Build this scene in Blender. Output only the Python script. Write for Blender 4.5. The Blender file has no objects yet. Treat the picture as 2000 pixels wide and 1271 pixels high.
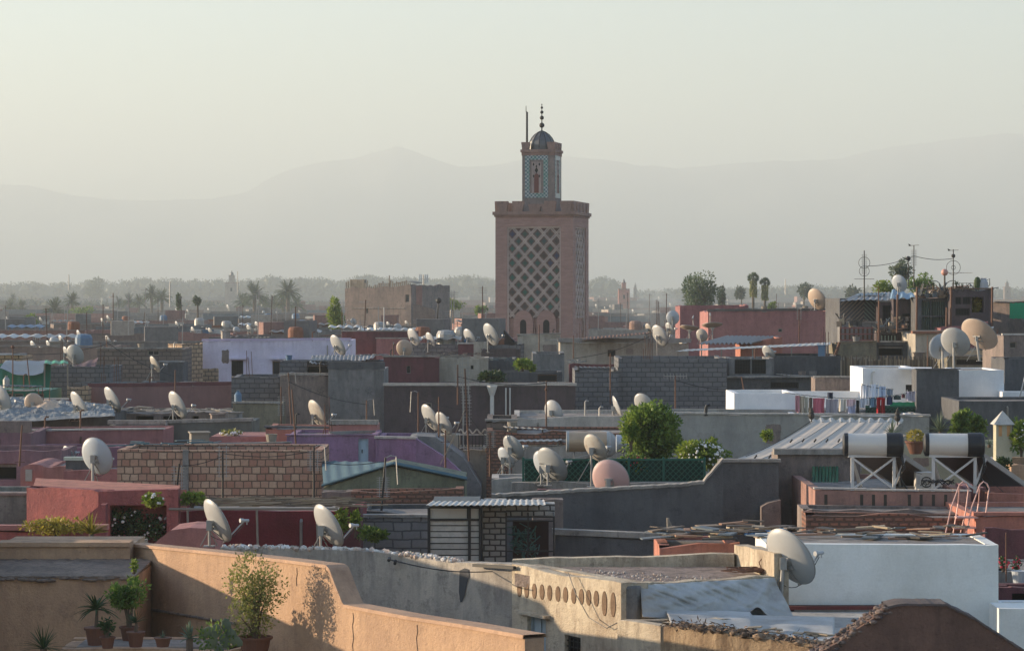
import bpy, bmesh, math, random
from mathutils import Vector, Matrix, noise as mnoise
R = math.radians
sc = bpy.context.scene
COL = sc.collection
F = 5144.0; H = 570.0; ZC = 14.0
rnd = random.Random(7)
def X(px, D): return (px-1000)/F*D
def Z(py, D): return ZC-(py-H)/F*D
def P(px, py, D): return Vector((X(px, D), D, Z(py, D)))
def pm(n, D): return n/F*D            # picture pixels to metres at depth D

# ------------------------------------------------------------------ materials
MATS = {}
def _new(name):
    m = bpy.data.materials.new(name); m.use_nodes = True
    nt = m.node_tree; nt.nodes.clear()
    out = nt.nodes.new('ShaderNodeOutputMaterial'); b = nt.nodes.new('ShaderNodeBsdfPrincipled')
    nt.links.new(b.outputs[0], out.inputs[0])
    return m, nt, b
def N(nt, t, **kw):
    n = nt.nodes.new(t)
    for k, v in kw.items(): setattr(n, k, v)
    return n
def mixc(nt, fac, a, b, mode='MIX'):
    n = N(nt, 'ShaderNodeMix', data_type='RGBA', blend_type=mode)
    for sock, v in ((n.inputs[0], fac), (n.inputs[6], a), (n.inputs[7], b)):
        if isinstance(v, bpy.types.NodeSocket): nt.links.new(v, sock)
        elif isinstance(v, (int, float)): sock.default_value = v
        else: sock.default_value = (*v, 1)
    return n.outputs[2]
def ramp(nt, src, lo, hi, a=0.0, b=1.0):
    n = N(nt, 'ShaderNodeMapRange'); n.inputs[1].default_value = lo; n.inputs[2].default_value = hi
    n.inputs[3].default_value = a; n.inputs[4].default_value = b
    nt.links.new(src, n.inputs[0]); return n.outputs[0]
def coords(nt, scale=(1, 1, 1), kind='Object'):
    tc = N(nt, 'ShaderNodeTexCoord'); mp = N(nt, 'ShaderNodeMapping')
    oi = N(nt, 'ShaderNodeObjectInfo')
    mp.inputs['Scale'].default_value = scale
    nt.links.new(tc.outputs[kind], mp.inputs[0])
    return mp.outputs[0]
def noise(nt, vec, sc_, det=4, rough=.6):
    n = N(nt, 'ShaderNodeTexNoise'); n.inputs['Scale'].default_value = sc_
    n.inputs['Detail'].default_value = det; n.inputs['Roughness'].default_value = rough
    nt.links.new(vec, n.inputs['Vector']); return n.outputs[0]
def bump(nt, b, h, strength, dist=.02):
    bp = N(nt, 'ShaderNodeBump'); bp.inputs['Strength'].default_value = strength
    bp.inputs['Distance'].default_value = dist
    nt.links.new(h, bp.inputs['Height']); nt.links.new(bp.outputs[0], b.inputs['Normal'])
def dk(c, f): return tuple(x*f for x in c)
def plaster(name, col, col2=None, stain=.5, bmp=.5, sc_=1.0, rough=.95):
    if name in MATS: return MATS[name]
    m, nt, b = _new(name)
    col2 = col2 or dk(col, .55)
    v = coords(nt)
    big = ramp(nt, noise(nt, v, .5*sc_, 7, .7), .38, .64)
    c = mixc(nt, big, tuple(min(.9, q*1.12) for q in col), tuple(.35*a+.65*d for a, d in zip(col, col2)))
    st = noise(nt, coords(nt, (1.9*sc_, 1.9*sc_, .5*sc_)), 1.1, 7, .75)
    c = mixc(nt, ramp(nt, st, .47, .68, 0, min(1, stain*1.25)), c, col2)
    blot = noise(nt, v, 2.6*sc_, 9, .8)
    c = mixc(nt, ramp(nt, blot, .53, .66, 0, min(1, stain*1.3)), c, dk(col2, .72))
    lt = noise(nt, coords(nt, (1.7*sc_, 1.7*sc_, 1.2*sc_)), 1.9, 8, .75)
    c = mixc(nt, ramp(nt, lt, .56, .70, 0, stain*.6), c, tuple(min(.85, q*1.35+.03) for q in col))
    # run-off dirt under the top edge
    tg = N(nt, 'ShaderNodeTexCoord'); sg = N(nt, 'ShaderNodeSeparateXYZ'); nt.links.new(tg.outputs['Generated'], sg.inputs[0])
    tp_ = ramp(nt, sg.outputs[2], .90, 1.0, 0, 1); run = noise(nt, coords(nt, (2.6, 2.6, .5)), 1.0, 5, .7)
    mu = N(nt, 'ShaderNodeMath', operation='MULTIPLY'); nt.links.new(tp_, mu.inputs[0]); nt.links.new(ramp(nt, run, .48, .66, 0, min(1, stain*1.1)), mu.inputs[1])
    c = mixc(nt, mu.outputs[0], c, dk(col2, .6))
    fine = noise(nt, v, 22, 6, .7)
    c = mixc(nt, ramp(nt, fine, .3, .7, 0, .22), c, dk(col, .6))
    nt.links.new(c, b.inputs['Base Color']); b.inputs['Roughness'].default_value = rough
    h = N(nt, 'ShaderNodeMath', operation='ADD'); nt.links.new(fine, h.inputs[0]); nt.links.new(blot, h.inputs[1])
    bump(nt, b, h.outputs[0], bmp, .04)
    MATS[name] = m; return m
def brick(name, c1, c2, mortar, w=.4, h=.2, ms=.02, stain=.4, bmp=.8, off=.5, squash=1):
    if name in MATS: return MATS[name]
    m, nt, b = _new(name)
    tc = N(nt, 'ShaderNodeTexCoord'); sp = N(nt, 'ShaderNodeSeparateXYZ'); cb = N(nt, 'ShaderNodeCombineXYZ')
    nt.links.new(tc.outputs['Object'], sp.inputs[0])
    a = N(nt, 'ShaderNodeMath', operation='ADD'); nt.links.new(sp.outputs[0], a.inputs[0]); nt.links.new(sp.outputs[1], a.inputs[1])
    # small wobble so that courses are not ruler straight
    wb = noise(nt, tc.outputs['Object'], 2.5, 3, .6)
    z2 = N(nt, 'ShaderNodeMath', operation='MULTIPLY_ADD'); nt.links.new(wb, z2.inputs[0]); z2.inputs[1].default_value = h*.35
    nt.links.new(sp.outputs[2], z2.inputs[2])
    x2 = N(nt, 'ShaderNodeMath', operation='MULTIPLY_ADD'); nt.links.new(noise(nt, tc.outputs['Object'], 4, 3, .6), x2.inputs[0]); x2.inputs[1].default_value = w*.25
    nt.links.new(a.outputs[0], x2.inputs[2])
    nt.links.new(x2.outputs[0], cb.inputs[0]); nt.links.new(z2.outputs[0], cb.inputs[1])
    bt = N(nt, 'ShaderNodeTexBrick'); nt.links.new(cb.outputs[0], bt.inputs['Vector'])
    bt.inputs['Color1'].default_value = (*c1, 1); bt.inputs['Color2'].default_value = (*c2, 1); bt.inputs['Mortar'].default_value = (*mortar, 1)
    bt.inputs['Scale'].default_value = 1; bt.inputs['Brick Width'].default_value = w; bt.inputs['Row Height'].default_value = h
    bt.inputs['Mortar Size'].default_value = ms; bt.inputs['Mortar Smooth'].default_value = .3; bt.inputs['Bias'].default_value = -.1
    bt.offset = off
    v = coords(nt)
    nz = noise(nt, v, 1.3, 7, .7)
    c = mixc(nt, ramp(nt, nz, .5, .75, 0, stain), bt.outputs[0], mortar)
    f = noise(nt, v, 16, 6, .75)
    c = mixc(nt, ramp(nt, f, .35, .75, 0, .45), c, dk(c1, .5))
    nt.links.new(c, b.inputs['Base Color']); b.inputs['Roughness'].default_value = .95
    h_ = N(nt, 'ShaderNodeMath', operation='SUBTRACT'); nt.links.new(f, h_.inputs[0]); nt.links.new(bt.outputs['Fac'], h_.inputs[1])
    bump(nt, b, h_.outputs[0], bmp, .03)
    MATS[name] = m; return m
def paint(name, col, rough=.6, metal=0.0, dirt=.3, bmp=.1, col2=None, dsc=3.0):
    if name in MATS: return MATS[name]
    m, nt, b = _new(name)
    v = coords(nt)
    nz = noise(nt, v, dsc, 6, .7)
    c = mixc(nt, ramp(nt, nz, .5, .75, 0, dirt), col, col2 or dk(col, .45))
    nt.links.new(c, b.inputs['Base Color']); b.inputs['Roughness'].default_value = rough; b.inputs['Metallic'].default_value = metal
    if bmp: bump(nt, b, nz, bmp, .02)
    MATS[name] = m; return m
def leafm(name, c1, c2, trans=.35):
    if name in MATS: return MATS[name]
    m, nt, b = _new(name)
    g = N(nt, 'ShaderNodeNewGeometry')
    nz = noise(nt, coords(nt), 1.7, 2, .5)
    f = N(nt, 'ShaderNodeMath', operation='MULTIPLY_ADD'); nt.links.new(g.outputs['Random Per Island'], f.inputs[0]); f.inputs[1].default_value = .8
    nt.links.new(ramp(nt, nz, .35, .65, -.3, .5), f.inputs[2]); f.use_clamp = True
    c = mixc(nt, f.outputs[0], c1, c2)
    nt.links.new(c, b.inputs['Base Color']); b.inputs['Roughness'].default_value = .6
    tr = N(nt, 'ShaderNodeBsdfTranslucent'); nt.links.new(c, tr.inputs[0])
    mx = N(nt, 'ShaderNodeMixShader'); mx.inputs[0].default_value = trans
    out = [n for n in nt.nodes if n.type == 'OUTPUT_MATERIAL'][0]
    nt.links.new(b.outputs[0], mx.inputs[1]); nt.links.new(tr.outputs[0], mx.inputs[2]); nt.links.new(mx.outputs[0], out.inputs[0])
    MATS[name] = m; return m
def island(name, cols, rough=.7, dirt=.3):
    """one colour of a short list for each separate piece of the mesh"""
    if name in MATS: return MATS[name]
    m, nt, b = _new(name)
    g = N(nt, 'ShaderNodeNewGeometry'); r = N(nt, 'ShaderNodeValToRGB'); r.color_ramp.interpolation = 'CONSTANT'
    e = r.color_ramp.elements
    e[0].position = 0; e[0].color = (*cols[0], 1); e[1].position = 1/len(cols); e[1].color = (*cols[1], 1)
    for i in range(2, len(cols)): k = e.new(i/len(cols)); k.color = (*cols[i], 1)
    nt.links.new(g.outputs['Random Per Island'], r.inputs[0])
    nz = noise(nt, coords(nt), 6, 6, .7)
    c = mixc(nt, ramp(nt, nz, .45, .75, 0, dirt), r.outputs[0], dk(cols[0], .4))
    nt.links.new(c, b.inputs['Base Color']); b.inputs['Roughness'].default_value = rough
    bump(nt, b, nz, .3, .02)
    MATS[name] = m; return m

# ------------------------------------------------------------------ meshes
class MB:
    def __init__(s): s.v = []; s.f = []
    def add(s, vs, fs):
        o = len(s.v); s.v += [tuple(v) for v in vs]; s.f += [tuple(i+o for i in f) for f in fs]
    def box(s, c, d, rot=None):
        x, y, z = (q/2 for q in d); vs = [Vector(p) for p in ((-x,-y,-z),(x,-y,-z),(x,y,-z),(-x,y,-z),(-x,-y,z),(x,-y,z),(x,y,z),(-x,y,z))]
        if rot is not None:
            M = rot if isinstance(rot, Matrix) else Matrix.Rotation(rot, 3, 'Z'); vs = [M @ v for v in vs]
        c = Vector(c); s.add([v+c for v in vs], [(0,3,2,1),(4,5,6,7),(0,1,5,4),(1,2,6,5),(2,3,7,6),(3,0,4,7)])
    def bar(s, a, b, w, h=None, up=(0, 0, 1)):
        a = Vector(a); b = Vector(b); d = b-a; L = d.length
        if L < 1e-6: return
        y = d/L; u = Vector(up)
        if abs(y.dot(u)) > .98: u = Vector((1, 0, 0))
        x = y.cross(u).normalized(); z = x.cross(y)
        M = Matrix((x, y, z)).transposed(); s.box((a+b)/2, (w, L, h or w), M)
    def tube(s, pts, r, n=8, cap=True):
        pts = [Vector(p) for p in pts]; rs = r if isinstance(r, (list, tuple)) else [r]*len(pts)
        rings = []; prev = None
        for i, p in enumerate(pts):
            t = (pts[min(i+1, len(pts)-1)]-pts[max(i-1, 0)])
            t = t.normalized() if t.length > 1e-9 else Vector((0, 0, 1))
            if prev is None:
                u = Vector((1, 0, 0)) if abs(t.x) < .9 else Vector((0, 1, 0))
            else: u = prev
            x = (u-t*u.dot(t))
            x = x.normalized() if x.length > 1e-6 else t.orthogonal().normalized(); y = t.cross(x); prev = x
            rings.append([p+(x*math.cos(2*math.pi*k/n)+y*math.sin(2*math.pi*k/n))*rs[i] for k in range(n)])
        vs = [v for rg in rings for v in rg]; fs = []
        for i in range(len(pts)-1):
            for k in range(n):
                k2 = (k+1) % n; fs.append((i*n+k, i*n+k2, (i+1)*n+k2, (i+1)*n+k))
        if cap: fs.append(tuple(range(n-1, -1, -1))); fs.append(tuple((len(pts)-1)*n+k for k in range(n)))
        s.add(vs, fs)
    def lathe(s, prof, c=(0, 0, 0), n=16, M=None):
        """prof: (radius, height) along local z"""
        c = Vector(c); vs = []
        for r, z in prof:
            for k in range(n):
                p = Vector((r*math.cos(2*math.pi*k/n), r*math.sin(2*math.pi*k/n), z))
                vs.append((M @ p if M is not None else p)+c)
        fs = []
        for i in range(len(prof)-1):
            for k in range(n): k2 = (k+1) % n; fs.append((i*n+k, i*n+k2, (i+1)*n+k2, (i+1)*n+k))
        fs.append(tuple(range(n-1, -1, -1))); fs.append(tuple((len(prof)-1)*n+k for k in range(n)))
        s.add(vs, fs)
    def prism(s, poly, d0, d1, axis='y'):
        """poly: 2-D outline (x,z) swept along y from d0 to d1 (axis 'z': (x,y) swept along z)"""
        n = len(poly)
        if axis == 'y': vs = [(x, d0, z) for x, z in poly]+[(x, d1, z) for x, z in poly]
        elif axis == 'z': vs = [(x, y, d0) for x, y in poly]+[(x, y, d1) for x, y in poly]
        else: vs = [(d0, y, z) for y, z in poly]+[(d1, y, z) for y, z in poly]
        s.add(vs, [tuple(range(n)), tuple(range(2*n-1, n-1, -1))]+[(i, i+n, (i+1) % n+n, (i+1) % n) for i in range(n)])
    def grid(s, fn, nu, nv, th=0.0):
        """sheet fn(u,v)->point, given a thickness th downwards/along normal estimate"""
        pts = [[Vector(fn(i/nu, j/nv)) for j in range(nv+1)] for i in range(nu+1)]
        def nrm(i, j):
            a = pts[min(i+1, nu)][j]-pts[max(i-1, 0)][j]; b = pts[i][min(j+1, nv)]-pts[i][max(j-1, 0)]
            c = a.cross(b); return c.normalized() if c.length > 1e-9 else Vector((0, 0, 1))
        vs = [pts[i][j] for i in range(nu+1) for j in range(nv+1)]; W = nv+1; fs = []
        for i in range(nu):
            for j in range(nv): fs.append((i*W+j, (i+1)*W+j, (i+1)*W+j+1, i*W+j+1))
        if th:
            o = len(vs); vs += [pts[i][j]-nrm(i, j)*th for i in range(nu+1) for j in range(nv+1)]
            fs += [tuple(reversed([q+o for q in f])) for f in list(fs)]
            for i in range(nu): fs += [(i*W, i*W+o, (i+1)*W+o, (i+1)*W), (i*W+nv, (i+1)*W+nv, (i+1)*W+nv+o, i*W+nv+o)]
            for j in range(nv): fs += [(j, j+1, j+1+o, j+o), (nu*W+j, nu*W+j+o, nu*W+j+1+o, nu*W+j+1)]
        s.add(vs, fs)
    def rock(s, c, r, rr=rnd, sq=(1, 1, 1)):
        bm = bmesh.new(); bmesh.ops.create_icosphere(bm, subdivisions=1, radius=r)
        M = Matrix.Rotation(rr.uniform(0, 6), 3, 'Z') @ Matrix.Rotation(rr.uniform(0, 3), 3, 'X')
        vs = []
        for v in bm.verts:
            p = M @ (v.co*rr.uniform(.75, 1.15)); vs.append(Vector((p.x*sq[0], p.y*sq[1], p.z*sq[2]))+Vector(c))
        s.add(vs, [tuple(v.index for v in f.verts) for f in bm.faces]); bm.free()
    def leaf(s, c, d, nrm, L, W):
        d = Vector(d).normalized(); sd = d.cross(Vector(nrm))
        sd = sd.normalized() if sd.length > 1e-5 else d.orthogonal().normalized(); c = Vector(c)
        s.add([c, c+d*L*.45+sd*W/2, c+d*L, c+d*L*.45-sd*W/2], [(0, 1, 2, 3)])
    def build(s, name, mat, parent=None, smooth=False, loc=None, label=None):
        me = bpy.data.meshes.new(name); me.from_pydata(s.v, [], s.f)
        if smooth:
            me.polygons.foreach_set('use_smooth', [True]*len(me.polygons))
        me.materials.append(mat); me.update()
        o = bpy.data.objects.new(name, me); COL.objects.link(o)
        if parent is not None: o.parent = parent
        if loc is not None: o.location = loc
        if label: o['label'] = label
        return o
def rv(r=rnd):
    while True:
        v = Vector((r.uniform(-1, 1), r.uniform(-1, 1), r.uniform(-1, 1)))
        if .05 < v.length < 1: return v
def tag(o, label, cat, group=None, kind=None):
    if label: o['label'] = label
    if cat: o['category'] = cat
    if group: o['group'] = group
    if kind: o['kind'] = kind
    return o
def thing(name, label, cat, loc=(0, 0, 0), rz=0.0, group=None):
    o = bpy.data.objects.new(name, None); COL.objects.link(o); o.location = loc; o.rotation_euler = (0, 0, rz)
    o.empty_display_size = .2
    return tag(o, label, cat, group)
def structure(o): o['kind'] = 'structure'; return o
def copy_tree(o, label=None, loc=None, rz=None, scale=None):
    c = o.copy(); COL.objects.link(c)
    for ch in o.children:
        k = ch.copy(); COL.objects.link(k); k.parent = c
        for g in ch.children: q = g.copy(); COL.objects.link(q); q.parent = k
    if label: c['label'] = label
    if loc is not None: c.location = loc
    if rz is not None: c.rotation_euler = (0, 0, rz)
    if scale: c.scale = (scale,)*3
    return c
# ------------------------------------------------------------------ camera, sky, sun, haze
cam = bpy.data.cameras.new('camera'); co = bpy.data.objects.new('camera', cam); COL.objects.link(co)
co.location = (0, 0, ZC); co.rotation_euler = (R(90), 0, 0)
cam.sensor_width = 36; cam.lens = F/2000*36; cam.shift_y = -65.4/2000
cam.clip_end = 20000; cam.clip_start = .5
sc.camera = co
SUN_EL, SUN_AZ = 10.0, 15.0          # height over the horizon; degrees behind the picture's left
sd = Vector((-math.cos(R(SUN_EL))*math.cos(R(SUN_AZ)), math.cos(R(SUN_EL))*math.sin(R(SUN_AZ)), math.sin(R(SUN_EL))))
L = bpy.data.lights.new('sun', 'SUN'); L.energy = 5.0; L.angle = R(.5); L.color = (1, .79, .55)
lo = bpy.data.objects.new('sun', L); COL.objects.link(lo); lo.rotation_euler = sd.to_track_quat('Z', 'Y').to_euler()
lo.location = (-30, 0, 60)
w = bpy.data.worlds.new('World'); sc.world = w; w.use_nodes = True
nt = w.node_tree; nt.nodes.clear()
sky = nt.nodes.new('ShaderNodeTexSky'); sky.sky_type = 'NISHITA'; sky.sun_disc = False
sky.sun_elevation = R(SUN_EL); sky.sun_rotation = math.atan2(sd.x, sd.y)
sky.air_density = 1.3; sky.dust_density = .5; sky.ozone_density = 2.0; sky.altitude = 400
bg = nt.nodes.new('ShaderNodeBackground'); bg.inputs[1].default_value = .072
wo = nt.nodes.new('ShaderNodeOutputWorld'); cs = nt.nodes.new('ShaderNodeMix'); cs.data_type = 'RGBA'; cs.blend_type = 'MULTIPLY'; cs.inputs[0].default_value = 1; cs.inputs[7].default_value = (.80, .93, 1.16, 1); nt.links.new(sky.outputs[0], cs.inputs[6]); nt.links.new(cs.outputs[2], bg.inputs[0]); nt.links.new(bg.outputs[0], wo.inputs[0])
sc.view_settings.view_transform = 'Standard'; sc.view_settings.look = 'None'; sc.view_settings.gamma = 1
sc.view_settings.exposure = 1.93
sc.cycles.max_bounces = 8; sc.cycles.volume_bounces = 2; sc.cycles.diffuse_bounces = 3
sc.cycles.use_denoising = True; sc.cycles.use_adaptive_sampling = True
try: sc.cycles.denoiser = 'OPENIMAGEDENOISE'
except Exception: pass

# haze: one closed box of even, pale air
mb = MB(); mb.box((0, 4800, 302), (12600, 15200, 610))     # z -3 .. 273
hm = bpy.data.materials.new('haze_air'); hm.use_nodes = True; hn = hm.node_tree; hn.nodes.clear()
pv = hn.nodes.new('ShaderNodeVolumePrincipled'); pv.inputs['Color'].default_value = (.64, .70, .705, 1); pv.inputs['Density'].default_value = .00033
pv.inputs['Anisotropy'].default_value = .18
ho = hn.nodes.new('ShaderNodeOutputMaterial'); hn.links.new(pv.outputs[0], ho.inputs[1])
tag(mb.build('haze', hm), 'pale morning haze that fades the far city and the mountains', 'haze', kind='stuff')

# ground
mb = MB(); mb.add([(-6000, -2600, 0), (6000, -2600, 0), (6000, 12200, 0), (-6000, 12200, 0)], [(0, 1, 2, 3)])
structure(mb.build('ground', plaster('ground_dust', (.20, .15, .11), (.12, .10, .08), sc_=.05)))

# mountains: ridge read off the photograph, built as real terrain
ridge = [(-900, 400), (-400, 372), (-150, 352), (0, 358), (60, 362), (130, 378), (200, 388), (290, 390), (400, 388), (480, 375), (520, 350), (560, 330), (620, 316), (700, 306),
         (740, 293), (775, 283), (800, 290), (850, 310), (900, 325), (960, 321), (1015, 311), (1100, 303), (1180, 310), (1240, 320), (1330, 327), (1420, 319), (1500, 313), (1580, 312),
         (1640, 308), (1700, 293), (1800, 278), (1900, 266), (1960, 258), (2040, 262), (2300, 290), (2900, 330)]
def interp(tab, x):
    if x <= tab[0][0]: return tab[0][1]
    for (a, b), (c, d) in zip(tab, tab[1:]):
        if x <= c: return b+(d-b)*(x-a)/(c-a)
    return tab[-1][1]
RD = 9500.0
def mtn(u, v):
    px = -900+u*3800; x = X(px, RD); y = 6800+v*5200
    h = Z(interp(ridge, px)+mnoise.noise(Vector((px*.03, 3, 0)))*3, RD)
    t = (y-6800)/(RD-6800)
    s = t**1.6 if t < 1 else max(0, 1-(t-1)*1.1)
    n = mnoise.fractal(Vector((x*.0022, y*.0022, 1)), 1, 2, 5)*75*s*(1-min(1, s)**3)
    return (x, y, max(-1.5, -2+(h+2)*min(1, s)+n-2*(1-s)))
mb = MB(); mb.grid(mtn, 220, 46)
tag(mb.build('mountains', plaster('mountain_rock', (.16, .15, .14), (.10, .11, .09), sc_=.01), smooth=True), None, None, kind='structure')
# ------------------------------------------------------------------ the minaret
M_BR = brick('minaret_brick', (.47, .29, .24), (.37, .225, .185), (.38, .27, .23), .45, .11, .012, .35, .6)
M_TRIM = plaster('minaret_trim', (.36, .23, .18), (.20, .14, .12), stain=.6)
M_RIB = plaster('lattice_stone', (.64, .53, .46), (.42, .34, .30), stain=.25)
M_TILE = island('glazed_tiles', [(.03, .13, .10), (.05, .09, .09), (.02, .10, .07), (.07, .06, .055), (.04, .12, .10), (.05, .055, .12), (.05, .10, .075), (.08, .055, .045), (.03, .08, .08)], .35)
M_DARK = paint('dark_opening', (.02, .018, .016), .9)
M_REDW = paint('red_shutter', (.17, .06, .045), .7)
M_LEAD = paint('dome_metal', (.12, .12, .12), .45, .4, .4)
M_IRON = paint('black_iron', (.03, .028, .026), .6, .3)
M_LANT = plaster('lantern_plaster', (.30, .24, .21), (.17, .15, .14), stain=.6)
def checker(name):
    m, nt, b = _new(name); v = coords(nt, (1, 1, 1))
    sp = N(nt, 'ShaderNodeSeparateXYZ'); nt.links.new(v, sp.inputs[0])
    cb = N(nt, 'ShaderNodeCombineXYZ'); a = N(nt, 'ShaderNodeMath', operation='ADD'); nt.links.new(sp.outputs[0], a.inputs[0]); nt.links.new(sp.outputs[1], a.inputs[1])
    nt.links.new(a.outputs[0], cb.inputs[0]); nt.links.new(sp.outputs[2], cb.inputs[1]); cb.inputs[2].default_value = .5
    c = N(nt, 'ShaderNodeTexChecker'); c.inputs['Scale'].default_value = 7.2; nt.links.new(cb.outputs[0], c.inputs[0])
    c.inputs[1].default_value = (.42, .45, .43, 1); c.inputs[2].default_value = (.10, .16, .19, 1)
    nz = noise(nt, v, 1.5, 2); o = mixc(nt, ramp(nt, nz, .45, .6), c.outputs[0], mixc(nt, .5, c.outputs[0], (.06, .25, .17)))
    nt.links.new(o, b.inputs['Base Color']); b.inputs['Roughness'].default_value = .3
    return m
M_CHECK = checker('blue_white_tiles')

def ladder_merlon(w, h, t, steps=3):
    """stepped crenel, widest at the top as on the photographed tower"""
    out = []
    for i in range(steps):
        f = 1-.30*i/steps; out.append((f*w/2, h*(1-i/steps))); out.append((f*w/2-.0, h*(1-(i+1)/steps)))
    left = [(-x, z) for x, z in reversed(out)]
    return out+left
def minaret():
    D = 190.0; th = R(13.0); s = 5.75
    c = P(1119, 570, D)                                     # the near corner
    # local frame: x along the front face (towards the right), y away from the camera, origin at the front-left corner
    root = thing('minaret', 'tall brick minaret with lattice-carved face, small lantern and ribbed dome rising over the rooftops', 'minaret',
                 (c.x-s*math.cos(th), c.y+s*math.sin(th), 0), -th)
    ztop = Z(419, D)
    # shaft: full-height brick with a sunk panel on two faces (ring walls, panel back 0.25 in)
    px0 = lambda p: (p-968)/151*s
    a0, a1 = px0(991), px0(1095); z0, z1 = Z(652, D)-2.6, Z(442, D)
    mb = MB()
    def face_with_recess(tr, a0, a1):
        def q(pts): mb.add([tr(*p) for p in pts], [(0, 1, 2, 3)])
        q([(0, 0, 0), (a0, 0, 0), (a0, 0, ztop), (0, 0, ztop)]); q([(a1, 0, 0), (s, 0, 0), (s, 0, ztop), (a1, 0, ztop)])
        q([(a0, 0, 0), (a1, 0, 0), (a1, 0, z0), (a0, 0, z0)]); q([(a0, 0, z1), (a1, 0, z1), (a1, 0, ztop), (a0, 0, ztop)])
        d = .28
        q([(a0, 0, z0), (a0, d, z0), (a0, d, z1), (a0, 0, z1)]); q([(a1, d, z0), (a1, 0, z0), (a1, 0, z1), (a1, d, z1)])
        q([(a0, 0, z0), (a1, 0, z0), (a1, d, z0), (a0, d, z0)]); q([(a0, d, z1), (a1, d, z1), (a1, 0, z1), (a0, 0, z1)])
        q([(a0, d, z0), (a1, d, z0), (a1, d, z1), (a0, d, z1)])
    front = lambda x, d, z: (x, d, z)
    right = lambda x, d, z: (s-d, x, z)
    left = lambda x, d, z: (d, s-x, z)
    face_with_recess(front, a0, a1); face_with_recess(right, 1.0, s-1.0); face_with_recess(left, 1.0, s-1.0)
    mb.add([(0, s, 0), (s, s, 0), (s, s, ztop), (0, s, ztop), (0, 0, ztop), (s, 0, ztop)], [(0, 3, 2, 1), (4, 5, 2, 3)])
    mb.build('shaft', M_BR, root)
    # cornice and merlons
    mb = MB(); mb.box((s/2, s/2, ztop+.12), (s+.36, s+.36, .24)); mb.box((s/2, s/2, ztop-.07), (s+.16, s+.16, .14)); mb.build('cornice', M_TRIM, root)
    zb = ztop+.24; hm_ = Z(392, D)-zb
    prof = ladder_merlon(1.0, hm_, .3)
    def merl(cx, cy, ang, w=1.0, h=hm_, z=zb, t=.34, name='merlon'):
        m2 = MB(); pr = [(x*w, zz*h/hm_) for x, zz in prof]; m2.prism(pr, -t/2, t/2)
        M = Matrix.Rotation(ang, 3, 'Z'); m2.v = [tuple(M @ Vector(v)+Vector((cx, cy, z))) for v in m2.v]
        m2.build(name, M_TRIM, root)
    for k in range(5):
        u = .5+k*(s-1)/4
        if not (k == 2): merl(u, .12, 0, .86)
        merl(u, s-.12, 0); merl(s-.12, u, math.pi/2); merl(.12, u, math.pi/2)
    for px in (1045, 1070): merl(px0(px), .10, 0, .95, hm_*.72)
    # lattice (ogee net) on a face
    def lattice(tr, a0, a1, zlo, zhi, ncol, name):
        w = (a1-a0-.2)/ncol; hh = w*1.12
        tiles = MB(); ribs = MB(); A = a0+.1
        def rib(pts, dd, ww=.075):
            for p, q in zip(pts, pts[1:]):
                (x1, y1), (x2, y2) = p, q
                dx, dz = x2-x1, y2-y1; l = math.hypot(dx, dz) or 1; nx, nz = -dz/l*ww/2, dx/l*ww/2
                ex, ez = dx/l*.01, dz/l*.01
                vs = [(x1+nx-ex, y1+nz-ez), (x1-nx-ex, y1-nz-ez), (x2-nx+ex, y2-nz+ez), (x2+nx+ex, y2+nz+ez)]
                V = [tr(x, dd, z) for x, z in vs]+[tr(x, .26, z) for x, z in vs]
                ribs.add(V, [(0, 1, 2, 3), (0, 4, 5, 1), (1, 5, 6, 2), (2, 6, 7, 3), (3, 7, 4, 0)])
        n = int((zhi-zlo)/hh)+1
        def sx(t):                                         # ogee half wave -1..1
            t = t % 2
            v = 1-2*t if t < 1 else 2*t-3
            return math.sin(v*math.pi/2)**3*.5+math.sin(v*math.pi/2)*.5
        for i in range(2*ncol+1):
            sg = 1 if i % 2 == 0 else -1
            for off in (-.078, .078):
                pts = []
                for j in range(int((zhi-zlo)/hh*12)+2):
                    z = zhi-j*hh/12
                    x = A+i*w/2+sg*w/4*sx((zhi-z)/hh*2)+off
                    if A-.02 <= x <= A+ncol*w+.02 and z > zlo: pts.append((x, z))
                    else:
                        if len(pts) > 1: rib(pts, .12+(.003 if sg > 0 else 0)+(.006 if off > 0 else 0), .062)
                        pts = []
                if len(pts) > 1: rib(pts, .12+(.003 if sg > 0 else 0)+(.006 if off > 0 else 0), .062)
        r_ = random.Random(3)
        for j in range(2*n+1):
            for i in range(-1, ncol+1):
                cx = A+w/4+i*w+(w/2 if j % 2 else 0); cz = zhi-hh/2-j*hh/2
                if cx < A+w*.2 or cx > A+ncol*w-w*.2 or cz < zlo+.2: continue
                k = w*.24
                sh = [(0, 1.05), (.28, .45), (.75, .22), (.92, -.1), (.45, -.35), (.12, -.8), (0, -1.0), (-.12, -.8), (-.45, -.35), (-.92, -.1), (-.75, .22), (-.28, .45)]
                sh = [(cx+a*k, cz+b*k*1.15) for a, b in sh]
                tiles.add([tr(x, .235, z) for x, z in sh], [tuple(range(len(sh)))])
        back = MB(); back.add([tr(a0+.02, .262, zlo), tr(a1-.02, .262, zlo), tr(a1-.02, .262, zhi), tr(a0+.02, .262, zhi)], [(0, 1, 2, 3)])
        for q in ((a0, a0+.09), (a1-.09, a1)):
            V = [tr(q[0], .08, z0), tr(q[1], .08, z0), tr(q[1], .08, zhi), tr(q[0], .08, zhi), tr(q[0], .26, z0), tr(q[1], .26, z0), tr(q[1], .26, zhi), tr(q[0], .26, zhi)]
            ribs.add(V, [(0, 1, 2, 3), (0, 4, 5, 1), (1, 5, 6, 2), (2, 6, 7, 3), (3, 7, 4, 0)])
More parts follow.
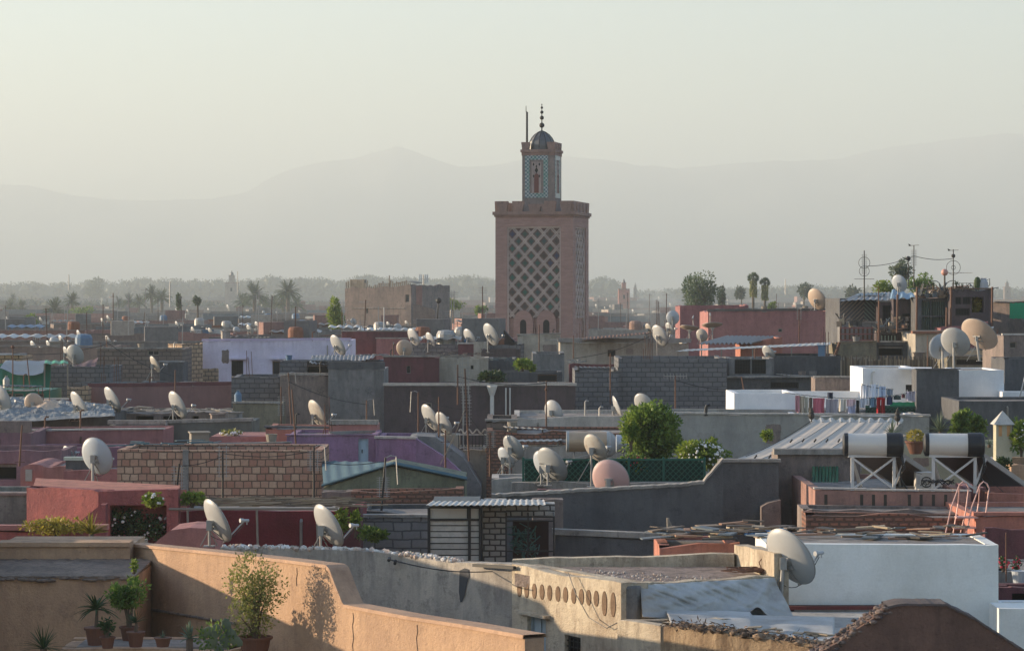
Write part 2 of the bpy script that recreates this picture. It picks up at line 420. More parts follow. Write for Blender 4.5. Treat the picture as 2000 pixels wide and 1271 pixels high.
        V = [tr(a0, .08, zhi-.1), tr(a1, .08, zhi-.1), tr(a1, .08, zhi), tr(a0, .08, zhi), tr(a0, .26, zhi-.1), tr(a1, .26, zhi-.1), tr(a1, .26, zhi), tr(a0, .26, zhi)]
        ribs.add(V, [(0, 1, 2, 3), (0, 4, 5, 1), (1, 5, 6, 2), (2, 6, 7, 3), (3, 7, 4, 0)])
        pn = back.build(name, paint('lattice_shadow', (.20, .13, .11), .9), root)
        ribs.build('lattice', M_RIB, pn); tiles.build('glazed_tile', M_TILE, pn)
    zl = Z(622, D)
    lattice(front, a0, a1, zl, z1, 4, 'carved_panel')
    lattice(right, 1.0, s-1.0, zl, z1, 4, 'carved_panel'); lattice(left, 1.0, s-1.0, zl, z1, 4, 'carved_panel')
    # twin arched windows under blind arches
    def arch(cx, zc, w, zb_, n=10):
        pts = [(cx-w/2, zb_), (cx+w/2, zb_), (cx+w/2, zc)]
        for k in range(1, n): a = math.pi*k/n; pts.append((cx+w/2*math.cos(a), zc+w/2*1.25*math.sin(a)))
        pts.append((cx-w/2, zc)); return pts
    for px in (1022, 1067):
        cx = px0(px)
        m2 = MB(); m2.prism(arch(cx, Z(630, D), 1.45, z0+.02), .06, .27); w_ = m2.build('blind_arch', M_BR, root)
        m2 = MB(); m2.prism(arch(cx, Z(632, D), .46, Z(668, D)), .0, .2); m2.v = [(x, y+.05, z) for x, y, z in m2.v]
        wn = m2.build('window', M_DARK, root)
        m2 = MB()
        for q in (-.14, 0, .14): m2.box((cx+q, .035, Z(650, D)), (.03, .02, .9))
        for q in range(5): m2.box((cx, .03, Z(645+q*5, D)), (.44, .02, .03))
        m2.build('grille', M_IRON, wn)
    m2 = MB(); m2.prism(arch(px0(1044.5), Z(642, D), .12, z0), .02, .2); m2.build('colonnette', M_TRIM, root)
    # lantern
    lw = 2.42; lx = px0(1021)+.02; ly = (s-lw)/2; lx = (s-lw)/2-.05
    zt = Z(294, D)
    mb = MB(); mb.box((lx+lw/2, ly+lw/2, (ztop+.1+zt)/2), (lw, lw, zt-ztop-.1)); mb.build('lantern', M_LANT, root)
    mb = MB(); mb.box((lx+lw/2, ly+lw/2, zt+.1), (lw+.22, lw+.22, .2)); mb.box((lx+lw/2, ly+lw/2, zt-.12), (lw+.08, lw+.08, .24)); mb.build('cornice', M_TRIM, root)
    hz = Z(274, D)-zt-.2
    for k in range(4):
        u = .25+k*(lw-.5)/3
        if k in (0, 3): merl(lx+u, ly+.06, 0, .62, hz, zt+.2, .18)
        merl(lx+u, ly+lw-.06, 0, .5, hz, zt+.2, .18); merl(lx+lw-.06, ly+u, math.pi/2, .5, hz, zt+.2, .18); merl(lx+.06, ly+u, math.pi/2, .5, hz, zt+.2, .18)
    def lantern_face(tr):
        f0, f1 = .22, lw-.50+.02; g0, g1 = Z(384, D), Z(300, D); t = .34; c_ = MB()
        def q(x0, x1, za, zb2, d0, d1, mbx):
            V = [tr(x0, d0, za), tr(x1, d0, za), tr(x1, d0, zb2), tr(x0, d0, zb2), tr(x0, d1, za), tr(x1, d1, za), tr(x1, d1, zb2), tr(x0, d1, zb2)]
            mbx.add(V, [(0, 1, 2, 3), (4, 7, 6, 5), (0, 4, 5, 1), (1, 5, 6, 2), (2, 6, 7, 3), (3, 7, 4, 0)])
        q(f0, f1, g0, g0+t, -.03, .05, c_); q(f0, f1, g1-t, g1, -.03, .05, c_); q(f0, f0+t, g0+t, g1-t, -.03, .05, c_); q(f1-t, f1, g0+t, g1-t, -.03, .05, c_)
        fr = c_.build('tile_frame', M_CHECK, root)
        cx = (f0+f1)/2; p_ = MB(); q(cx-.36, cx+.36, g0+t, g1-t-.15, -.04, .05, p_); p_.build('panel', plaster('niche_plaster', (.42, .34, .30), (.28, .22, .2)), fr)
        zc = Z(342, D); m2 = MB(); V = arch(cx, zc, .34, g0+t+.02)
        m2.add([tr(x, -.05, z) for x, z in V], [tuple(range(len(V)))]); m2.add([tr(x, -.039, z) for x, z in V], [tuple(range(len(V)))]); dr = m2.build('arched_shutter', M_REDW, root)
        m2 = MB()
        for (ax, az, r) in ((0, 2.0, .18), (-.24, 2.45, .1), (.24, 2.45, .1), (-.24, 1.55, .1), (.24, 1.55, .1), (0, 2.3, .09), (0, 1.7, .08)):
            V = [(cx+ax*.9+r*math.cos(k*math.pi/2)*.7, g0+az*.95+t*.3+r*math.sin(k*math.pi/2)*1.3) for k in range(4)]
            m2.add([tr(x, -.043, z) for x, z in V], [(0, 1, 2, 3)])
        m2.build('fretwork', M_DARK, fr)
    lantern_face(lambda x, d, z: (lx+x, ly+d, z)); lantern_face(lambda x, d, z: (lx+lw-d, ly+x, z)); lantern_face(lambda x, d, z: (lx+d, ly+lw-x, z))
    # ribbed dome and finial
    cx, cy = lx+lw/2, ly+lw/2; zd = Z(285, D); hd = Z(250, D)-zd
    mb = MB(); prof = [(.98, -.3), (.98, 0), (.97, .18*hd), (.90, .4*hd), (.76, .6*hd), (.55, .78*hd), (.28, .92*hd), (.03, hd)]
    mb.lathe(prof, (cx, cy, zd), 12); mb.build('dome', M_LEAD, root)
    mb = MB()
    for k in range(12):
        a = 2*math.pi*k/12; mb.tube([(cx+r*math.cos(a), cy+r*math.sin(a), zd+z) for r, z in prof[1:]], .03, 5)
    mb.build('dome_rib', M_IRON, root)
    mb = MB(); mb.tube([(cx, cy, zd+hd-.1), (cx, cy, Z(196, D))], [.05, .02], 6)
    for py, r in ((239, 5.3), (224, 4.2), (213, 3.4), (204, 2.6), (198.5, 1.3)):
        rr = pm(r, D); mb.lathe([(rr*math.sin(a)+.001, -rr*math.cos(a)) for a in [math.pi*k/8 for k in range(9)]], (cx, cy, Z(py, D)), 12)
    mb.build('finial', M_IRON, root, smooth=True)
    mb = MB(); x_ = lx+.25; mb.tube([(x_, ly+.5, zt+.1), (x_, ly+.5, Z(214, D)), (x_-.07, ly+.5, Z(212, D)), (x_-.07, ly+.5, Z(201, D))], [.085, .075, .03, .02], 6)
    mb.build('flagpole', M_IRON, root)
minaret()
# ------------------------------------------------------------------ building kit
M_ROOF = plaster('roof_screed', (.30, .27, .24), (.15, .13, .12), stain=.6)
M_FRAMEW = paint('frame_white', (.55, .55, .52), .6)
M_PANE = paint('dark_glass', (.03, .035, .04), .12, 0, .1)
M_HOLE = M_DARK
M_WOOD = paint('old_wood', (.16, .10, .065), .8, col2=(.05, .035, .025))
M_WOODG = paint('grey_wood', (.25, .22, .18), .85, col2=(.10, .085, .07))
M_DISH = paint('dish_white', (.42, .425, .42), .4, 0, .45, .05, col2=(.34, .30, .25), dsc=3.5)
M_DISHR = paint('dish_rust_streaked', (.42, .39, .34), .5, 0, .8, .1, col2=(.26, .16, .10), dsc=4)
M_DISHG = paint('dish_grey', (.34, .355, .36), .45, 0, .4, .05, col2=(.28, .26, .24), dsc=5)
DISH_M = [M_DISH, M_DISH, M_DISHR, M_DISHG]
M_DISHB = paint('dish_blue_grey', (.42, .46, .50), .45, 0, .25, .05, col2=(.3, .3, .3), dsc=2)
M_DISHT = paint('dish_tan', (.50, .38, .29), .5, 0, .35, .05, col2=(.3, .2, .14), dsc=3)
M_DISHP = paint('dish_pink', (.58, .38, .36), .5, 0, .12, .05)
M_GALV = paint('galvanised', (.36, .35, .33), .5, .5, .4, col2=(.22, .12, .07))
M_RUST = paint('rusty_iron', (.14, .07, .045), .8, .2, .5, col2=(.05, .03, .025))

class House:
    pass
HCOUNT = [0]
def wallset(name, L, B, zt0, zt1, th, par, m, parent, holes=(), jit=.03, r=None, step=.55, back=None):
    """front wall along x (0..L) with real openings, sides, back wall, parapet ring; top follows zt0..zt1"""
    r = r or random.Random(int(L*977)+HCOUNT[0]); HCOUNT[0] += 1
    xs = {0.0, L, th, L-th}; n = max(2, int(L/step))
    for i in range(1, n): xs.add(L*i/n)
    hx = set()
    for h in holes: hx |= {h[0], h[2]}
    xs = sorted([x for x in xs if x in (0.0, L, th, L-th) or all(abs(x-q) > .06 for q in hx)]+list(hx))
    jt = [(r.uniform(-jit, jit)) for _ in xs]
    top = [zt0+(zt1-zt0)*x/L+j for x, j in zip(xs, jt)]
    top = [z+.07*mnoise.noise(Vector((x*.6, zt0*3, L)))*min(1, jit/.02) for z, x in zip(top, xs)]
    zs = sorted({0.0}|{h[1] for h in holes}|{h[3] for h in holes})
    mb = MB()
    for i in range(len(xs)-1):
        xa, xb = xs[i], xs[i+1]
        for k in range(len(zs)):
            za = zs[k]; zb = zs[k+1] if k+1 < len(zs) else None
            mx = (xa+xb)/2; mz = (za+zb)/2 if zb else za+.01
            if zb and any(h[0] < mx < h[2] and h[1] < mz < h[3] for h in holes): continue
            ta, tb = (zb, zb) if zb else (top[i], top[i+1])
            mb.add([(xa, 0, za), (xb, 0, za), (xb, 0, tb), (xa, 0, ta)], [(0, 1, 2, 3)])
    for h in holes:
        x0, z0, x1, z1, d = h[:5]
        mb.add([(x0, 0, z0), (x1, 0, z0), (x1, d, z0), (x0, d, z0), (x0, 0, z1), (x1, 0, z1), (x1, d, z1), (x0, d, z1)],
               [(0, 1, 2, 3), (0, 3, 7, 4), (1, 5, 6, 2), (4, 7, 6, 5)])
    zd = min(zt0, zt1)-par
    # top ring front, inner faces
    W = th
    for i in range(len(xs)-1):
        mb.add([(xs[i], 0, top[i]), (xs[i+1], 0, top[i+1]), (xs[i+1], W, top[i+1]), (xs[i], W, top[i])], [(0, 1, 2, 3)])
        if xs[i] >= W-1e-6 and xs[i+1] <= L-W+1e-6:
            mb.add([(xs[i], W, top[i]), (xs[i+1], W, top[i+1]), (xs[i+1], W, zd-.05), (xs[i], W, zd-.05)], [(0, 1, 2, 3)])
    m_ = max(2, int(B/.7)); ys = [B*i/m_ for i in range(m_+1)]
    ys = sorted(set([y for y in ys if y == 0 or y == B or (abs(y-W) > .05 and abs(y-B+W) > .05)]+[W, B-W]))
    for X0, sgn, zt, t0 in ((0, 1, zt0, top[0]), (L, -1, zt1, top[-1])):
        tt = [t0]+[zt+r.uniform(-jit, jit) for _ in ys[1:-1]]+[zt]
        for i in range(len(ys)-1):
            a, b = ys[i], ys[i+1]; f = (X0, a, 0), (X0, b, 0), (X0, b, tt[i+1]), (X0, a, tt[i])
            mb.add(f, [(0, 3, 2, 1) if sgn > 0 else (0, 1, 2, 3)])
            if a >= W-1e-6 and b <= B-W+1e-6:
                xi = X0+sgn*W
                mb.add([(X0, a, tt[i]), (X0, b, tt[i+1]), (xi, b, tt[i+1]), (xi, a, tt[i])], [(0, 1, 2, 3)])
                mb.add([(xi, a, tt[i]), (xi, b, tt[i+1]), (xi, b, zd-.05), (xi, a, zd-.05)], [(0, 1, 2, 3)])
    # back wall: outer, top, inner (runs full width)
    mb.add([(0, B, 0), (L, B, 0), (L, B, zt1), (0, B, zt0), (0, B-W, zt0), (L, B-W, zt1), (L, B-W, zd-.05), (0, B-W, zd-.05)],
           [(0, 3, 2, 1), (3, 4, 5, 2), (4, 7, 6, 5)])
    o = mb.build(name, m, parent)
    return o, zd
HOUSES = []
def house(name, label, cat, px0, px1, D, py, m, D1=None, py1=None, depth=3.5, par=.45, th=.2, wins=(), cope=None, group=None, roofm=None, jit=.03, z0=0.0, copeh=.07, copeo=.05):
    if px1 >= 2040 and not D1: px1 += 420               # rows at the picture's edge go on beyond it
    if -60 < px0 <= -20 and not D1 and D < 150: px0 -= 420
    D1 = D1 or D; py1 = py1 if py1 is not None else py
    A, B = P(px0, py, D), P(px1, py1, D1); d = B-A; Ln = math.hypot(d.x, d.y); ang = math.atan2(d.y, d.x)
    root = thing(name, label, cat, (A.x, A.y, z0), ang, group)
    h = House(); h.root = root; h.L = Ln; h.A = A; h.B = B; h.ang = ang; h.z0 = z0; h.depth = depth
    def loc(px, py):                                # picture point on the front plane -> local x,z
        k = (px-1000)/F; den = (k*d.y-d.x)
        t = (A.x-k*A.y)/den if abs(den) > 1e-9 else 0
        Dq = A.y+d.y*t; return t*Ln, Z(py, Dq)-z0
    h.loc = loc
    holes = []; todo = []
    for w_ in wins:
        x0, z1 = loc(w_[0], w_[1]); x1, zb = loc(w_[2], w_[3])
        x0 = max(.25, x0); x1 = min(Ln-.25, x1); zb = max(.05, zb)
        if x1-x0 < .1 or z1-zb < .08: continue
        st = w_[4] if len(w_) > 4 else 'pane'
        holes.append((x0, zb, x1, z1, .16 if st != 'open' else .6)); todo.append((x0, zb, x1, z1, st))
    wo_, zd = wallset('wall', Ln, depth, A.z-z0, B.z-z0, th, par, m, root, holes, jit)
    h.zd = zd
    mb = MB(); mb.box((Ln/2, depth/2, zd-.04), (Ln-2*th+.02, depth-2*th+.02, .08)); mb.build('roof', roofm or M_ROOF, root)
    if cope:
        mb = MB(); o = copeo; zt = lambda x: (A.z+(B.z-A.z)*x/Ln)-z0+.02
        n = max(1, int(Ln/1.2)); r = random.Random(int(Ln*100))
        for i in range(n):
            xa, xb = Ln*i/n-(o if i == 0 else -.004), Ln*(i+1)/n+(o if i == n-1 else -.004)
            dz = r.uniform(-.008, .012); za, zb = zt(xa)+dz, zt(xb)+dz
            mb.add([(xa, -o, za), (xb, -o, zb), (xb, th+o, zb), (xa, th+o, za), (xa, -o, za+copeh), (xb, -o, zb+copeh), (xb, th+o, zb+copeh), (xa, th+o, za+copeh)],
                   [(0, 3, 2, 1), (4, 5, 6, 7), (0, 1, 5, 4), (1, 2, 6, 5), (2, 3, 7, 6), (3, 0, 4, 7)])
        mb.build('coping', cope, root)
    h.holes = holes; h.m = m; HOUSES.append((h, label, D))
    for x0, zb, x1, z1, st in todo:
        window(root, x0, zb, x1, z1, st)
    return h
def window(root, x0, zb, x1, z1, st):
    w_, hh = x1-x0, z1-zb; cx, cz = (x0+x1)/2, (zb+z1)/2; fr = min(.05, w_*.12)
    if st == 'open':
        mb = MB(); mb.box((cx, .60, cz), (w_, .02, hh)); mb.build('opening', M_HOLE, root); return
    door = st.startswith('door'); fm = {'bars': M_IRON, 'vent': M_RUST, 'door_blue': MATS.get('door_blue', M_FRAMEW), 'shutter': MATS.get('shutter_blue', M_FRAMEW), 'wood': M_WOOD}.get(st, M_WOODG)
    mb = MB()
    for c, d in (((x0+fr/2, .10, cz), (fr, .06, hh)), ((x1-fr/2, .10, cz), (fr, .06, hh)), ((cx, .10, z1-fr/2), (w_-2*fr, .06, fr)), ((cx, .10, zb+fr/2), (w_-2*fr, .06, fr))): mb.box(c, d)
    if st in ('pane', 'shutter') and w_ > .5: mb.box((cx, .10, cz), (fr*.8, .05, hh-2*fr))
    f = mb.build('door' if door else 'window', fm, root)
    if st in ('door_blue', 'shutter'):
        mb = MB()
        k = 1 if door else 2
        for i in range(k):
            xa = x0+fr+(w_-2*fr)*i/k; xb = x0+fr+(w_-2*fr)*(i+1)/k
            mb.box(((xa+xb)/2, .12, cz), (xb-xa-.01, .03, hh-2*fr))
            for q in range(3 if hh > 1 else 2):
                zz = zb+fr+(hh-2*fr)*(q+.5)/(3 if hh > 1 else 2); mb.box(((xa+xb)/2, .10, zz), ((xb-xa)*.68, .02, hh/ (3 if hh > 1 else 2)*.7))
        mb.build('leaf', fm, f)
        if door:
            mb = MB(); mb.box((x0+fr+.08, .07, cz), (.03, .05, .12)); mb.build('handle', M_IRON, f)
        return
    mb = MB(); mb.box((cx, .145, cz), (w_-2*fr+.01, .02, hh-2*fr+.01)); mb.build('pane', M_HOLE if st in ('bars', 'vent') else M_PANE, f)
    if st in ('bars', 'vent'):
        mb = MB(); n = max(2, int(w_/.12))
        for i in range(1, n): mb.box((x0+w_*i/n, .03, cz), (.015, .015, hh))
        for i in range(1, 4): mb.box((cx, .045, zb+hh*i/4), (w_, .015, .015 if st == 'bars' else .05))
        mb.build('grille', M_IRON, f)

# ------------------------------------------------------------------ satellite dishes
def frame_of(n):
    n = Vector(n).normalized(); x = Vector((0, 0, 1)).cross(n)
    x = x.normalized() if x.length > .05 else Vector((1, 0, 0)); y = n.cross(x)
    return Matrix((x, y, n)).transposed()
STD = (.72, .50, .42)                     # most of them look away to the right and up
def dish_at(p, R_, n, base_z, m, label, group, mast_r=.025, arm=True, braces=True, detail=2, name='satellite_dish', lean=0.0):
    p = Vector(p); M = frame_of(n); nn = M.col[2]
    back = p-nn*(R_*.22+.10)
    foot = Vector((back.x+lean, back.y, base_z))
    root = thing(name, label, 'satellite dish', foot, 0, group)
    o = foot; k = 28 if detail > 1 else 16; dep = R_*.24; t = .012+R_*.012
    mb = MB(); prof = []
    nr = 6 if detail > 1 else 4
    outer = [(R_*i/nr, -dep+dep*(i/nr)**2-t) for i in range(nr+1)]; inner = [(R_*i/nr, -dep+dep*(i/nr)**2) for i in range(nr, -1, -1)]
    prof = [(max(r, .002), z) for r, z in outer]+[(R_*1.012, .0-t*.4), (R_*1.012, t*.3)]+[(max(r, .002), z) for r, z in inner]
    # slightly taller than wide, as offset dishes are
    Mo = M @ Matrix.Diagonal(Vector((.93, 1.03, 1)))
    mb.lathe(prof, p-o, k, Mo); mb.build('reflector', m, root, smooth=True)
    L_ = lambda x, y, z: (M @ Vector((x, y, z)))+p-o
    if detail > 1:
        mb = MB(); mb.tube([Mo @ Vector((R_*1.005*math.cos(a), R_*1.005*math.sin(a), 0))+p-o for a in [2*math.pi*i/32 for i in range(33)]], .010+R_*.008, 5, False); mb.build('rim', M_GALV, root, smooth=True)
    mb = MB(); zb = -dep-t
    s_ = R_*.34
    mb.bar(L_(-s_*.55, s_*.5, zb+.03), L_(-s_*.55, -s_, zb+.02), .03, .04); mb.bar(L_(s_*.55, s_*.5, zb+.03), L_(s_*.55, -s_, zb+.02), .03, .04)
    mb.bar(L_(-s_*.6, s_*.3, zb-.02), L_(s_*.6, s_*.3, zb-.02), .05, .05); mb.bar(L_(-s_*.6, -s_*.6, zb-.02), L_(s_*.6, -s_*.6, zb-.02), .05, .05)
    mb.box(back-o, (.11, .11, .2)); mb.bar(L_(0, 0, zb), back-o, .07, .09); mb.bar(L_(0, -s_*.6, zb), back-o-Vector((0, 0, .08)), .04, .03)
    mb.bar(back-o-Vector((0, 0, .06)), L_(0, -R_*.95, -.02), .022, .022)
    mb.build('bracket', M_GALV, root)
    mb = MB(); mb.tube([(0, 0, 0), (back-o).to_tuple()], mast_r, 8); mb.box((0, 0, .012), (.22, .22, .024)); mb.build('mast', M_GALV, root)
    if braces:
        mb = MB(); hb = (back-o).z
        if hb > .25:
            q = (back-o)*.8
            for dx, dy in ((-.5*min(1, hb), .12), (.15, .5*min(1, hb))): mb.tube([q, (q.x+dx*.9, q.y+dy*.9, .0)], .012, 5)
            mb.build('brace', M_GALV, root)
    if arm:
        mb = MB(); a0 = L_(0, -R_*.98, -.02); a1 = L_(0, -R_*.62, R_*1.15)
        mb.tube([a0-(M.col[2]*R_*.12), a0, a1], .016+R_*.004, 6); fa = mb.build('feed_arm', M_GALV, root)
        if detail > 1:
            mb = MB(); q0, q1 = a1-Vector((0, 0, .06)), (back-o)*.55; mb.tube([q0.lerp(q1, k/8)-Vector((0, 0, R_*.45*math.sin(math.pi*k/8))) for k in range(9)], .007, 4); mb.build('cable', M_IRON, root)
        mb = MB(); dd = (Vector(L_(0, 0, 0))-a1).normalized()
        mb.tube([a1-dd*.09, a1+dd*.02, a1+dd*.03, a1+dd*.10], [.03, .03, .042, .045], 8); mb.tube([a1-dd*.05, a1-dd*.05-Vector((0, 0, .08))], .012, 5)
        mb.build('receiver_head', M_DISH, fa)
    return root
def dish(px, py, size, D, pyb, label, n=STD, m=None, group=None, **kw):
    """size: long axis of the dish in picture pixels; pyb: picture row of the foot"""
    p = P(px, py, D); R_ = pm(size/2, D); q = random.Random(int(px*7+py)); n = (n[0]+q.uniform(-.06, .06), n[1]+q.uniform(-.05, .05), n[2]+q.uniform(-.05, .05))
    m = m or q.choice(DISH_M)
    return dish_at(p, R_, n, Z(pyb, D), m or M_DISH, label, group, **kw)

# ------------------------------------------------------------------ aerials
def aerial(px, pyt, pyb, D, label, parts=(), lean=0.0, r=.018, m=None, group=None, cat='aerial', name='aerial'):
    """parts: (kind, fraction up the mast, size m, angle)"""
    top = P(px, pyt, D); bot = P(px, pyb, D); hgt = top.z-bot.z; lx = pm(lean, D)
    root = thing(name, label, cat, (bot.x-lx, bot.y, bot.z), 0, group)
    m = m or M_RUST
    mb = MB(); mb.tube([(0, 0, 0), (lx, 0, hgt)], [r, r*.75], 6); mb.build('mast', m, root)
    for kind, f, sz, ang in parts:
        c = Vector((lx*f, 0, hgt*f)); dx, dy = math.cos(R(ang)), math.sin(R(ang)); mb = MB()
        if kind == 'yagi':                             # boom with cross rods (rods horizontal)
            a, b = c-Vector((dx, dy, 0))*sz*.3, c+Vector((dx, dy, 0))*sz*.7; mb.bar(a, b, .025)
            for i in range(9):
                q = a+(b-a)*(i/8); l = .28-.014*i; mb.bar(q-Vector((-dy, dx, 0))*l, q+Vector((-dy, dx, 0))*l, .012)
            mb.build('aerial_head', M_GALV, root)
        elif kind == 'yagiv':                          # boom with upright rods
            a, b = c-Vector((dx, dy, 0))*sz*.5, c+Vector((dx, dy, 0))*sz*.5; mb.bar(a, b, .025)
            for i in range(8):
                q = a+(b-a)*(i/7); l = .10+.01*(i % 3); mb.bar(q-Vector((0, 0, l)), q+Vector((0, 0, l)), .014)
            mb.build('aerial_head', M_GALV, root)
        elif kind == 'panel':                          # upright ladder-like rods
            for sx in (-.09, .09): mb.bar(c+Vector((sx, 0, -sz/2)), c+Vector((sx, 0, sz/2)), .018)
            for i in range(9): z = -sz/2+sz*(i+.5)/9; mb.bar(c+Vector((-.16, 0, z)), c+Vector((.16, 0, z)), .012)
            mb.build('aerial_head', M_GALV, root)
        elif kind == 'hook':
            mb.tube([c+Vector((0, 0, -sz)), c, c+Vector((.12*dx, .02, .06)), c+Vector((.26*dx, .02, .04)), c+Vector((.30*dx, .02, -sz*.8))], .016, 5); mb.build('aerial_head', M_GALV, root)
        elif kind == 'cross':
            mb.bar(c-Vector((dx, dy, 0))*sz/2, c+Vector((dx, dy, 0))*sz/2, .02); mb.build('crossbar', m, root)
        elif kind == 'loop':
            mb.tube([c+Vector((sz*math.cos(a)*dx, sz*math.cos(a)*dy, sz*math.sin(a))) for a in [2*math.pi*i/20 for i in range(21)]], .012, 5, False); mb.build('loop', m, root)
        elif kind == 'ball':
            mb.lathe([(max(.002, sz*math.sin(a)), -sz*math.cos(a)) for a in [math.pi*k/8 for k in range(9)]], c, 12); mb.build('globe', paint('globe_pink', (.55, .28, .22), .5) if name == 'globe_lamp' else m, root, smooth=True)
        elif kind == 'vane':
            mb.bar(c-Vector((sz*.5, 0, -.02)), c+Vector((sz*.5, 0, .05)), .03, .02); mb.prism([(c.x-sz*.5, c.z), (c.x-sz*.2, c.z+.02), (c.x-sz*.55, c.z+sz*.25)], -.01, .01); mb.build('vane', m, root)
    return root

# ------------------------------------------------------------------ plants
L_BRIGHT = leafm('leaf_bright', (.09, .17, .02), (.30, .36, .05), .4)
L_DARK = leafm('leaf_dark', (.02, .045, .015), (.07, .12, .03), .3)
L_MID = leafm('leaf_mid', (.055, .12, .02), (.24, .33, .06), .4)
L_DRY = leafm('leaf_dry', (.12, .15, .04), (.36, .34, .10), .4)
L_YEL = leafm('leaf_yellow', (.20, .18, .03), (.45, .36, .05), .4)
L_GREY = leafm('leaf_greygreen', (.08, .12, .08), (.2, .24, .14), .3)
L_PALM = leafm('leaf_palm', (.03, .065, .025), (.12, .17, .06), .35)
L_FAR = leafm('leaf_far', (.035, .06, .03), (.08, .11, .05), .3)
M_BARK = plaster('bark', (.14, .10, .07), (.05, .04, .03))
M_POT = paint('terracotta_pot', (.15, .065, .04), .85, col2=(.10, .06, .045))
M_FLW = paint('flower_white', (.8, .76, .72), .7, bmp=0)
M_FLR = paint('flower_red', (.6, .05, .08), .7, bmp=0)
def cloud(mb, c, rad, n, ls, r, shell=.45, up=.2):
    c = Vector(c)
    for _ in range(n):
        v = rv(r)
        if v.length < shell and r.random() < .7: v = v.normalized()*r.uniform(shell, 1)
        p = c+Vector((v.x*rad[0], v.y*rad[1], v.z*rad[2]))
        d = Vector((v.x, v.y, v.z+up))+rv(r)*.8; mb.leaf(p, d, rv(r), ls*r.uniform(.6, 1.3), ls*r.uniform(.4, .65))
def bush(px, py, w, h, D, label, m=None, n=500, ls=.09, base=None, cat='bush', name='bush', blobs=6, flowers=None, seed=1, pot=0, group=None, stems=4, flm=None, cfrac=.45):
    """centre px,py; w,h in picture pixels; base: picture row of the foot"""
    r = random.Random(seed); c = P(px, py, D); W, Hh = pm(w, D)/2, pm(h, D)/2; zb = Z(base if base else py+h/2, D)
    root = thing(name, label, cat, (c.x, c.y, zb), 0, group); cz = c.z-zb
    z_p = 0
    if pot:
        pr = pot; ph = pr*1.5; mb = MB(); mb.lathe([(pr*.68, 0), (pr*.95, ph*.9), (pr*1.08, ph*.9), (pr*1.1, ph), (pr*.95, ph), (pr*.9, ph*.88)], (0, 0, 0), 18); mb.build('pot', M_POT, root, smooth=False); z_p = ph*.85
    st = MB(); lf = MB(); fl = MB(); cs = []
    for i in range(blobs):
        a = r.uniform(0, 6.28); q = r.uniform(.15, .62); zz = r.uniform(-.6, .62); f = math.sqrt(max(.05, 1-zz*zz))
        p = Vector((W*q*math.cos(a)*f*1.1, W*q*math.sin(a)*f*.8, cz+Hh*zz)); cs.append(p)
        st.tube([(r.uniform(-.02, .02), 0, z_p), (p.x*.4, p.y*.4, z_p+(p.z-z_p)*.55), p], [.02+.01*W, .012+.005*W, .005], 5)
        s_ = r.uniform(.35, .6); cloud(lf, p, (W*s_*1.1, W*s_, Hh*s_), int(n/blobs), ls, r)
    for i in range(int(blobs*2.2)):
        v = rv(r).normalized(); q = r.uniform(.75, 1.12); s_ = r.uniform(.08, .2); p = Vector((W*q*v.x, W*.8*q*v.y, cz+Hh*q*v.z)); cloud(lf, p, (W*s_, W*s_, Hh*s_*1.3), max(4, int(n/blobs*.16)), ls, r)
    st.build('stem', M_BARK, root); lf.build('foliage', m or L_MID, root)
    if flowers:
        for i in range(flowers):
            v = rv(r).normalized(); p = Vector((W*.95*v.x, -abs(W*.8*v.y), cz+Hh*.95*v.z)); fl.rock(p, r.uniform(.018, .04)*(D/80+.3), r)
        fl.build('blossom', flm or M_FLW, root)
    return root
def spiky(px, py, size, D, label, m=None, n=30, base=None, name='agave', cat='plant', seed=1, pot=0, wl=.05, droop=.25, flat=1.0, group=None):
    """rosette of strap leaves; px,py = crown centre, size = half spread in picture pixels"""
    r = random.Random(seed); c = P(px, py, D); S = pm(size, D); zb = Z(base if base else py, D)
    root = thing(name, label, cat, (c.x, c.y, zb), 0, group); z_ = c.z-zb; lf = MB()
    if pot:
        mb = MB(); ph = min(max(.1, z_), pot*1.7); mb.lathe([(pot*.7, 0), (pot*.95, ph*.88), (pot*1.08, ph*.88), (pot*1.1, ph), (pot*.9, ph)], (0, 0, 0), 18); mb.build('pot', M_POT, root)
        if z_ > ph+.03: mb = MB(); mb.tube([(0, 0, ph*.8), (.01, 0, z_)], [.035, .02], 7); mb.build('stem', M_BARK, root)
    elif z_ > .05:
        mb = MB(); mb.tube([(0, 0, 0), (0, 0, z_)], .05, 7); mb.build('stem', M_BARK, root)
    for i in range(n):
        a = r.uniform(0, 6.28); e = r.uniform(.1, 1.45)*flat; L_ = S*r.uniform(.75, 1.1); d = Vector((math.cos(a)*math.cos(e), math.sin(a)*math.cos(e), math.sin(e)))
        sd_ = Vector((-math.sin(a), math.cos(a), 0)); pts = []; K = 5
        for k in range(K+1):
            t = k/K; q = Vector((0, 0, z_))+d*L_*t+Vector((0, 0, -droop*L_*t*t*math.cos(e))); w_ = wl*S*(1-t)**.6*(.6+1.2*min(t*4, 1)*.5)
            pts.append((q-sd_*w_, q+sd_*w_, q-Vector((0, 0, w_*.5))))
        for k in range(K):
            A, B = pts[k], pts[k+1]; lf.add([A[0], A[2], A[1], B[1], B[2], B[0]], [(0, 1, 4, 5), (1, 2, 3, 4)])
    lf.build('leaves', m or L_GREY, root); return root
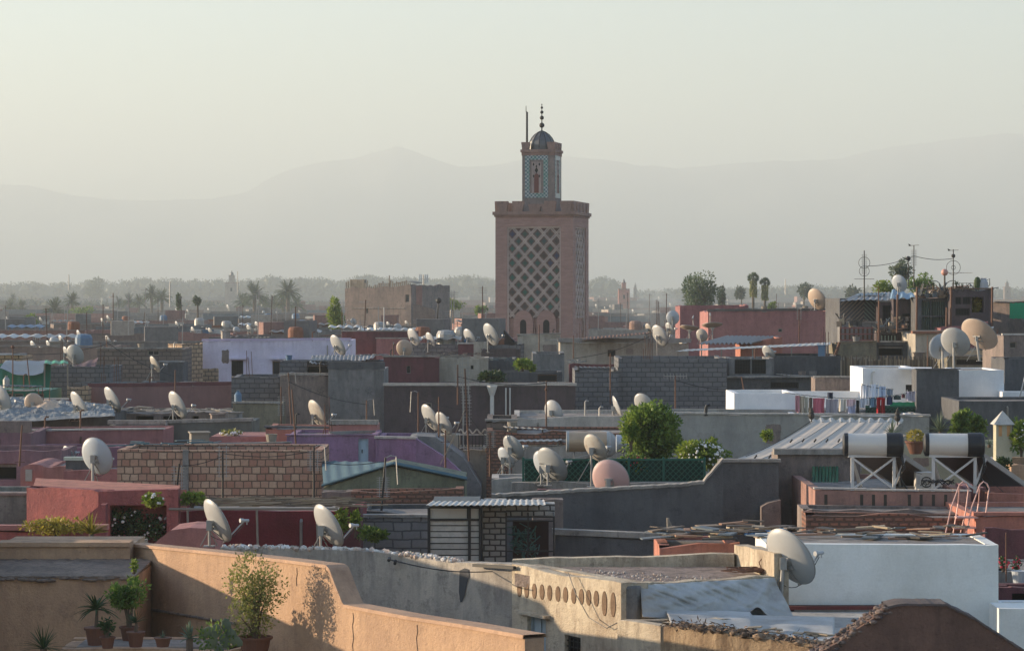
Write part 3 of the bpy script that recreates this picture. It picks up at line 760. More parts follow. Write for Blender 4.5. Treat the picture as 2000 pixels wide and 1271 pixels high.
def palm_mesh(r, cr, hgt, n=34, fan=False):
    """trunk mesh and crown mesh, foot at origin"""
    tr = MB(); R0 = .28*cr/3+.06
    tr.tube([(0, 0, 0), (.1, .05, hgt*.5), (0, 0, hgt)], [R0*1.3, R0, R0*1.25], 9)
    cwn = MB(); c = Vector((0, 0, hgt))
    for i in range(n):
        a = 2*math.pi*i*.618+r.uniform(-.2, .2); e = r.uniform(-.35, 1.35); L_ = cr*r.uniform(.85, 1.1)
        d = Vector((math.cos(a)*math.cos(e), math.sin(a)*math.cos(e), math.sin(e))); sd_ = Vector((-math.sin(a), math.cos(a), 0)); K = 9; prev = None
        for k in range(K+1):
            t = k/K; q = c+d*L_*t+Vector((0, 0, -.42*L_*t*t*max(.2, math.cos(e))))
            if prev is not None:
                ax = (q-prev).normalized()
                for sg in (-1, 1):
                    for u in (0, .5):
                        w_ = cr*.24*(1-abs(t-.45)*1.1)
                        pp = prev+(q-prev)*u
                        cwn.leaf(pp, ax*.8+sd_*sg+Vector((0, 0, -.25)), Vector((0, 0, 1)), w_, cr*.062)
                cwn.bar(prev, q, .02*cr, .012*cr)
            prev = q
    return tr, cwn
def fanpalm_mesh(r, cr, hgt):
    tr = MB(); tr.tube([(0, 0, 0), (0, 0, hgt*.5), (0, 0, hgt)], [cr*.22, cr*.2, cr*.2], 9)
    sk = MB(); cw = MB(); c = Vector((0, 0, hgt))
    for i in range(420):                                  # skirt of dead leaves
        a = r.uniform(0, 6.28); z = hgt-cr*.2-r.random()*cr*2.4; q = cr*r.uniform(.25, .5)
        sk.leaf((q*math.cos(a), q*math.sin(a), z), (math.cos(a)*.35, math.sin(a)*.35, -1), rv(r), cr*.5, cr*.12)
    for i in range(46):
        a = r.uniform(0, 6.28); e = r.uniform(-.5, 1.4); d = Vector((math.cos(a)*math.cos(e), math.sin(a)*math.cos(e), math.sin(e))); q = c+d*cr*.5
        for k in range(9):
            b = (k-4)*.28; d2 = (d*math.cos(b)+d.orthogonal().normalized()*math.sin(b)); cw.leaf(q, d2+Vector((0, 0, -.15)), rv(r), cr*.52, cr*.09)
        cw.bar(c, q, .03*cr)
    return tr, cw, sk
# ------------------------------------------------------------------ far town, trees, palms
W_C = {
 'grey': plaster('far_grey', (.20, .19, .18), (.12, .115, .11)), 'grey-brown': plaster('far_brown', (.25, .19, .155), (.14, .11, .10)),
 'dusty pink': plaster('far_pink', (.38, .21, .17), (.22, .13, .12)), 'pale cream': plaster('far_cream', (.42, .37, .31), (.26, .22, .19)),
 'rosy brown': plaster('far_rose', (.30, .17, .14), (.18, .11, .10)), 'slate-blue': plaster('far_slate', (.17, .19, .20), (.11, .12, .13)),
 'bare-block': brick('far_block', (.22, .20, .19), (.17, .16, .155), (.10, .10, .10), .45, .22, .025)}
ROWS = [(160, 679), (185, 665), (220, 652), (250, 646), (285, 641), (330, 635), (380, 630), (455, 624), (540, 619), (650, 614), (780, 609), (930, 604), (1100, 599), (1500, 590), (1950, 583)]
MARK = [(-500, 60, 'at the left edge'), (60, 200, 'under the far left palms'), (200, 330, 'under the tall palm pair'), (330, 440, 'left of the small far minaret'), (440, 530, 'beside the small far minaret'),
        (530, 660, 'between palms and ruined block'), (660, 850, 'in front of the ruined block'), (850, 975, 'left of the brick minaret'), (975, 1150, 'behind the brick minaret'), (1150, 1240, 'right of the brick minaret'),
        (1240, 1330, 'near the drifting smoke'), (1330, 1430, 'under the big dark tree'), (1430, 1520, 'beside the fan palms'), (1520, 1640, 'above the long pink wall'), (1640, 3000, 'behind the rooftop shack')]
def where(px): return next(t for a, b, t in MARK if a <= px < b)
ORD = ['leftmost', 'second', 'third', 'fourth', 'fifth', 'sixth', 'seventh', 'eighth', 'ninth', 'tenth', 'eleventh', 'twelfth']+['%dth' % i for i in range(13, 40)]
def settle(lst):
    """lst: (root, px, label). Twins get their order from the left."""
    d = {}
    for o, px, l in lst: d.setdefault(l, []).append((px, o))
    for l, q in d.items():
        q.sort(key=lambda t: t[0])
        for i, (px, o) in enumerate(q):
            o['label'] = l if len(q) == 1 else (l+', '+(ORD[i]+' of these' if i == 0 else ORD[i]+' from left'))
fr = random.Random(21); HROW = {}; fl_ = []
skip = {160: [(355, 690), (740, 860), (1000, 1330), (1370, 2100)], 185: [(960, 1160), (1370, 2100)], 220: [(1330, 2100)], 250: [(1330, 2100)], 285: [(1345, 1640), (1700, 2100)], 330: [(655, 870), (1345, 1640), (1700, 2100)], 380: [(655, 870)], 455: [(655, 870)]}
ROWN = {160: 'nearest hazy row', 185: 'nearest hazy row', 220: 'near hazy row', 250: 'near hazy row', 330: 'middle hazy row', 455: 'middle hazy row', 650: 'far hazy row', 930: 'far hazy row', 285: 'near hazy row', 380: 'middle hazy row', 540: 'middle hazy row', 780: 'far hazy row', 1100: 'far hazy row', 1500: 'farthest row', 1950: 'farthest row'}
for ri, (D, py) in enumerate(ROWS):
    px = -120+fr.uniform(0, 60); HROW[D] = []
    while px < 2080:
        wm = fr.uniform(4.0, 9.5)*(1+D/700); wpx = wm*F/D; a, b = px, px+wpx; px = b-fr.uniform(-.02, .06)*wpx
        mid = (a+b)/2; amp = 9 if D < 300 else (7 if D < 600 else 5)
        if any(s0-10 < mid < s1+10 for s0, s1 in skip.get(D, [])): continue
        pyy = py+fr.uniform(-amp, amp*.6); key = fr.choices(list(W_C), [3.5, 3.5, 2.6, 2.6, 2.4, 2, 2.2])[0]
        if mid > 1150 and D > 400: key = fr.choices(list(W_C), [3, 2, 2.5, 2.5, 2, 2, 1])[0]
        wins = []
        nw = fr.choice([0, 1, 1, 2, 3]) if D < 500 else fr.choice([0, 1, 2])
        for i in range(nw):
            cxp = a+wpx*(i+.5+fr.uniform(-.2, .2))/nw; hw = pm(1, 1)*F*fr.uniform(.3, .6)/D; yt = pyy+F*fr.uniform(.7, 1.1)/D
            wins.append((cxp-hw, yt, cxp+hw, yt+F*fr.uniform(.6, 1.1)/D, 'pane'))
        Dj = D+fr.uniform(-.05, .05)*D; tw = fr.uniform(-.06, .08)*D*wpx/F*5
        label = '%s %s house %s, %s' % (key, 'wide low' if wm > 7.8*(1+D/700) else ('narrow' if wm < 5.6*(1+D/700) else 'flat-roofed'), where(mid), ROWN[D])
        h = house('far_house', label, 'house', a, b, Dj, pyy, W_C[key], D1=Dj+tw, py1=pyy-(tw/Dj)*(pyy-H), depth=fr.uniform(6, 10), wins=wins, jit=.07, cope=(M_ROOF if fr.random() < .35 else None), group='flat-roofed houses of the far town')
        HROW[D].append((a, b, h, pyy)); fl_.append((h.root, mid, label))
        # a stair-head or tank on some roofs, part of the building
        if fr.random() < .45:
            mb = MB(); q = fr.uniform(.1, .6)*h.L; ww = fr.uniform(1.5, 3); mb.box((q+ww/2, 3.2, h.zd+fr.uniform(.5, 1.0)), (ww, 2, 2.0)); mb.build('stair_head', W_C[fr.choice(['grey', 'pale cream', 'rosy brown'])], h.root)
settle(fl_)
# roof clutter: boards, drums, sheets
cl_ = []
C_M = [M_GALV, M_WOODG, paint('pale_sheet', (.55, .55, .52), .7), paint('blue_drum', (.08, .16, .26), .5), paint('rust_sheet', (.22, .09, .05), .8)]
for D in (160, 185, 220, 250, 285, 330, 380):
    for a, b, h, pyy in HROW[D]:
        for _ in range(fr.choice([0, 1, 2, 3])):
            t = fr.uniform(.1, .9); x = h.L*t; k = fr.choice([0, 1, 1, 2, 2])
            M_ = Matrix.Translation(Vector((h.A.x, h.A.y, 0))) @ Matrix.Rotation(h.ang, 4, 'Z'); zt = h.zd+h.z0
            w_ = M_ @ Vector((x, 1.2, 0)); pxx = 1000+w_.x*F/w_.y
            if k == 0:
                mb = MB(); mb.lathe([(.5, 0), (.55, .1), (.55, 1.0), (.45, 1.2), (.15, 1.25)], (0, 0, 0), 14); nm, lb, ct, mt = 'water_tank', 'squat round water tank', 'water tank', fr.choice([C_M[0], C_M[3], C_M[4], M_TRIM])
            elif k == 1:
                mb = MB(); mb.grid(lambda u, v: ((u-.5)*3, (v-.5)*2, .75+.15*v+.06*math.sin(u*24)), 24, 2, .02)
                for sx in (-1.3, 1.3):
                    for sy in (-.8, .8): mb.box((sx, sy, .36), (.07, .07, .74))
                nm, lb, ct, mt = 'tin_canopy', 'low tin canopy', 'canopy', fr.choice(C_M)
            else:
                mb = MB(); mb.box((0, 0, .35), (.9, .6, .7)); mb.box((0, 0, .74), (1.0, .7, .06)); mb.box((-.2, -.31, .4), (.3, .04, .3)); nm, lb, ct, mt = 'rooftop_box', 'small boxy cabinet', 'cabinet', fr.choice(C_M)
            o = mb.build(nm, mt, None, loc=(w_.x, w_.y, zt)); l = lb+' '+where(pxx)+', '+ROWN[D]; tag(o, l, ct, 'odds and ends on the far roofs'); cl_.append((o, pxx, l))
settle(cl_)
# ruined block with stub posts along its roof
MB_R = plaster('block_render', (.27, .21, .18), (.15, .13, .12), stain=.8)
h = house('ruined_block', 'big grey-brown block with jagged posts along its flat roof, left of the brick minaret', 'building', 674, 803, 300, 562, MB_R, D1=296, py1=557, depth=9, par=.3, jit=.15,
          wins=[(792, 575, 800, 590, 'pane'), (715, 600, 719, 612, 'pane')])
mb = MB(); r = random.Random(5)
for i in range(34):
    x = h.L*(i+.3)/34; hh = r.choice([.3, .5, .7, .8, .6]) if not 12 < i < 15 else .15; mb.box((x, .12, h.zd+.3+hh/2), (r.uniform(.06, .16), .14, hh+.1))
mb.box((h.L*.18, .3, h.zd+.75), (1.9, .5, 1.0)); mb.box((h.L*.66, .2, h.zd+.9), (.1, .1, 1.6))
mb.grid(lambda u, v: (h.L*(.66+.34*u), 1.0+1.5*v, h.zd+.75+.25*math.sin(u*3)+.1*v), 12, 3, .05)
mb.build('roof_posts', M_WOODG, h.root)
mb = MB()
for z in (2.0, 4.4): mb.box((h.L*.5, -.03, h.zd-z), (h.L*.8, .05, .12))
mb.build('string_course', M_ROOF, h.root)
house('ruined_annex', 'dusty pink annex on the right end of the ruined block', 'building', 801, 824, 297, 558, W_C['dusty pink'], depth=6, wins=[(806, 580, 812, 592, 'pane')])
house('stepped_house', 'brown stepped house right of the ruined block, sloping shoulder', 'house', 806, 850, 285, 594, W_C['grey-brown'], py1=605, depth=6)
# far minarets
def small_minaret(px0, px1, pyt, D, l0, l1, plt, label, m, tip):
    a = P(px0, pyt, D); w_ = pm(px1-px0, D); root = thing('far_minaret', label, 'minaret', (a.x, D, 0)); zt = Z(pyt, D)
    mb = MB(); mb.box((w_/2, w_/2, zt/2), (w_, w_, zt)); mb.build('shaft', m, root)
    mb = MB()
    for i in range(5):
        for j in (0, 1): mb.box((w_*(i+.5)/5, w_*j+(.12 if j == 0 else -.12), zt+.25), (w_*.13, .2, .5)); mb.box((w_*j+(.12 if j == 0 else -.12), w_*(i+.5)/5, zt+.251), (.2, w_*.13, .5))
    mb.build('merlon', M_TRIM, root)
    lw = pm(l1-l0, D); lx = pm((l0+l1)/2-px0, D); zl = Z(plt, D)
    mb = MB(); mb.box((lx, w_/2, (zt+zl)/2), (lw, lw, zl-zt)); mb.box((lx, w_/2, zl+.1), (lw*1.15, lw*1.15, .2)); mb.build('lantern', m, root)
    mb = MB(); rr = lw*.36; mb.lathe([(rr, 0), (rr, rr*.4), (rr*.8, rr*1.1), (rr*.4, rr*1.5), (.05, rr*1.8)], (lx, w_/2, zl+.2), 12); mb.tube([(lx, w_/2, zl), (lx, w_/2, Z(tip, D))], .12, 6)
    for k in (.35, .6, .8): mb.lathe([(.01, -.3), (.26, 0), (.01, .3)], (lx, w_/2, zl+rr*1.6+(Z(tip, D)-zl-rr*1.6)*k), 8)
    mb.build('dome', M_LEAD, root)
    mb = MB(); mb.box((w_*.5, -.02, zt*.82), (w_*.16, .06, zt*.1)); mb.build('window', M_HOLE, root)
small_minaret(439.5, 464, 553, 1400, 446, 457, 538, 'tiny pale minaret in the haze among the palms', W_C['pale cream'], 528)
small_minaret(1208, 1230, 566, 1000, 1215, 1223, 553, 'small pink minaret in the haze right of the brick minaret', plaster('pink_tower', (.50, .22, .17), (.32, .16, .13)), 545)
small_minaret(1237.5, 1244, 563, 1700, 1239, 1243, 558, 'thin grey minaret just right of the small pink minaret', W_C['grey'], 552)
small_minaret(1409, 1417, 566, 1700, 1411, 1415, 560, 'slim far minaret between the dark tree and fan palms', W_C['grey-brown'], 552)
small_minaret(1962, 1974, 561, 1900, 1965, 1971, 553, 'stubby far minaret on the skyline at the right edge', W_C['grey-brown'], 546)
# skyline masts
aerial(134.5, 536, 566, 900, 'lone thin mast on the far left skyline', [('cross', .7, 1.2, 0)], r=.22, m=M_GALV, cat='mast', name='radio_mast')
aerial(332, 549, 600, 500, 'thin stayed mast right of the tall palm pair', [('cross', .55, .8, 0)], r=.12, m=M_GALV, cat='mast', name='radio_mast')
aerial(464, 530, 575, 700, 'thin pole touching the right side of the tiny pale minaret', [], r=.12, m=M_GALV, cat='mast', name='radio_mast')
aerial(1534, 545, 575, 800, 'short far mast above the long pink wall', [('cross', .8, .8, 0)], r=.16, m=M_GALV, cat='mast', name='radio_mast')
mast = aerial(827, 536, 585, 330, 'telephone mast with upright panel antennas beside the ruined block', [], r=.09, m=M_GALV, cat='mast', name='telephone_mast')
for dx in (-.45, -.2, .25, .5):
    mb = MB(); mb.box((dx, -.1, 2.6), (.14, .12, 1.1)); mb.bar((0, 0, 2.6), (dx, -.08, 2.6), .05); mb.build('antenna_panel', C_M[2], mast)
aerial(221, 572, 625, 260, 'tall thin pole on a far roof under the palms at left', [('cross', .85, .5, 0), ('ball', .88, .07, 0)], r=.05, m=M_RUST)
aerial(750, 600, 640, 230, 'white-tipped pole in front of the ruined block', [], r=.05, m=C_M[2])
a_ = aerial(857, 584, 640, 200, 'dark framework mast with round disc top, left of the brick minaret', [('cross', .35, .5, 0), ('ball', .95, .22, 0), ('panel', .5, .9, 0)], r=.05, m=M_IRON, lean=4)

# trees
L_WOOD = leafm('leaf_wood', (.035, .055, .03), (.06, .08, .045), .12)
def wood(name, prof, D, label, seed, dens=1.0, m=L_WOOD):
    r = random.Random(seed); mb = MB(); px = prof[0][0]
    while px < prof[-1][0]:
        top = interp(prof, px)+r.uniform(-2.5, 3); rad = r.uniform(2.6, 5.5)*D/1300; zt = Z(top, D); Dq = D+r.uniform(-40, 60)
        for k in range(3):
            cz = zt-rad*(.8+k*1.5)
            if cz > 1: cc = (X(px, D)+r.uniform(-1, 1), Dq+r.uniform(-6, 6), cz); cloud(mb, cc, (rad*1.15, rad, rad*.95), int(120*dens), .9*D/1100, r, .5); mb.rock(cc, rad*.85, r)
        px += r.uniform(3.5, 9)*F/D*.35
    return tag(mb.build(name, m), label, 'wood', kind='stuff')
wood('distant_woodland', [(-200, 556), (0, 558), (35, 554), (60, 553), (95, 558), (118, 552), (150, 559), (175, 548), (186, 545), (200, 556), (250, 551), (290, 544), (300, 550), (340, 545), (352, 553), (385, 548), (410, 553), (440, 545), (470, 551), (500, 548), (545, 540), (560, 548), (610, 545), (640, 547), (660, 552), (690, 545), (720, 541), (760, 546), (800, 543), (840, 548), (870, 545), (915, 540), (960, 548), (1000, 552), (1080, 556), (1160, 550), (1178, 544), (1196, 545), (1212, 558)], 2500, 'long hazy belt of trees across the horizon left of the minaret', 3)
wood('distant_woodland', [(1250, 570), (1330, 566), (1440, 565), (1520, 564), (1545, 558), (1560, 563), (1585, 556), (1620, 562), (1680, 566), (1700, 560), (1760, 566), (1860, 562), (1950, 566), (2150, 563)], 2500, 'thin hazy line of trees on the right-hand horizon', 4, .8)
wood('distant_woodland', [(-150, 583), (60, 585), (130, 590), (230, 588), (260, 592), (400, 590), (480, 588), (600, 590), (660, 592)], 1450, 'nearer band of hazy scrub and trees below the woodland belt', 6, .6)
def tree(px, py, w_, h_, D, label, m=None, seed=1, n=1600, ls=.35, group=None, blobs=11):
    r = random.Random(seed); c = P(px, py, D); W, Hh = pm(w_, D)/2, pm(h_, D)/2; root = thing('tree', label, 'tree', (c.x, c.y, 0), 0, group)
    if D > 240: c.z -= Hh*.6; Hh *= 1.6
    tr = MB(); cw = MB(); tr.tube([(0, 0, 0), (.1, 0, c.z*.5), (0, 0, c.z-Hh*.3)], [.3, .22, .14], 8)
    for i in range(blobs):
        v = rv(r); p = Vector((v.x*W*.72, v.y*W*.7, c.z+v.z*Hh*.72)); q = r.uniform(.28, .5)
        tr.tube([(0, 0, c.z-Hh*.8), (p.x*.5, p.y*.5, c.z-Hh*.3+(p.z-c.z)*.4), p], [.12, .07, .02], 5); cloud(cw, p, (W*q, W*q, Hh*q), int(n/blobs), ls, r)
    tr.build('trunk', M_BARK, root); cw.build('crown', m or L_DARK, root); return root
tree(1366, 562, 84, 66, 330, 'big dark tree on the skyline right of the minaret', L_PALM, 2, 4200, .34, blobs=22)
tree(1410, 570, 16, 44, 380, 'narrow tree touching the right side of the big dark tree', L_FAR, 3, 700)
tree(1448, 566, 26, 18, 700, 'low far tree left of the fan palms', L_FAR, 4, 500, .8)
tree(1570, 562, 30, 22, 650, 'round hazy tree beyond the long pink wall', L_FAR, 5, 600, .7)
tree(1665, 566, 30, 20, 700, 'hazy round tree left of the rooftop shack', L_FAR, 6, 600, .8)
tree(1760, 532, 44, 50, 200, 'airy tree rising behind the rooftop shack', L_GREY, 7, 1500, .22, blobs=16)
tree(1732, 563, 48, 40, 195, 'bright low tree left of the airy tree behind the shack', L_BRIGHT, 8, 1200, .2)
tree(1800, 556, 58, 40, 190, 'dome-shaped dark tree behind the grey rooftop dish', L_MID, 9, 1500, .2)
tree(187, 560, 44, 34, 2000, 'broad rounded tree standing out of the woodland belt at left', L_FAR, 10, 1200, 2.2)
tree(655, 606, 34, 46, 250, 'bushy tree with sunlit leaves left of the ruined block', L_BRIGHT, 11, 1400, .3)
tree(160, 606, 52, 26, 640, 'rounded green tree beside the far left palms', L_MID, 12, 1200, .5)
tree(349, 584, 9, 26, 420, 'small dark cypress-like tree right of the stayed mast', L_DARK, 13, 400, .4)
tree(386, 582, 14, 16, 420, 'small leaning dark tree left of the tiny pale minaret', L_DARK, 14, 400, .4)
tree(885, 590, 40, 14, 420, 'low green trees above the slate roofs left of the brick minaret', L_BRIGHT, 15, 500, .5)
tree(940, 603, 26, 16, 380, 'small green tree against the left side of the brick minaret', L_MID, 16, 500, .45)
tree(60, 622, 34, 14, 330, 'low green bushes behind the dishes at the left edge', L_MID, 17, 500, .35)
tree(1508, 592, 16, 14, 420, 'small bright tree at the foot of the fan palms', L_BRIGHT, 18, 300, .4)
PL = [(141, 588, 15, 520, 'date palm with feathery crown left of the rounded green tree'), (106, 606, 20, 420, 'low wide date palm in front of the rounded green tree'), (25, 582, 8, 800, 'small hazy palm on a tall trunk at far left'), (20, 600, 13, 560, 'date palm at the left edge, lower of the pair'),
      (43, 601, 13, 600, 'date palm at the left edge beside the low wide one'), (110, 590, 9, 800, 'faint hazy palm behind the low wide palm'), (232, 592, 11, 640, 'leftmost of three small palms in a row'), (252, 588, 13, 620, 'middle one of three small palms in a row'), (271, 590, 13, 600, 'rightmost of three small palms in a row'),
      (296, 574, 16, 560, 'tall slim palm, left one of the tall pair'), (316, 581, 16, 540, 'tall palm, right one of the tall pair'), (497, 578, 22, 520, 'large palm with fan of fronds right of the tiny pale minaret'), (474, 590, 17, 620, 'paler palm half hidden by the large palm'),
      (562, 570, 21, 500, 'tall bushy palm, highest of the group left of the ruined block'), (553, 592, 17, 540, 'lower palm left of the tall bushy palm trunk'), (578, 594, 15, 560, 'lower palm right of the tall bushy palm trunk'), (535, 592, 14, 640, 'faint palm between the two large palms'), (517, 592, 14, 640, 'hazy palm right of the large fan-shaped palm')]
for i, (px, py, rp, D, lb) in enumerate(PL):
    D *= 1.55; cr = pm(rp, D)*1.45; zc = Z(py, D); t_, c_ = palm_mesh(random.Random(i), cr, zc, 64)
    root = thing('date_palm', lb, 'palm', (X(px, D), D, 0), 0, 'date palms of the far town'); t_.build('trunk', M_BARK, root); c_.build('crown', L_PALM, root)
for i, (px, py, rp, lb) in enumerate([(1471, 543, 13, 'taller of the two shaggy fan palms on the skyline'), (1494, 552, 12, 'shorter shaggy fan palm, the right one of two')]):
    D = 420; t_, c_, s_ = fanpalm_mesh(random.Random(i+40), pm(rp, D), Z(py, D)); root = thing('fan_palm', lb, 'palm', (X(px, D), D, 0)); t_.build('trunk', M_BARK, root); c_.build('crown', L_PALM, root); s_.build('dead_leaves', L_DRY, root)

# far dishes: px, py, size ; each stands on the roof of the nearest row under it
far = [(14, 625, 16), (38, 627, 18), (80, 625, 13), (201, 628, 15), (212, 622, 14), (66, 676, 16), (97, 675, 19), (107, 668, 18, 'f'), (121, 665, 17), (155, 654, 21), (212, 665, 22), (246, 621, 9), (346, 634, 11), (345, 606, 9), (367, 608, 9), (408, 606, 10), (446, 601, 13),
       (378, 646, 15), (412, 648, 10), (462, 645, 11, 'f'), (488, 643, 20), (503, 636, 18), (671, 624, 16), (690, 628, 10, 'f'), (705, 655, 22), (722, 648, 14), (737, 650, 17), (759, 634, 13), (777, 640, 18, 'f'), (823, 643, 12), (795, 632, 8), (910, 638, 14), (930, 640, 13), (947, 609, 9),
       (1165, 598, 9), (1182, 602, 7), (1193, 600, 9), (1237, 608, 9), (1310, 595, 8), (1262, 642, 20), (1308, 641, 21), (1287, 582, 7), (515, 610, 7, 'f'), (540, 611, 7), (585, 609, 7), (1340, 586, 6), (1421, 587, 6), (455, 640, 8), (1180, 622, 7)]
fd = []
for i, t in enumerate(far):
    px, py, s_ = t[:3]; foot = py+s_*.62
    best = None
    for D, rows in HROW.items():
        for a, b, h, pyy in rows:
            if a+2 < px < b-2:
                q = abs((pyy+3)-foot)
                if best is None or q < best[0]: best = (q, h, D)
    q, h, D = best; Dq = h.A.y+1.0; sz = max(s_, F*.75/Dq)
    n = STD if len(t) == 3 else (.25, .9, .35)
    p = P(px, py, Dq); rr = pm(sz/2, Dq); lb = 'small white dish %s, %s' % (where(px), ROWN[D])
    o = dish_at(p, rr, (n[0]+fr.uniform(-.08, .08), n[1], n[2]+fr.uniform(-.05, .08)), min(h.zd, p.z-rr*.6), M_DISH if len(t) == 3 else M_DISHB, lb, 'satellite dishes on the far roofs', mast_r=.05, detail=1, braces=False)
    fd.append((o, px, lb))
settle(fd)
pl_ = []
for i in range(80):
    px = fr.uniform(5, 1640); D, py = fr.choice(ROWS[1:7])
    if 955 < px < 1165: continue
    hit = [q for q in HROW[D] if q[0]+2 < px < q[1]-2]
    if not hit: continue
    h = hit[0][2]; hh = fr.uniform(1.6, 4.2); l = 'thin aerial '+where(px)+', '+ROWN[D]; root = thing('aerial', l, 'aerial', (X(px, h.A.y+1), h.A.y+1, h.zd), 0, 'aerials on the far roofs')
    mb = MB(); mb.tube([(0, 0, 0), (fr.gauss(0, .1), 0, hh)], .035, 5); mb.build('mast', fr.choice([M_RUST, M_GALV]), root); mb = MB()
    for k in range(fr.choice([1, 3, 5])): mb.bar((-.35+.03*k, 0, hh-.15-.16*k), (.35-.03*k, 0, hh-.15-.16*k), .03)
    mb.build('aerial_head', M_GALV, root); pl_.append((root, px, l))
settle(pl_)
# drifting smoke right of the minaret
vm = bpy.data.materials.new('smoke_air'); vm.use_nodes = True; vn = vm.node_tree; vn.nodes.clear()
vp = vn.nodes.new('ShaderNodeVolumePrincipled'); vp.inputs['Color'].default_value = (.9, .95, .95, 1); vo = vn.nodes.new('ShaderNodeOutputMaterial'); vn.links.new(vp.outputs[0], vo.inputs[1])
tc = vn.nodes.new('ShaderNodeTexCoord'); ln = vn.nodes.new('ShaderNodeVectorMath'); ln.operation = 'LENGTH'; vn.links.new(tc.outputs['Object'], ln.inputs[0])
fo = ramp(vn, ln.outputs['Value'], .25, 1.0, 1, 0); nz = noise(vn, coords(vn, (1.6, 1.6, 1.1)), 1.5, 3, .6); nr = ramp(vn, nz, .42, .68, 0, .16)
mu = vn.nodes.new('ShaderNodeMath'); mu.operation = 'MULTIPLY'; vn.links.new(fo, mu.inputs[0]); vn.links.new(nr, mu.inputs[1]); vn.links.new(mu.outputs[0], vp.inputs['Density'])
mb = MB(); mb.lathe([(max(.01, math.sin(a)), -math.cos(a)) for a in [math.pi*k/10 for k in range(11)]], (0, 0, 0), 20)
o = mb.build('smoke', vm); c = P(1275, 598, 250); o.location = c; o.scale = (4.2, 3, 2.4); tag(o, 'thin pale smoke drifting over the roofs right of the minaret', 'smoke', kind='stuff')
# ------------------------------------------------------------------ materials of the nearer town
C_GREY = plaster('render_grey', (.25, .24, .23), (.12, .12, .12), stain=.7)
C_DGREY = plaster('render_dark_grey', (.12, .12, .122), (.065, .065, .07), stain=.6)
C_TAUPE = plaster('render_taupe', (.27, .21, .18), (.14, .115, .105), stain=.8)
C_CREAM = plaster('render_cream', (.48, .43, .35), (.28, .24, .19), stain=.5)
C_PINK = plaster('render_pink', (.42, .19, .17), (.26, .12, .11), stain=.5)
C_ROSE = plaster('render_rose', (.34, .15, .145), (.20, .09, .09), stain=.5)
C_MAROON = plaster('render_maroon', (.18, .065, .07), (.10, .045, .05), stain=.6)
C_BROWN = plaster('render_dark_brown', (.10, .075, .078), (.06, .05, .052), stain=.6)
C_PURPLE = plaster('render_purple', (.31, .18, .29), (.21, .13, .19), stain=.8)
C_SALMON = plaster('render_salmon', (.50, .20, .14), (.32, .14, .11), stain=.6)
C_VIOLET = plaster('render_lilac', (.74, .69, .80), (.58, .52, .64), stain=.35)
C_WHITE = plaster('render_white', (.80, .81, .82), (.66, .68, .70), stain=.12, bmp=.2)
C_OLIVE = plaster('render_olive', (.25, .22, .15), (.14, .12, .09), stain=.7)
C_OCHRE = plaster('render_ochre', (.56, .36, .22), (.38, .24, .16), stain=.5, bmp=.8, sc_=1.1)
C_BLOCK = brick('block_wall', (.185, .185, .19), (.14, .142, .15), (.085, .085, .09), .42, .21, .022, .5, 1)
C_BLOCKB = brick('block_wall_brown', (.26, .20, .16), (.19, .15, .13), (.11, .095, .085), .42, .22, .025, .5, 1)
C_STONE = brick('yellow_block', (.60, .42, .27), (.44, .30, .20), (.16, .12, .09), .34, .22, .028, .3, 1)
C_REDBR = brick('hollow_brick', (.42, .22, .16), (.60, .43, .31), (.15, .11, .085), .235, .20, .017, .3, 1.0, .37)
C_RUBBLE = brick('rubble_brick', (.38, .16, .10), (.26, .15, .11), (.13, .08, .06), .22, .11, .03, .55, 1)
MATS['door_blue'] = paint('door_paint_blue', (.42, .56, .64), .6, dirt=.4)
MATS['shutter_blue'] = paint('shutter_paint_blue', (.34, .42, .47), .6, dirt=.4)
M_COPE = plaster('coping_cement', (.36, .33, .29), (.17, .155, .14), stain=.8)
M_COPEW = plaster('coping_pale', (.55, .50, .44), (.32, .29, .26), stain=.6)
M_TIN = paint('corrugated_tin', (.26, .26, .26), .6, .3, .6, col2=(.22, .15, .11), dsc=1.5)
M_TINB = paint('blue_sheet', (.07, .13, .155), .8, .05, .35, col2=(.12, .17, .18), dsc=1.2)
M_TARPG = paint('green_tarp', (.01, .13, .075), .55, 0, .25, col2=(.01, .06, .04))
M_TARPW = paint('grey_tarp', (.42, .42, .43), .7, 0, .3)
M_TARPC = paint('pale_canvas', (.52, .46, .39), .8, 0, .2, col2=(.35, .30, .25), dsc=1)
M_GREEN = paint('green_trellis', (.01, .10, .065), .6)
M_BLK = paint('black_plastic', (.015, .015, .017), .45)
M_REED = island('reed', [(.22, .17, .11), (.14, .10, .07), (.30, .24, .17), (.10, .08, .06)], .9)

def sheet(name, label, cat, pts, D, m, amp=.03, period=.18, thick=.012, group=None, nu=None, along='u', posts=None, sag=0.0, ylen=None):
    """corrugated or cloth sheet over a quadrilateral of 3-D points (a,b,c,d): a->b front edge, d->c back edge"""
    a, b, c, d = [Vector(p) for p in pts]; root = thing(name, label, cat, a, 0, group); o = a
    Lu = (b-a).length; n = nu or max(8, min(240, int(Lu/period*6)))
    def fn(u, v):
        p = (a*(1-u)+b*u)*(1-v)+(d*(1-u)+c*u)*v
        return p-o+Vector((0, 0, amp*math.sin(u*Lu/period*2*math.pi)-sag*math.sin(math.pi*u)*math.sin(math.pi*min(1, v+.2))))
    mb = MB(); mb.grid(fn, n, 4, thick); mb.build('sheet', m, root)
    if posts:
        mb = MB()
        for u, v, zb in posts: q = fn(u, v); mb.bar(q, (q.x, q.y, zb-o.z), .06)
        mb.build('post', M_WOODG, root)
    return root
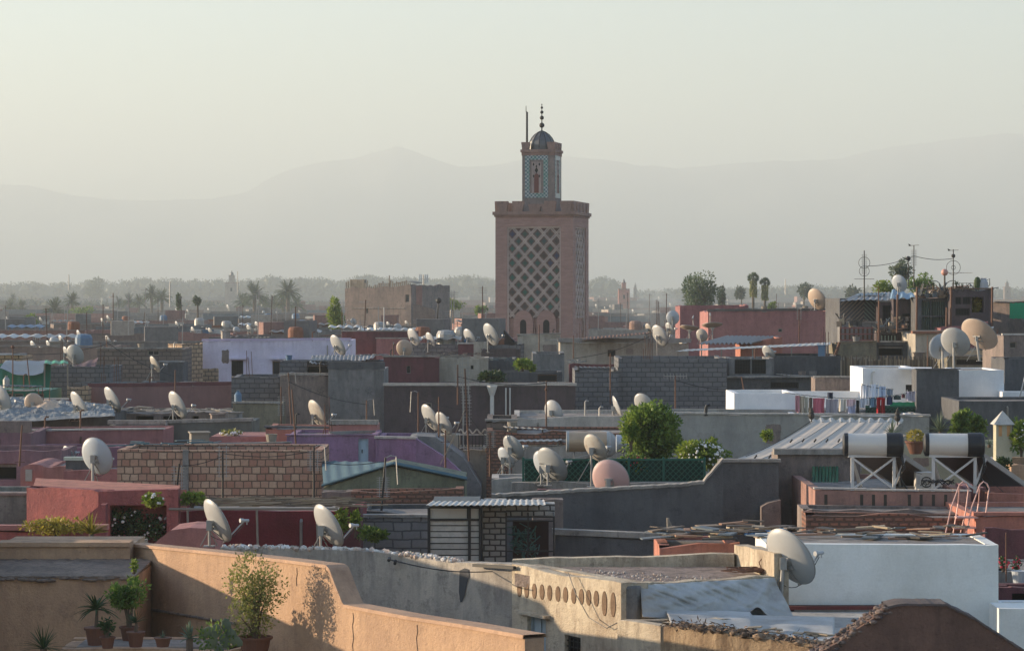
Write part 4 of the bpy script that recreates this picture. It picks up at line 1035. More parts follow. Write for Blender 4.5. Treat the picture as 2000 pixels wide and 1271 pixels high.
def boards(name, label, px0, px1, D, py, m, n=14, group=None, seed=1, dep=1.2, th=.05, py1=None, cat='boards'):
    """loose boards, sticks and scraps lying on a roof edge"""
    r = random.Random(seed); py1 = py1 if py1 is not None else py; a, b = P(px0, py, D), P(px1, py1, D); root = thing(name, label, cat, a, 0, group); mb = MB()
    for i in range(n):
        u = (i+r.random())/n; c = (b-a)*u+Vector((0, r.uniform(.1, dep), r.uniform(0, .12))); l = r.uniform(.5, 1.6)*(b-a).length/n*2.2 if n <= 24 else r.uniform(.15, .75); an = r.gauss(0, .35 if n <= 24 else .9)
        v = Vector((math.cos(an), math.sin(an), r.gauss(0, .06)))*l/2; mb.bar(c-v, c+v, r.uniform(.05, .30), r.uniform(.015, th*.7))
        if n <= 24: mb.build('plank', m, root); mb = MB()
    if n > 24: mb.build('debris', m, root); root['kind'] = 'stuff'
    return root
SCRAP = island('scrap_mix', [(.36, .29, .20), (.17, .13, .10), (.08, .07, .065), (.30, .17, .11), (.13, .16, .18), (.48, .42, .33), (.05, .045, .04), (.24, .18, .13)], .9)

# ------------------------------------------------------------------ band D 110-160
VH = house('lilac_house', 'long lilac-painted house with pale parapet, a barred window and a doorway', 'house', 396, 684, 142, 667, C_VIOLET, py1=665, depth=5, par=.3, cope=plaster('lilac_coping', (.60, .50, .66), (.45, .38, .5)), copeh=.12, jit=.01,
           wins=[(452, 704, 475, 734, 'bars'), (532, 705, 547, 760, 'wood')])
for pa, pb in ((449, 483), (529, 575)):
    mb = MB(); xa, za = VH.loc(pa, 700); xb, _ = VH.loc(pb, 700); mb.box(((xa+xb)/2, -.15, za), (xb-xa, .32, .09)); mb.build('window_hood', C_VIOLET, VH.root)
house('yellow_block_stack', 'rough stack-like wall of sunlit yellow blocks at left end of the lilac house', 'wall', 355, 396, 140, 671, C_STONE, depth=1.2, par=.2, jit=.06, D1=141)
house('yellow_block_wall', 'short low wall of yellow blocks stepped down beside the taller stack', 'wall', 396, 425, 137, 721, C_STONE, depth=.5, par=.1, jit=.05)
house('yellow_block_wall', 'yellow block pier above the grey block corner right of lilac window', 'wall', 452, 490, 120, 735, C_STONE, depth=.6, par=.1, jit=.04)
house('block_lean_to', 'dark block lean-to in front of the lilac house under a sagging tin roof', 'shed', 546, 748, 132, 705, C_BLOCK, depth=3, par=.2, jit=.05, wins=[(600, 706, 690, 730, 'open')])
sheet('tin_roof', 'sagging dark tin roof with pale curled edge right of the lilac house', 'roof', [P(604, 708, 131), P(730, 698, 131), P(735, 692, 135), P(610, 694, 135)], 131, M_TIN, .03, .2, sag=.35, posts=[(.35, .2, 9.5), (.7, .2, 9.5)])
boards('scrap_boards', 'tangle of planks and cloth on the roof beside the maroon block', 700, 780, 131, 697, SCRAP, 14, seed=3)
house('maroon_block', 'maroon rooftop block with one tiny dark window', 'house', 749, 857, 126, 698, C_MAROON, depth=4, par=.2, cope=M_COPE, wins=[(794, 714, 802, 729, 'pane')])
house('cream_block', 'small cream rooftop block with dark board roof beside the maroon block', 'house', 858, 953, 127, 700, C_CREAM, depth=4, par=.15, wins=[(919, 713, 925, 721, 'pane'), (938, 704, 940, 730, 'vent')])
boards('board_roof', 'dark overlapping boards roofing the small cream block', 846, 958, 126.8, 694, paint('dark_boards', (.07, .06, .055), .85), 18, seed=5, dep=2.5)
house('low_maroon_house', 'low dull maroon house row behind the cream block, under the twin dishes', 'house', 668, 812, 165, 648, C_MAROON, depth=5, wins=[], cope=M_COPE)
house('rose_house', 'rose-coloured low house left of the brick minaret foot', 'house', 735, 870, 162, 662, C_ROSE, depth=5, cope=M_COPE)
house('olive_roof_house', 'green-grey low house with flat lid above the rose house', 'house', 750, 800, 168, 650, C_DGREY, depth=4, cope=M_TIN)
house('red_kiosk', 'small red rooftop hut left of the peaked shed', 'hut', 895, 925, 150, 672, C_MAROON, depth=2, par=.1, cope=M_COPEW)
house('cream_hut', 'cream rooftop hut between red hut and peaked shed', 'hut', 925, 952, 150, 669, C_CREAM, depth=2, par=.1)
def peaked(name, label, px0, px1, pyb, pyt, D, dep, mw, mr):
    a, b = P(px0, pyb, D), P(px1, pyb, D); L_ = b.x-a.x; t = Z(pyt, D); root = thing(name, label, 'shed', (a.x, D, 0)); mb = MB()
    mb.prism([(0, 0), (L_, 0), (L_, a.z), (L_/2, t), (0, a.z)], 0, dep); mb.build('wall', mw, root); mb = MB()
    for s in (0, 1):
        x0, x1 = (-.15, L_/2) if s == 0 else (L_+.15, L_/2); mb.prism([(x0, a.z-.05), (x1, t+.02), (x1, t+.1), (x0, a.z+.03)], -.15, dep+.15)
    mb.build('roof', mr, root); return root
peaked('peaked_shed', 'dark brown peaked shed at the foot of the brick minaret', 958, 1012, 682, 648, 155, 4, C_BROWN, C_BROWN)
house('dark_terrace', 'dark terrace wall with a pale vent block below the peaked shed', 'wall', 940, 1015, 148, 682, C_BROWN, depth=3, par=.2)
house('grey_step_house', 'pale stepped house just in front of the brick minaret base', 'house', 1011, 1094, 152, 655, C_CREAM, depth=5, cope=M_COPE, py1=653, par=.3)
house('cream_long_house', 'long low cream house with square dark window right of the minaret', 'house', 1094, 1345, 140, 669, C_CREAM, depth=5, par=.2, cope=M_COPE, copeh=.22, copeo=.12, wins=[(1187, 683, 1202, 696, 'vent')], py1=670)
sheet('tin_canopy', 'long rusty canopy sloping over the cream house right of the minaret', 'canopy', [P(1138, 664, 139), P(1268, 651, 139), P(1268, 648, 143), P(1138, 659, 143)], 139, M_RUST, .02, .2)
boards('white_boards', 'white boards and planks on the cream house roof', 1070, 1260, 140, 666, SCRAP, 22, seed=9, dep=2.2)
house('grey_plaster_house', 'blotchy grey plaster house with planted terrace in front of the minaret', 'house', 1040, 1102, 128, 690, C_GREY, depth=4, par=.2)
house('planted_terrace', 'low dark terrace wall with green planters left of the block wall', 'wall', 950, 1098, 121, 727, C_DGREY, depth=3, par=.3, wins=[(1050, 731, 1094, 745, 'vent')])
bush(1020, 712, 36, 18, 121.8, 'bright yellow-green shrub on the dark terrace below the minaret', L_BRIGHT, 600, .16, 727, seed=4)
bush(1038, 720, 12, 12, 121.9, 'small bright shrub right of the larger one on the dark terrace', L_BRIGHT, 200, .14, 727, seed=5)
bush(960, 738, 50, 22, 119.5, 'dark trailing shrub hanging over the dark brown wall', L_DARK, 900, .16, 752, seed=6)
boards('dark_tarpaulin_heap', 'heap of dark tarpaulin and poles beside the cream block', 955, 1010, 124, 704, paint('heap_blue', (.08, .11, .12), .7), 16, seed=7)
house('teal_hut', 'dull teal-grey hut behind the dark tarpaulin heap', 'hut', 955, 1008, 130, 700, C_DGREY, depth=3)
BW = house('block_wall_house', 'large dark grey concrete-block wall with lighter mortar lines, centre right', 'house', 1208, 1420, 116, 700, C_BLOCK, depth=5, par=.3, jit=.04)
house('block_wall_house', 'lower left bay of concrete-block wall beside the large block wall', 'house', 1123, 1208, 115.4, 724, C_BLOCK, depth=5, par=.3, jit=.04)
house('brick_parapet', 'dull brick parapet with rubble on top behind the block wall', 'wall', 1112, 1212, 121, 712, C_MAROON, depth=1, par=.2, jit=.06)
boards('rubble_heap', 'pale rubble and a dark drum on the brick parapet', 1110, 1145, 121, 708, SCRAP, 12, seed=11)
house('render_panel_wall', 'dark rendered wall with carved panel between block wall and picket fence', 'house', 1424, 1512, 119, 700, C_GREY, depth=4, par=.2, wins=[(1428, 702, 1466, 730, 'bars'), (1468, 702, 1496, 730, 'bars')])
house('dark_stone_wall', 'dark stone upper wall left of the picket fence', 'house', 1512, 1642, 121, 694, C_DGREY, depth=4, par=.3, jit=.05)
house('balcony_ruin', 'dark recess with a crumbling slab beside the block wall', 'wall', 1420, 1690, 117.5, 738, C_DGREY, depth=1.5, par=.2, jit=.08, wins=[(1505, 746, 1560, 758, 'bars')], cope=M_COPE, copeo=.2)
house('tan_plaster_wall', 'tan plaster wall directly behind the laundry terrace', 'wall', 1592, 1700, 112, 738, C_TAUPE, depth=1.5, par=.1, cope=M_COPE)
sheet('flat_canopy', 'long thin pale canopy on posts in front of the pink wall', 'canopy', [P(1318, 686, 124), P(1622, 673, 124), P(1622, 668, 128), P(1340, 682, 128)], 124, paint('canopy_pale', (.36, .37, .36), .5, dirt=.4), .01, .3, posts=[(.02, 0, 10.5), (.3, 0, 10.5), (.5, 0, 10.5), (.75, 0, 10.5), (.98, 0, 10.5)])
sheet('tin_roof', 'corrugated blue-grey tin roof in front of the pink wall', 'roof', [P(1365, 671, 131), P(1470, 670, 131), P(1526, 657, 137), P(1420, 656, 137)], 131, M_TIN, .05, .22, posts=[(.05, 0, 10)])
house('orange_wall', 'small orange wall under the corrugated tin roof', 'wall', 1446, 1528, 133, 669, C_SALMON, depth=3, par=.1, py1=660)
PW = house('pink_wall_house', 'very long dusty pink wall below the skyline, right of the minaret', 'house', 1383, 1640, 156, 609, C_PINK, depth=7, par=.2, cope=plaster('rubble_coping', (.16, .13, .11), (.08, .07, .065)), copeh=.14, py1=607, jit=.05)
house('pink_block_house', 'brown-pink blockwork house left of the long pink wall', 'house', 1328, 1462, 175, 598, C_ROSE, depth=5, par=.4, jit=.08, py1=596)
boards('roof_rubble', 'rubble strewn along the top of the long pink wall', 1400, 1600, 156.6, 606, SCRAP, 34, seed=12, dep=1.5)
mb = MB(); xa = PW.L; t = thing('prop_pole', 'pole leaning across the end of the long pink wall', 'pole', P(1618, 735, 122)); mb.tube([(0, 0, 0), P(1640, 668, 122)-P(1618, 735, 122)], .07, 6); mb.build('pole_shaft', M_RUST, t)

# ------------------------------------------------------------------ the rooftop shack, upper right
SH = house('rooftop_shack', 'ramshackle rooftop shack with lattice screens and patchwork walls on the skyline', 'shack', 1640, 1718, 132, 583, C_DGREY, depth=6, par=.05, jit=.02, py1=583)
r = random.Random(8)
def slatpanel(name, m, px0, py0, px1, py1, D, root, o, mode, pitch=.14, w_=.035):
    a, b = P(px0, py0, D)-o, P(px1, py1, D)-o; mb = MB(); y = a.y
    x0, x1, z1, z0 = a.x, b.x, a.z, b.z
    if mode == 'v':
        x = x0
        while x < x1: mb.box((x, y, (z0+z1)/2), (w_, .03, z1-z0)); x += pitch
    elif mode == 'h':
        z = z0
        while z < z1: mb.box(((x0+x1)/2, y, z), (x1-x0, .03, w_)); z += pitch
    else:
        L_ = z1-z0; W = x1-x0; k = -L_
        while k < W:
            for sg, dy in ((1, 0), (-1, .032)) if mode == 'x' else ((1, 0),) if mode == '/' else ((-1, 0),):
                p0 = max(0, k); p1 = min(W, k+L_)
                if p1 > p0+.02:
                    if sg > 0: mb.bar((x0+p0, y+dy, z0+(p0-k)), (x0+p1, y+dy, z0+(p1-k)), w_, .02, up=(0, 1, 0))
                    else: mb.bar((x0+p0, y+dy, z1-(p0-k)), (x0+p1, y+dy, z1-(p1-k)), w_, .02, up=(0, 1, 0))
            k += pitch*1.41
    return mb.build(name, m, root)
so = SH.root.location.copy(); sA = Vector((SH.A.x, SH.A.y, 0))
GM = paint('old_green_lattice', (.17, .22, .19), .8); BRC = paint('brown_lattice', (.25, .19, .16), .8)
slatpanel('lattice_screen', BRC, 1642, 587, 1688, 626, 131.9, SH.root, sA, '/', .15, .045); slatpanel('lattice_screen', GM, 1688, 587, 1714, 626, 131.88, SH.root, sA, 'rev', .15, .045)
sheet('shack_roof', 'patchwork sheet roof with mossy patches over the lattice screens', 'roof', [P(1638, 588, 131), P(1745, 587, 131), P(1742, 570, 138), P(1680, 572, 138)], 131, M_TIN, .02, .3, sag=-.1)
house('shack_terrace', 'pink ornamental balustrade terrace under the lattice screens', 'wall', 1640, 1712, 130.5, 631, C_GREY, depth=1, par=.2, cope=M_COPE)
t = thing('balustrade', 'rusty pink ornamental balustrade below the lattice screens', 'railing', P(1642, 664, 129.9)); slatpanel('balusters', M_RUST, 1642, 638, 1710, 663, 129.9, t, Vector(t.location), 'v', .22, .09); slatpanel('rails', C_ROSE, 1642, 638, 1710, 664, 129.85, t, Vector(t.location), 'h', .3, .06)
house('shack_hut', 'dark hut with black front between lattice screens and framed glasshouse', 'hut', 1714, 1752, 131, 590, C_BROWN, depth=5, wins=[(1717, 596, 1748, 626, 'bars')], par=.1, cope=M_COPE)
house('shack_core', 'dark brown central block of the rooftop shack behind blue sheeting', 'shack', 1745, 1802, 130, 584, C_BROWN, depth=6, par=.1, wins=[(1762, 612, 1784, 650, 'bars')])
GH = house('glazed_shack', 'grimy framed glasshouse with green curtained panes on the shack', 'shack', 1790, 1862, 128, 582, C_DGREY, depth=6, par=.1, cope=M_WOOD, wins=[(1792, 586, 1818, 616, 'open'), (1819, 586, 1846, 616, 'open'), (1792, 619, 1818, 644, 'open'), (1819, 619, 1846, 644, 'open')])
cur = paint('curtain_green', (.13, .17, .14), .9, dirt=.5)
for q in ((1792, 586, 1818, 616), (1819, 586, 1846, 616), (1792, 619, 1818, 644), (1819, 619, 1846, 644)):
    xa, zb = GH.loc(q[0], q[3]); xb, zt = GH.loc(q[2], q[1]); mb = MB(); mb.grid(lambda u, v: (xa+(xb-xa)*u, .2+.05*math.sin(u*40), zb+(zt-zb)*v), 60, 2); mb.build('curtain', cur, GH.root)
SK = house('shack_tower', 'tall right end of the shack with plants and pots along its roof', 'shack', 1856, 1938, 127, 566, C_BROWN, depth=7, par=.2, cope=M_WOOD, D1=127, jit=.05,
           wins=[(1858, 580, 1878, 594, 'bars'), (1880, 580, 1896, 594, 'bars'), (1898, 580, 1921, 610, 'open'), (1860, 602, 1894, 616, 'bars')])
xa, zb = SK.loc(1899, 609); xb, zt = SK.loc(1920, 581); mb = MB(); cloud(mb, ((xa+xb)/2, .4, (zb+zt)/2), ((xb-xa)*.45, .12, (zt-zb)*.45), 260, .16, random.Random(3)); mb.build('window_plant', L_YEL, SK.root)
house('balcony_block', 'dark balcony below the shack with a barred railing', 'balcony', 1712, 1790, 128.5, 650, C_BROWN, depth=3, par=.2, cope=M_COPE, wins=[(1716, 653, 1752, 664, 'bars')])
house('olive_block', 'olive-grey rendered block with tiled eave beneath the balustrade', 'house', 1634, 1712, 126, 672, C_OLIVE, depth=3, par=.1, cope=plaster('tile_edge', (.22, .16, .10), (.1, .08, .06)), py1=669)
house('dark_undercroft', 'very dark undercroft between olive block and tan house', 'wall', 1700, 1790, 126.5, 669, C_DGREY, depth=2, par=.2, wins=[(1716, 674, 1764, 694, 'open')], cope=M_COPE)
TH = house('tan_house', 'tan rendered house with round roof-tile eave behind the big dishes', 'house', 1788, 1880, 124, 652, C_CREAM, depth=5, par=.1, cope=plaster('tile_edge_red', (.30, .14, .09), (.2, .1, .07)), copeo=.16, copeh=.12)
house('pink_gable_wall', 'low rosy shoulder wall rising beside the tan house', 'wall', 1838, 1930, 126, 640, C_ROSE, depth=2, par=.1, py1=628)
PF = thing('picket_fence', 'long weathered reed picket fence above the white laundry terrace', 'fence', P(1642, 738, 120)); mb = MB(); r = random.Random(4)
for i in range(110):
    x = pm(1642+i*1.72-1642, 120); hh = pm(40, 120)*r.uniform(.8, 1.12); mb.box((x, r.uniform(-.02, .02), hh/2), (.028+.02*r.random(), .03, hh))
mb.build('pickets', M_REED, PF); mb = MB()
for z in (.25, .65): mb.box((pm(95, 120), .05, z), (pm(190, 120), .04, .05))
mb.build('rails', M_WOOD, PF)
house('fence_backing', 'dark rough wall behind the reed picket fence', 'wall', 1640, 1975, 121.5, 704, C_OLIVE, depth=1, par=.1, jit=.08)
house('brown_lintel_house', 'brown stone house end right of the picket fence under the tan dish', 'house', 1850, 1975, 118, 697, C_OLIVE, depth=4, par=.2, cope=M_COPE, wins=[(1868, 702, 1945, 712, 'bars')])
house('lit_awning', 'cream panelled awning box catching sunlight under the tan dish', 'awning', 1852, 1975, 120.5, 684, plaster('awning_cream', (.62, .47, .30), (.4, .3, .2)), depth=2.5, par=.05, cope=M_COPE)
house('green_shed', 'brown ribbed shed with tall green sheeting at the right edge', 'shed', 1939, 2060, 135, 589, C_TAUPE, depth=6, par=.1, D1=133, cope=M_TIN, copeo=.2)
sheet('green_sheeting', 'bright green translucent sheeting hung on the ribbed shed', 'sheeting', [P(1972, 622, 132.6), P(2050, 622, 132.0), P(2050, 589, 132.0), P(1972, 592, 132.6)], 132, paint('green_plastic', (.01, .35, .16), .5), .02, .25)
house('edge_houses', 'cluster of brown low rooms with sunlit cream patches at right edge', 'house', 1960, 2070, 112, 655, C_TAUPE, depth=5, par=.3, wins=[(1972, 668, 1985, 680, 'pane')], cope=M_COPEW)
house('edge_dark_house', 'dark rough wall at the right edge beside the white laundry block', 'house', 1962, 2060, 108, 700, C_DGREY, depth=3, par=.2, jit=.06)
# things on the shack roof
D = 128
aerial(1688, 489, 585, 131, 'tall aerial with ladder rods and loops on the shack, leftmost', [('cross', .42, 1.1, 20), ('panel', .72, 1.0, 0), ('loop', .75, .28, 0), ('loop', .58, .25, 0)], r=.035, m=M_IRON)
aerial(1785, 479, 560, 130, 'tall thin aerial with small propeller vane above the shack', [('vane', .98, .5, 0), ('panel', .7, .8, 0)], r=.03, m=M_IRON)
aerial(1774, 503, 560, 130.5, 'short aerial with star-shaped tip left of the propeller vane', [('ball', .97, .12, 0), ('cross', .93, .4, 30)], r=.025, m=M_IRON)
aerial(1862, 487, 566, 128, 'aerial with hoop and long side boom on the shack tower', [('loop', .55, .34, 0), ('loop', .551, .1, 0), ('vane', .96, .5, 0), ('cross', .42, 1.0, 0), ('yagi', .421, 1.3, 5), ('ball', .84, .1, 0)], r=.03, m=M_IRON)
aerial(1845, 528, 575, 127.5, 'pink globe lamp on a short post on the shack roof', [('ball', .92, .17, 0)], r=.05, m=M_IRON, cat='lamp', name='globe_lamp')
dish(1757, 553, 34, 129.5, 578, 'grey dish on the shack roof between aerials', (.55, .8, .4), M_DISHB, arm=True)
spiky(1823, 557, 10, D, 'first spiky agave from the left on the shack roof', L_DARK, 26, 566, seed=1, flat=.9)
spiky(1868, 556, 11, D, 'second spiky agave from left on the shack roof edge', L_DARK, 26, 566, seed=2, flat=.9)
spiky(1879, 558, 7, D, 'small spiky agave close beside the second shack agave', L_DARK, 20, 566, seed=5, flat=.9)
mb = MB(); t = thing('cactus', 'stout column cactus in a pot on the right end of the shack roof', 'cactus', P(1909, 566, D)); mb.lathe([(.1, 0), (.16, .15), (.17, .45), (.10, .6), (.01, .64)], (0, 0, 0), 10); mb.build('stem', L_DARK, t)
mb = MB(); t = thing('plastic_canister', 'pale canister standing at the right corner of shack roof', 'canister', P(1921, 568, D)); mb.lathe([(.2, 0), (.24, .1), (.22, .4), (.14, .55), (.14, .62)], (0, 0, 0), 12); mb.build('can_body', M_TARPW, t); mb = MB(); mb.tube([(.14, 0, .5), (.3, 0, .6), (.3, 0, .3), (.22, 0, .2)], .02, 5); mb.build('handle', M_IRON, t)
boards('roof_clutter', 'clutter of pots, cloths and boards along the shack roof edge', 1790, 1930, D, 566, SCRAP, 40, seed=14, dep=1)
t = thing('roof_railing', 'thin wire railing with hoops behind the shack roof clutter', 'railing', P(1860, 566, 129.5)); mb = MB()
for i in range(10): mb.bar((pm(i*7, 129), 0, 0), (pm(i*7, 129), 0, .35), .02)
mb.bar((0, 0, .33), (pm(66, 129), 0, .33), .02)
for i in (0, 1): mb.tube([(-.9+i*.9+.35*math.cos(a), 0, .1+.35*math.sin(a)) for a in [math.pi*k/8 for k in range(9)]], .02, 5)
mb.build('rail_bars', M_IRON, t)
sheet('blue_sheeting', 'crumpled blue and white sheeting below the grey rooftop dish', 'sheeting', [P(1738, 584, 129.2), P(1790, 581, 129.2), P(1786, 574, 131), P(1742, 566, 131)], 129, paint('sheet_blue', (.25, .38, .48), .6, dirt=.5), .06, .5)
r = random.Random(31)
for i, (px, a_, b_) in enumerate(((1716, 588, 668), (1752, 575, 650), (1790, 560, 652), (1857, 560, 640), (1848, 600, 660), (1937, 560, 640))):
    t = thing('shack_pole', ['pole at the right end of the lattice screens', 'pole between the black hut and the brown shack block', 'pole at left edge of the framed glasshouse', 'pole between glasshouse and shack tower', 'short pole low beside the shack tower', 'pole at the far right corner of the shack tower'][i], 'pole', P(px, b_, 126.4)); mb = MB(); mb.tube([(0, 0, 0), (.03, 0, pm(b_-a_, 126.4))], .05, 6); mb.build('pole_shaft', M_RUST, t)
for i, (px, py, w_, h_, m_) in enumerate(((1806, 572, 30, 12, 'brown'), (1836, 570, 26, 16, 'mixed'), (1760, 630, 30, 16, 'brown'), (1730, 640, 34, 14, 'pale'), (1890, 570, 40, 9, 'mixed'), (1660, 630, 40, 6, 'dark'))):
    t = thing('junk_pile', m_+' junk piled '+['left of the pink globe lamp', 'right beneath the pink globe lamp', 'in the dark gap left of the glasshouse', 'on the balcony below the black hut', 'along the shack tower roof', 'on the balustrade terrace'][i], 'junk', P(px, py+h_/2, 127.6)); W_, H_ = pm(w_, 127), pm(h_, 127); mb = MB()
    for k in range(26):
        c = (r.uniform(-W_/2, W_/2), r.uniform(0, .8), r.random()**2*H_)
        if r.random() < .5: mb.box(c, (r.uniform(.08, .35), r.uniform(.1, .3), r.uniform(.08, .3)), r.uniform(0, 3))
        else: q = Vector(c); mb.tube([q, q+Vector((r.gauss(0, .35), 0, r.uniform(.05, .5)))], r.uniform(.012, .03), 5)
    mb.build('debris', SCRAP, t); t['kind'] = 'stuff'
slatpanel('lattice_screen', GM, 1716, 655, 1752, 668, 128.2, SH.root, sA, 'v', .16, .04)
# big dishes right
dish(1913, 652, 78, 105, 705, 'largest tan dish with ringed face, tilted flat at the right', (.45, .55, .62), M_DISHT, mast_r=.05, lean=.1)
dish(1866, 667, 62, 103, 722, 'grey-white dish in the middle of the big dish cluster, right side', (.35, .75, .5), M_DISH, mast_r=.04)
dish(1838, 676, 52, 104.5, 720, 'pale blue-grey dish left in the big dish cluster', (-.1, .92, .35), M_DISHB, mast_r=.04, arm=False)
# ------------------------------------------------------------------ band D 80-120, left to right
house('grey_render_house', 'tall taupe plaster wall with a grey smoke stain, left of centre', 'house', 547, 641, 112, 733, C_TAUPE, depth=4, par=.2, cope=M_COPE, jit=.03)
house('grey_render_house', 'tall mottled grey cement wall right of the taupe plaster wall', 'house', 641, 750, 111.6, 722, C_GREY, depth=4, par=.2, cope=C_DGREY, copeh=.3, copeo=.03, wins=[])
house('block_corner_house', 'grey concrete-block corner house left of the taupe plaster wall', 'house', 452, 546, 114, 736, C_BLOCK, depth=4, par=.2, jit=.05)
house('olive_low_house', 'low olive-brown rendered wall with tiny square vent below the block corner', 'house', 455, 545, 108, 789, C_OLIVE, depth=3, par=.1, cope=M_COPE, wins=[(529, 820, 538, 832, 'pane')])
DB = house('dark_brown_house', 'wide very dark brown wall with a pale coping strip and white drainpipe', 'house', 750, 1124, 109, 754, C_BROWN, depth=5, par=.3, cope=M_COPEW, copeh=.1, jit=.01)
xa, za = DB.loc(961, 757); xb, zb = DB.loc(961, 822); mb = MB(); mb.tube([(xa, -.12, zb), (xa, -.12, za)], .085, 8); mb.lathe([(.1, 0), (.22, .35), (.22, .4)], (xa, -.12, za-.3), 10); mb.build('drainpipe', M_FRAMEW, DB.root)
for q in (988, 996):
    xa, za = DB.loc(q, 757); mb = MB(); mb.tube([(xa, -.1, zb), (xa, -.1, za)], .03, 6); mb.build('conduit', M_FRAMEW, DB.root)
house('yellow_block_end', 'crumbling yellow block pier left of the long pink-brown house', 'wall', 131, 173, 117, 757, C_STONE, depth=.8, par=.2, jit=.07)
LP = house('pink_brown_house', 'long pink-brown house with dark red parapet band behind three dishes', 'house', 172, 452, 118, 757, plaster('render_pinkbrown', (.27, .15, .14), (.19, .11, .105), stain=.3), depth=5, par=.2, cope=C_MAROON, copeh=.16, copeo=.02, py1=753, jit=.01)
boards('roof_scraps', 'dark sheets and sticks on the pink-brown house roof', 150, 440, 118.2, 752, SCRAP, 22, seed=21, dep=2)
house('green_yard_wall', 'dark grey block wall with a torn purple awning above, far left', 'house', 99, 214, 122, 716, C_BLOCK, depth=4, par=.3, jit=.05)
sheet('awning', 'dark purple awning rising to a point behind the grey block wall', 'awning', [P(140, 716, 123), P(186, 716, 123), P(192, 698, 125), P(150, 712, 125)], 123, paint('awning_purple', (.10, .055, .065), .8), .02, .5)
sheet('green_sheeting', 'deep green sheeting wall at the far left under grey cloth', 'sheeting', [P(-20, 757, 119), P(99, 757, 119), P(99, 709, 119.6), P(-20, 712, 119.6)], 119, M_TARPG, .05, .45)
sheet('grey_cloth', 'pale grey cloth draped over the green sheeting', 'cloth', [P(0, 718, 118.8), P(84, 728, 118.8), P(88, 704, 119.4), P(10, 704, 119.4)], 119, M_TARPW, .02, .9, sag=.35)
sheet('green_awning', 'small bright green awning strip on poles beside the grey cloth', 'awning', [P(86, 710, 119), P(134, 709, 119), P(132, 704, 121), P(88, 704, 121)], 119, paint('awning_green', (.015, .28, .14), .5), .03, .4, posts=[(.02, 0, 9.0), (.96, 0, 9.0)])
gh = house('green_frame_house', 'green-framed low greenhouse with pale panes at the far left', 'shed', -20, 97, 114, 762, MATS['green_tarp'], depth=3, par=.05, cope=paint('mint_trim', (.35, .55, .45), .5), wins=[(6, 768, 24, 776, 'pane'), (28, 768, 46, 776, 'pane'), (50, 768, 68, 776, 'pane'), (72, 768, 90, 776, 'pane')])
house('maroon_low_wall', 'low maroon wall between green-framed shed and yellow pier', 'wall', 60, 131, 112, 781, C_MAROON, depth=1, par=.1, cope=M_COPEW)
house('far_left_brick', 'low yellow brick house at left edge above the grey cloth', 'house', -20, 42, 128, 694, C_STONE, depth=3, par=.1, cope=M_TARPW, copeo=.2)
house('rough_brown_house', 'wide rough brown house with pale stone foot, left of the yellow block stack', 'house', 190, 356, 134, 682, C_BLOCKB, depth=4, par=.2, cope=M_COPE, jit=.06, wins=[(288, 684, 311, 694, 'pane')])
house('rough_brown_house', 'lower grey lean-to beside the yellow block stack', 'shed', 312, 357, 128, 708, C_DGREY, depth=2, par=.1, jit=.05, cope=M_TIN)
# crumpled tarps hill and slat roof, left
house('tarp_house', 'low house heaped with crumpled grey tarpaulins at left', 'house', -30, 225, 103, 806, C_DGREY, depth=5, par=.05, jit=.05)
def crumple(name, label, pts, D, m, amp, seed, parent=None, nu=70, nv=26):
    a, b, c, d = [Vector(p) for p in pts]; root = thing(name, label, 'tarpaulin', a); 
    def fn(u, v):
        p = (a*(1-u)+b*u)*(1-v)+(d*(1-u)+c*u)*v-a; q = p*1.1+Vector((seed, 0, 0))
        return p+Vector((0, 0, amp*min(1, .15+4*v)*(abs(mnoise.noise(q*1.3))*1.6+.5*abs(mnoise.noise(q*3.1))+.2*mnoise.noise(q*7))))
    mb = MB(); mb.grid(fn, nu, nv, .01); mb.build('sheet', m, root); return root
TM = island('tarp_patch', [(.22, .24, .25), (.16, .18, .19)], .6); TM2 = plaster('tarp_weathered', (.25, .27, .28), (.10, .115, .125), stain=.9, sc_=2.5, bmp=.3)
crumple('tarpaulin', 'crumpled blue-grey tarpaulin heap around the leftmost dishes', [P(-20, 828, 98), P(225, 812, 98), P(215, 792, 106), P(-20, 778, 106)], 100, TM2, .17, 2)
crumple('tarpaulin', 'smaller sunlit corner of tarpaulin right of the round flat dish', [P(60, 806, 101), P(120, 804, 101), P(112, 790, 104), P(66, 788, 104)], 100, paint('tarp_tan', (.5, .38, .28), .8),   .2, 8, nu=30, nv=14)
house('slat_roof_house', 'low dark shed under stacked board roofing behind the three dishes', 'shed', 200, 440, 106, 806, C_TAUPE, depth=4, par=.05, wins=[(265, 812, 300, 824, 'open'), (318, 812, 355, 824, 'open'), (376, 812, 388, 824, 'open'), (420, 812, 434, 824, 'open')])
boards('board_roofing', 'stacked grey boards roofing the low shed behind the three dishes', 195, 445, 105, 806, M_WOODG, 46, seed=23, dep=3.5, th=.06)
house('grey_ledge_house', 'long dark grey-green wall with a rounded ledge below the three dishes', 'house', 318, 492, 98, 828, plaster('ledge_green', (.15, .15, .13), (.09, .09, .08)), depth=3, par=.1, cope=M_COPE, copeh=.12, py1=823)
house('grey_ledge_house', 'pale rubble-edged ledge wall left of the long dark ledge', 'wall', 213, 322, 97, 829, C_GREY, depth=2, par=.1, cope=M_COPE, copeh=.14)
house('rose_wall_house', 'faded rose wall with darker patch below the tarpaulins', 'house', 58, 318, 93, 842, C_ROSE, depth=3, par=.2, cope=M_COPEW, copeh=.05, py1=839, jit=.03)
house('purple_grey_house', 'dull mauve house with brown parapet at left edge', 'house', -20, 60, 90, 846, plaster('render_mauve', (.25, .14, .16), (.16, .10, .11)), depth=4, par=.3, cope=C_TAUPE, copeh=.4, copeo=.0)
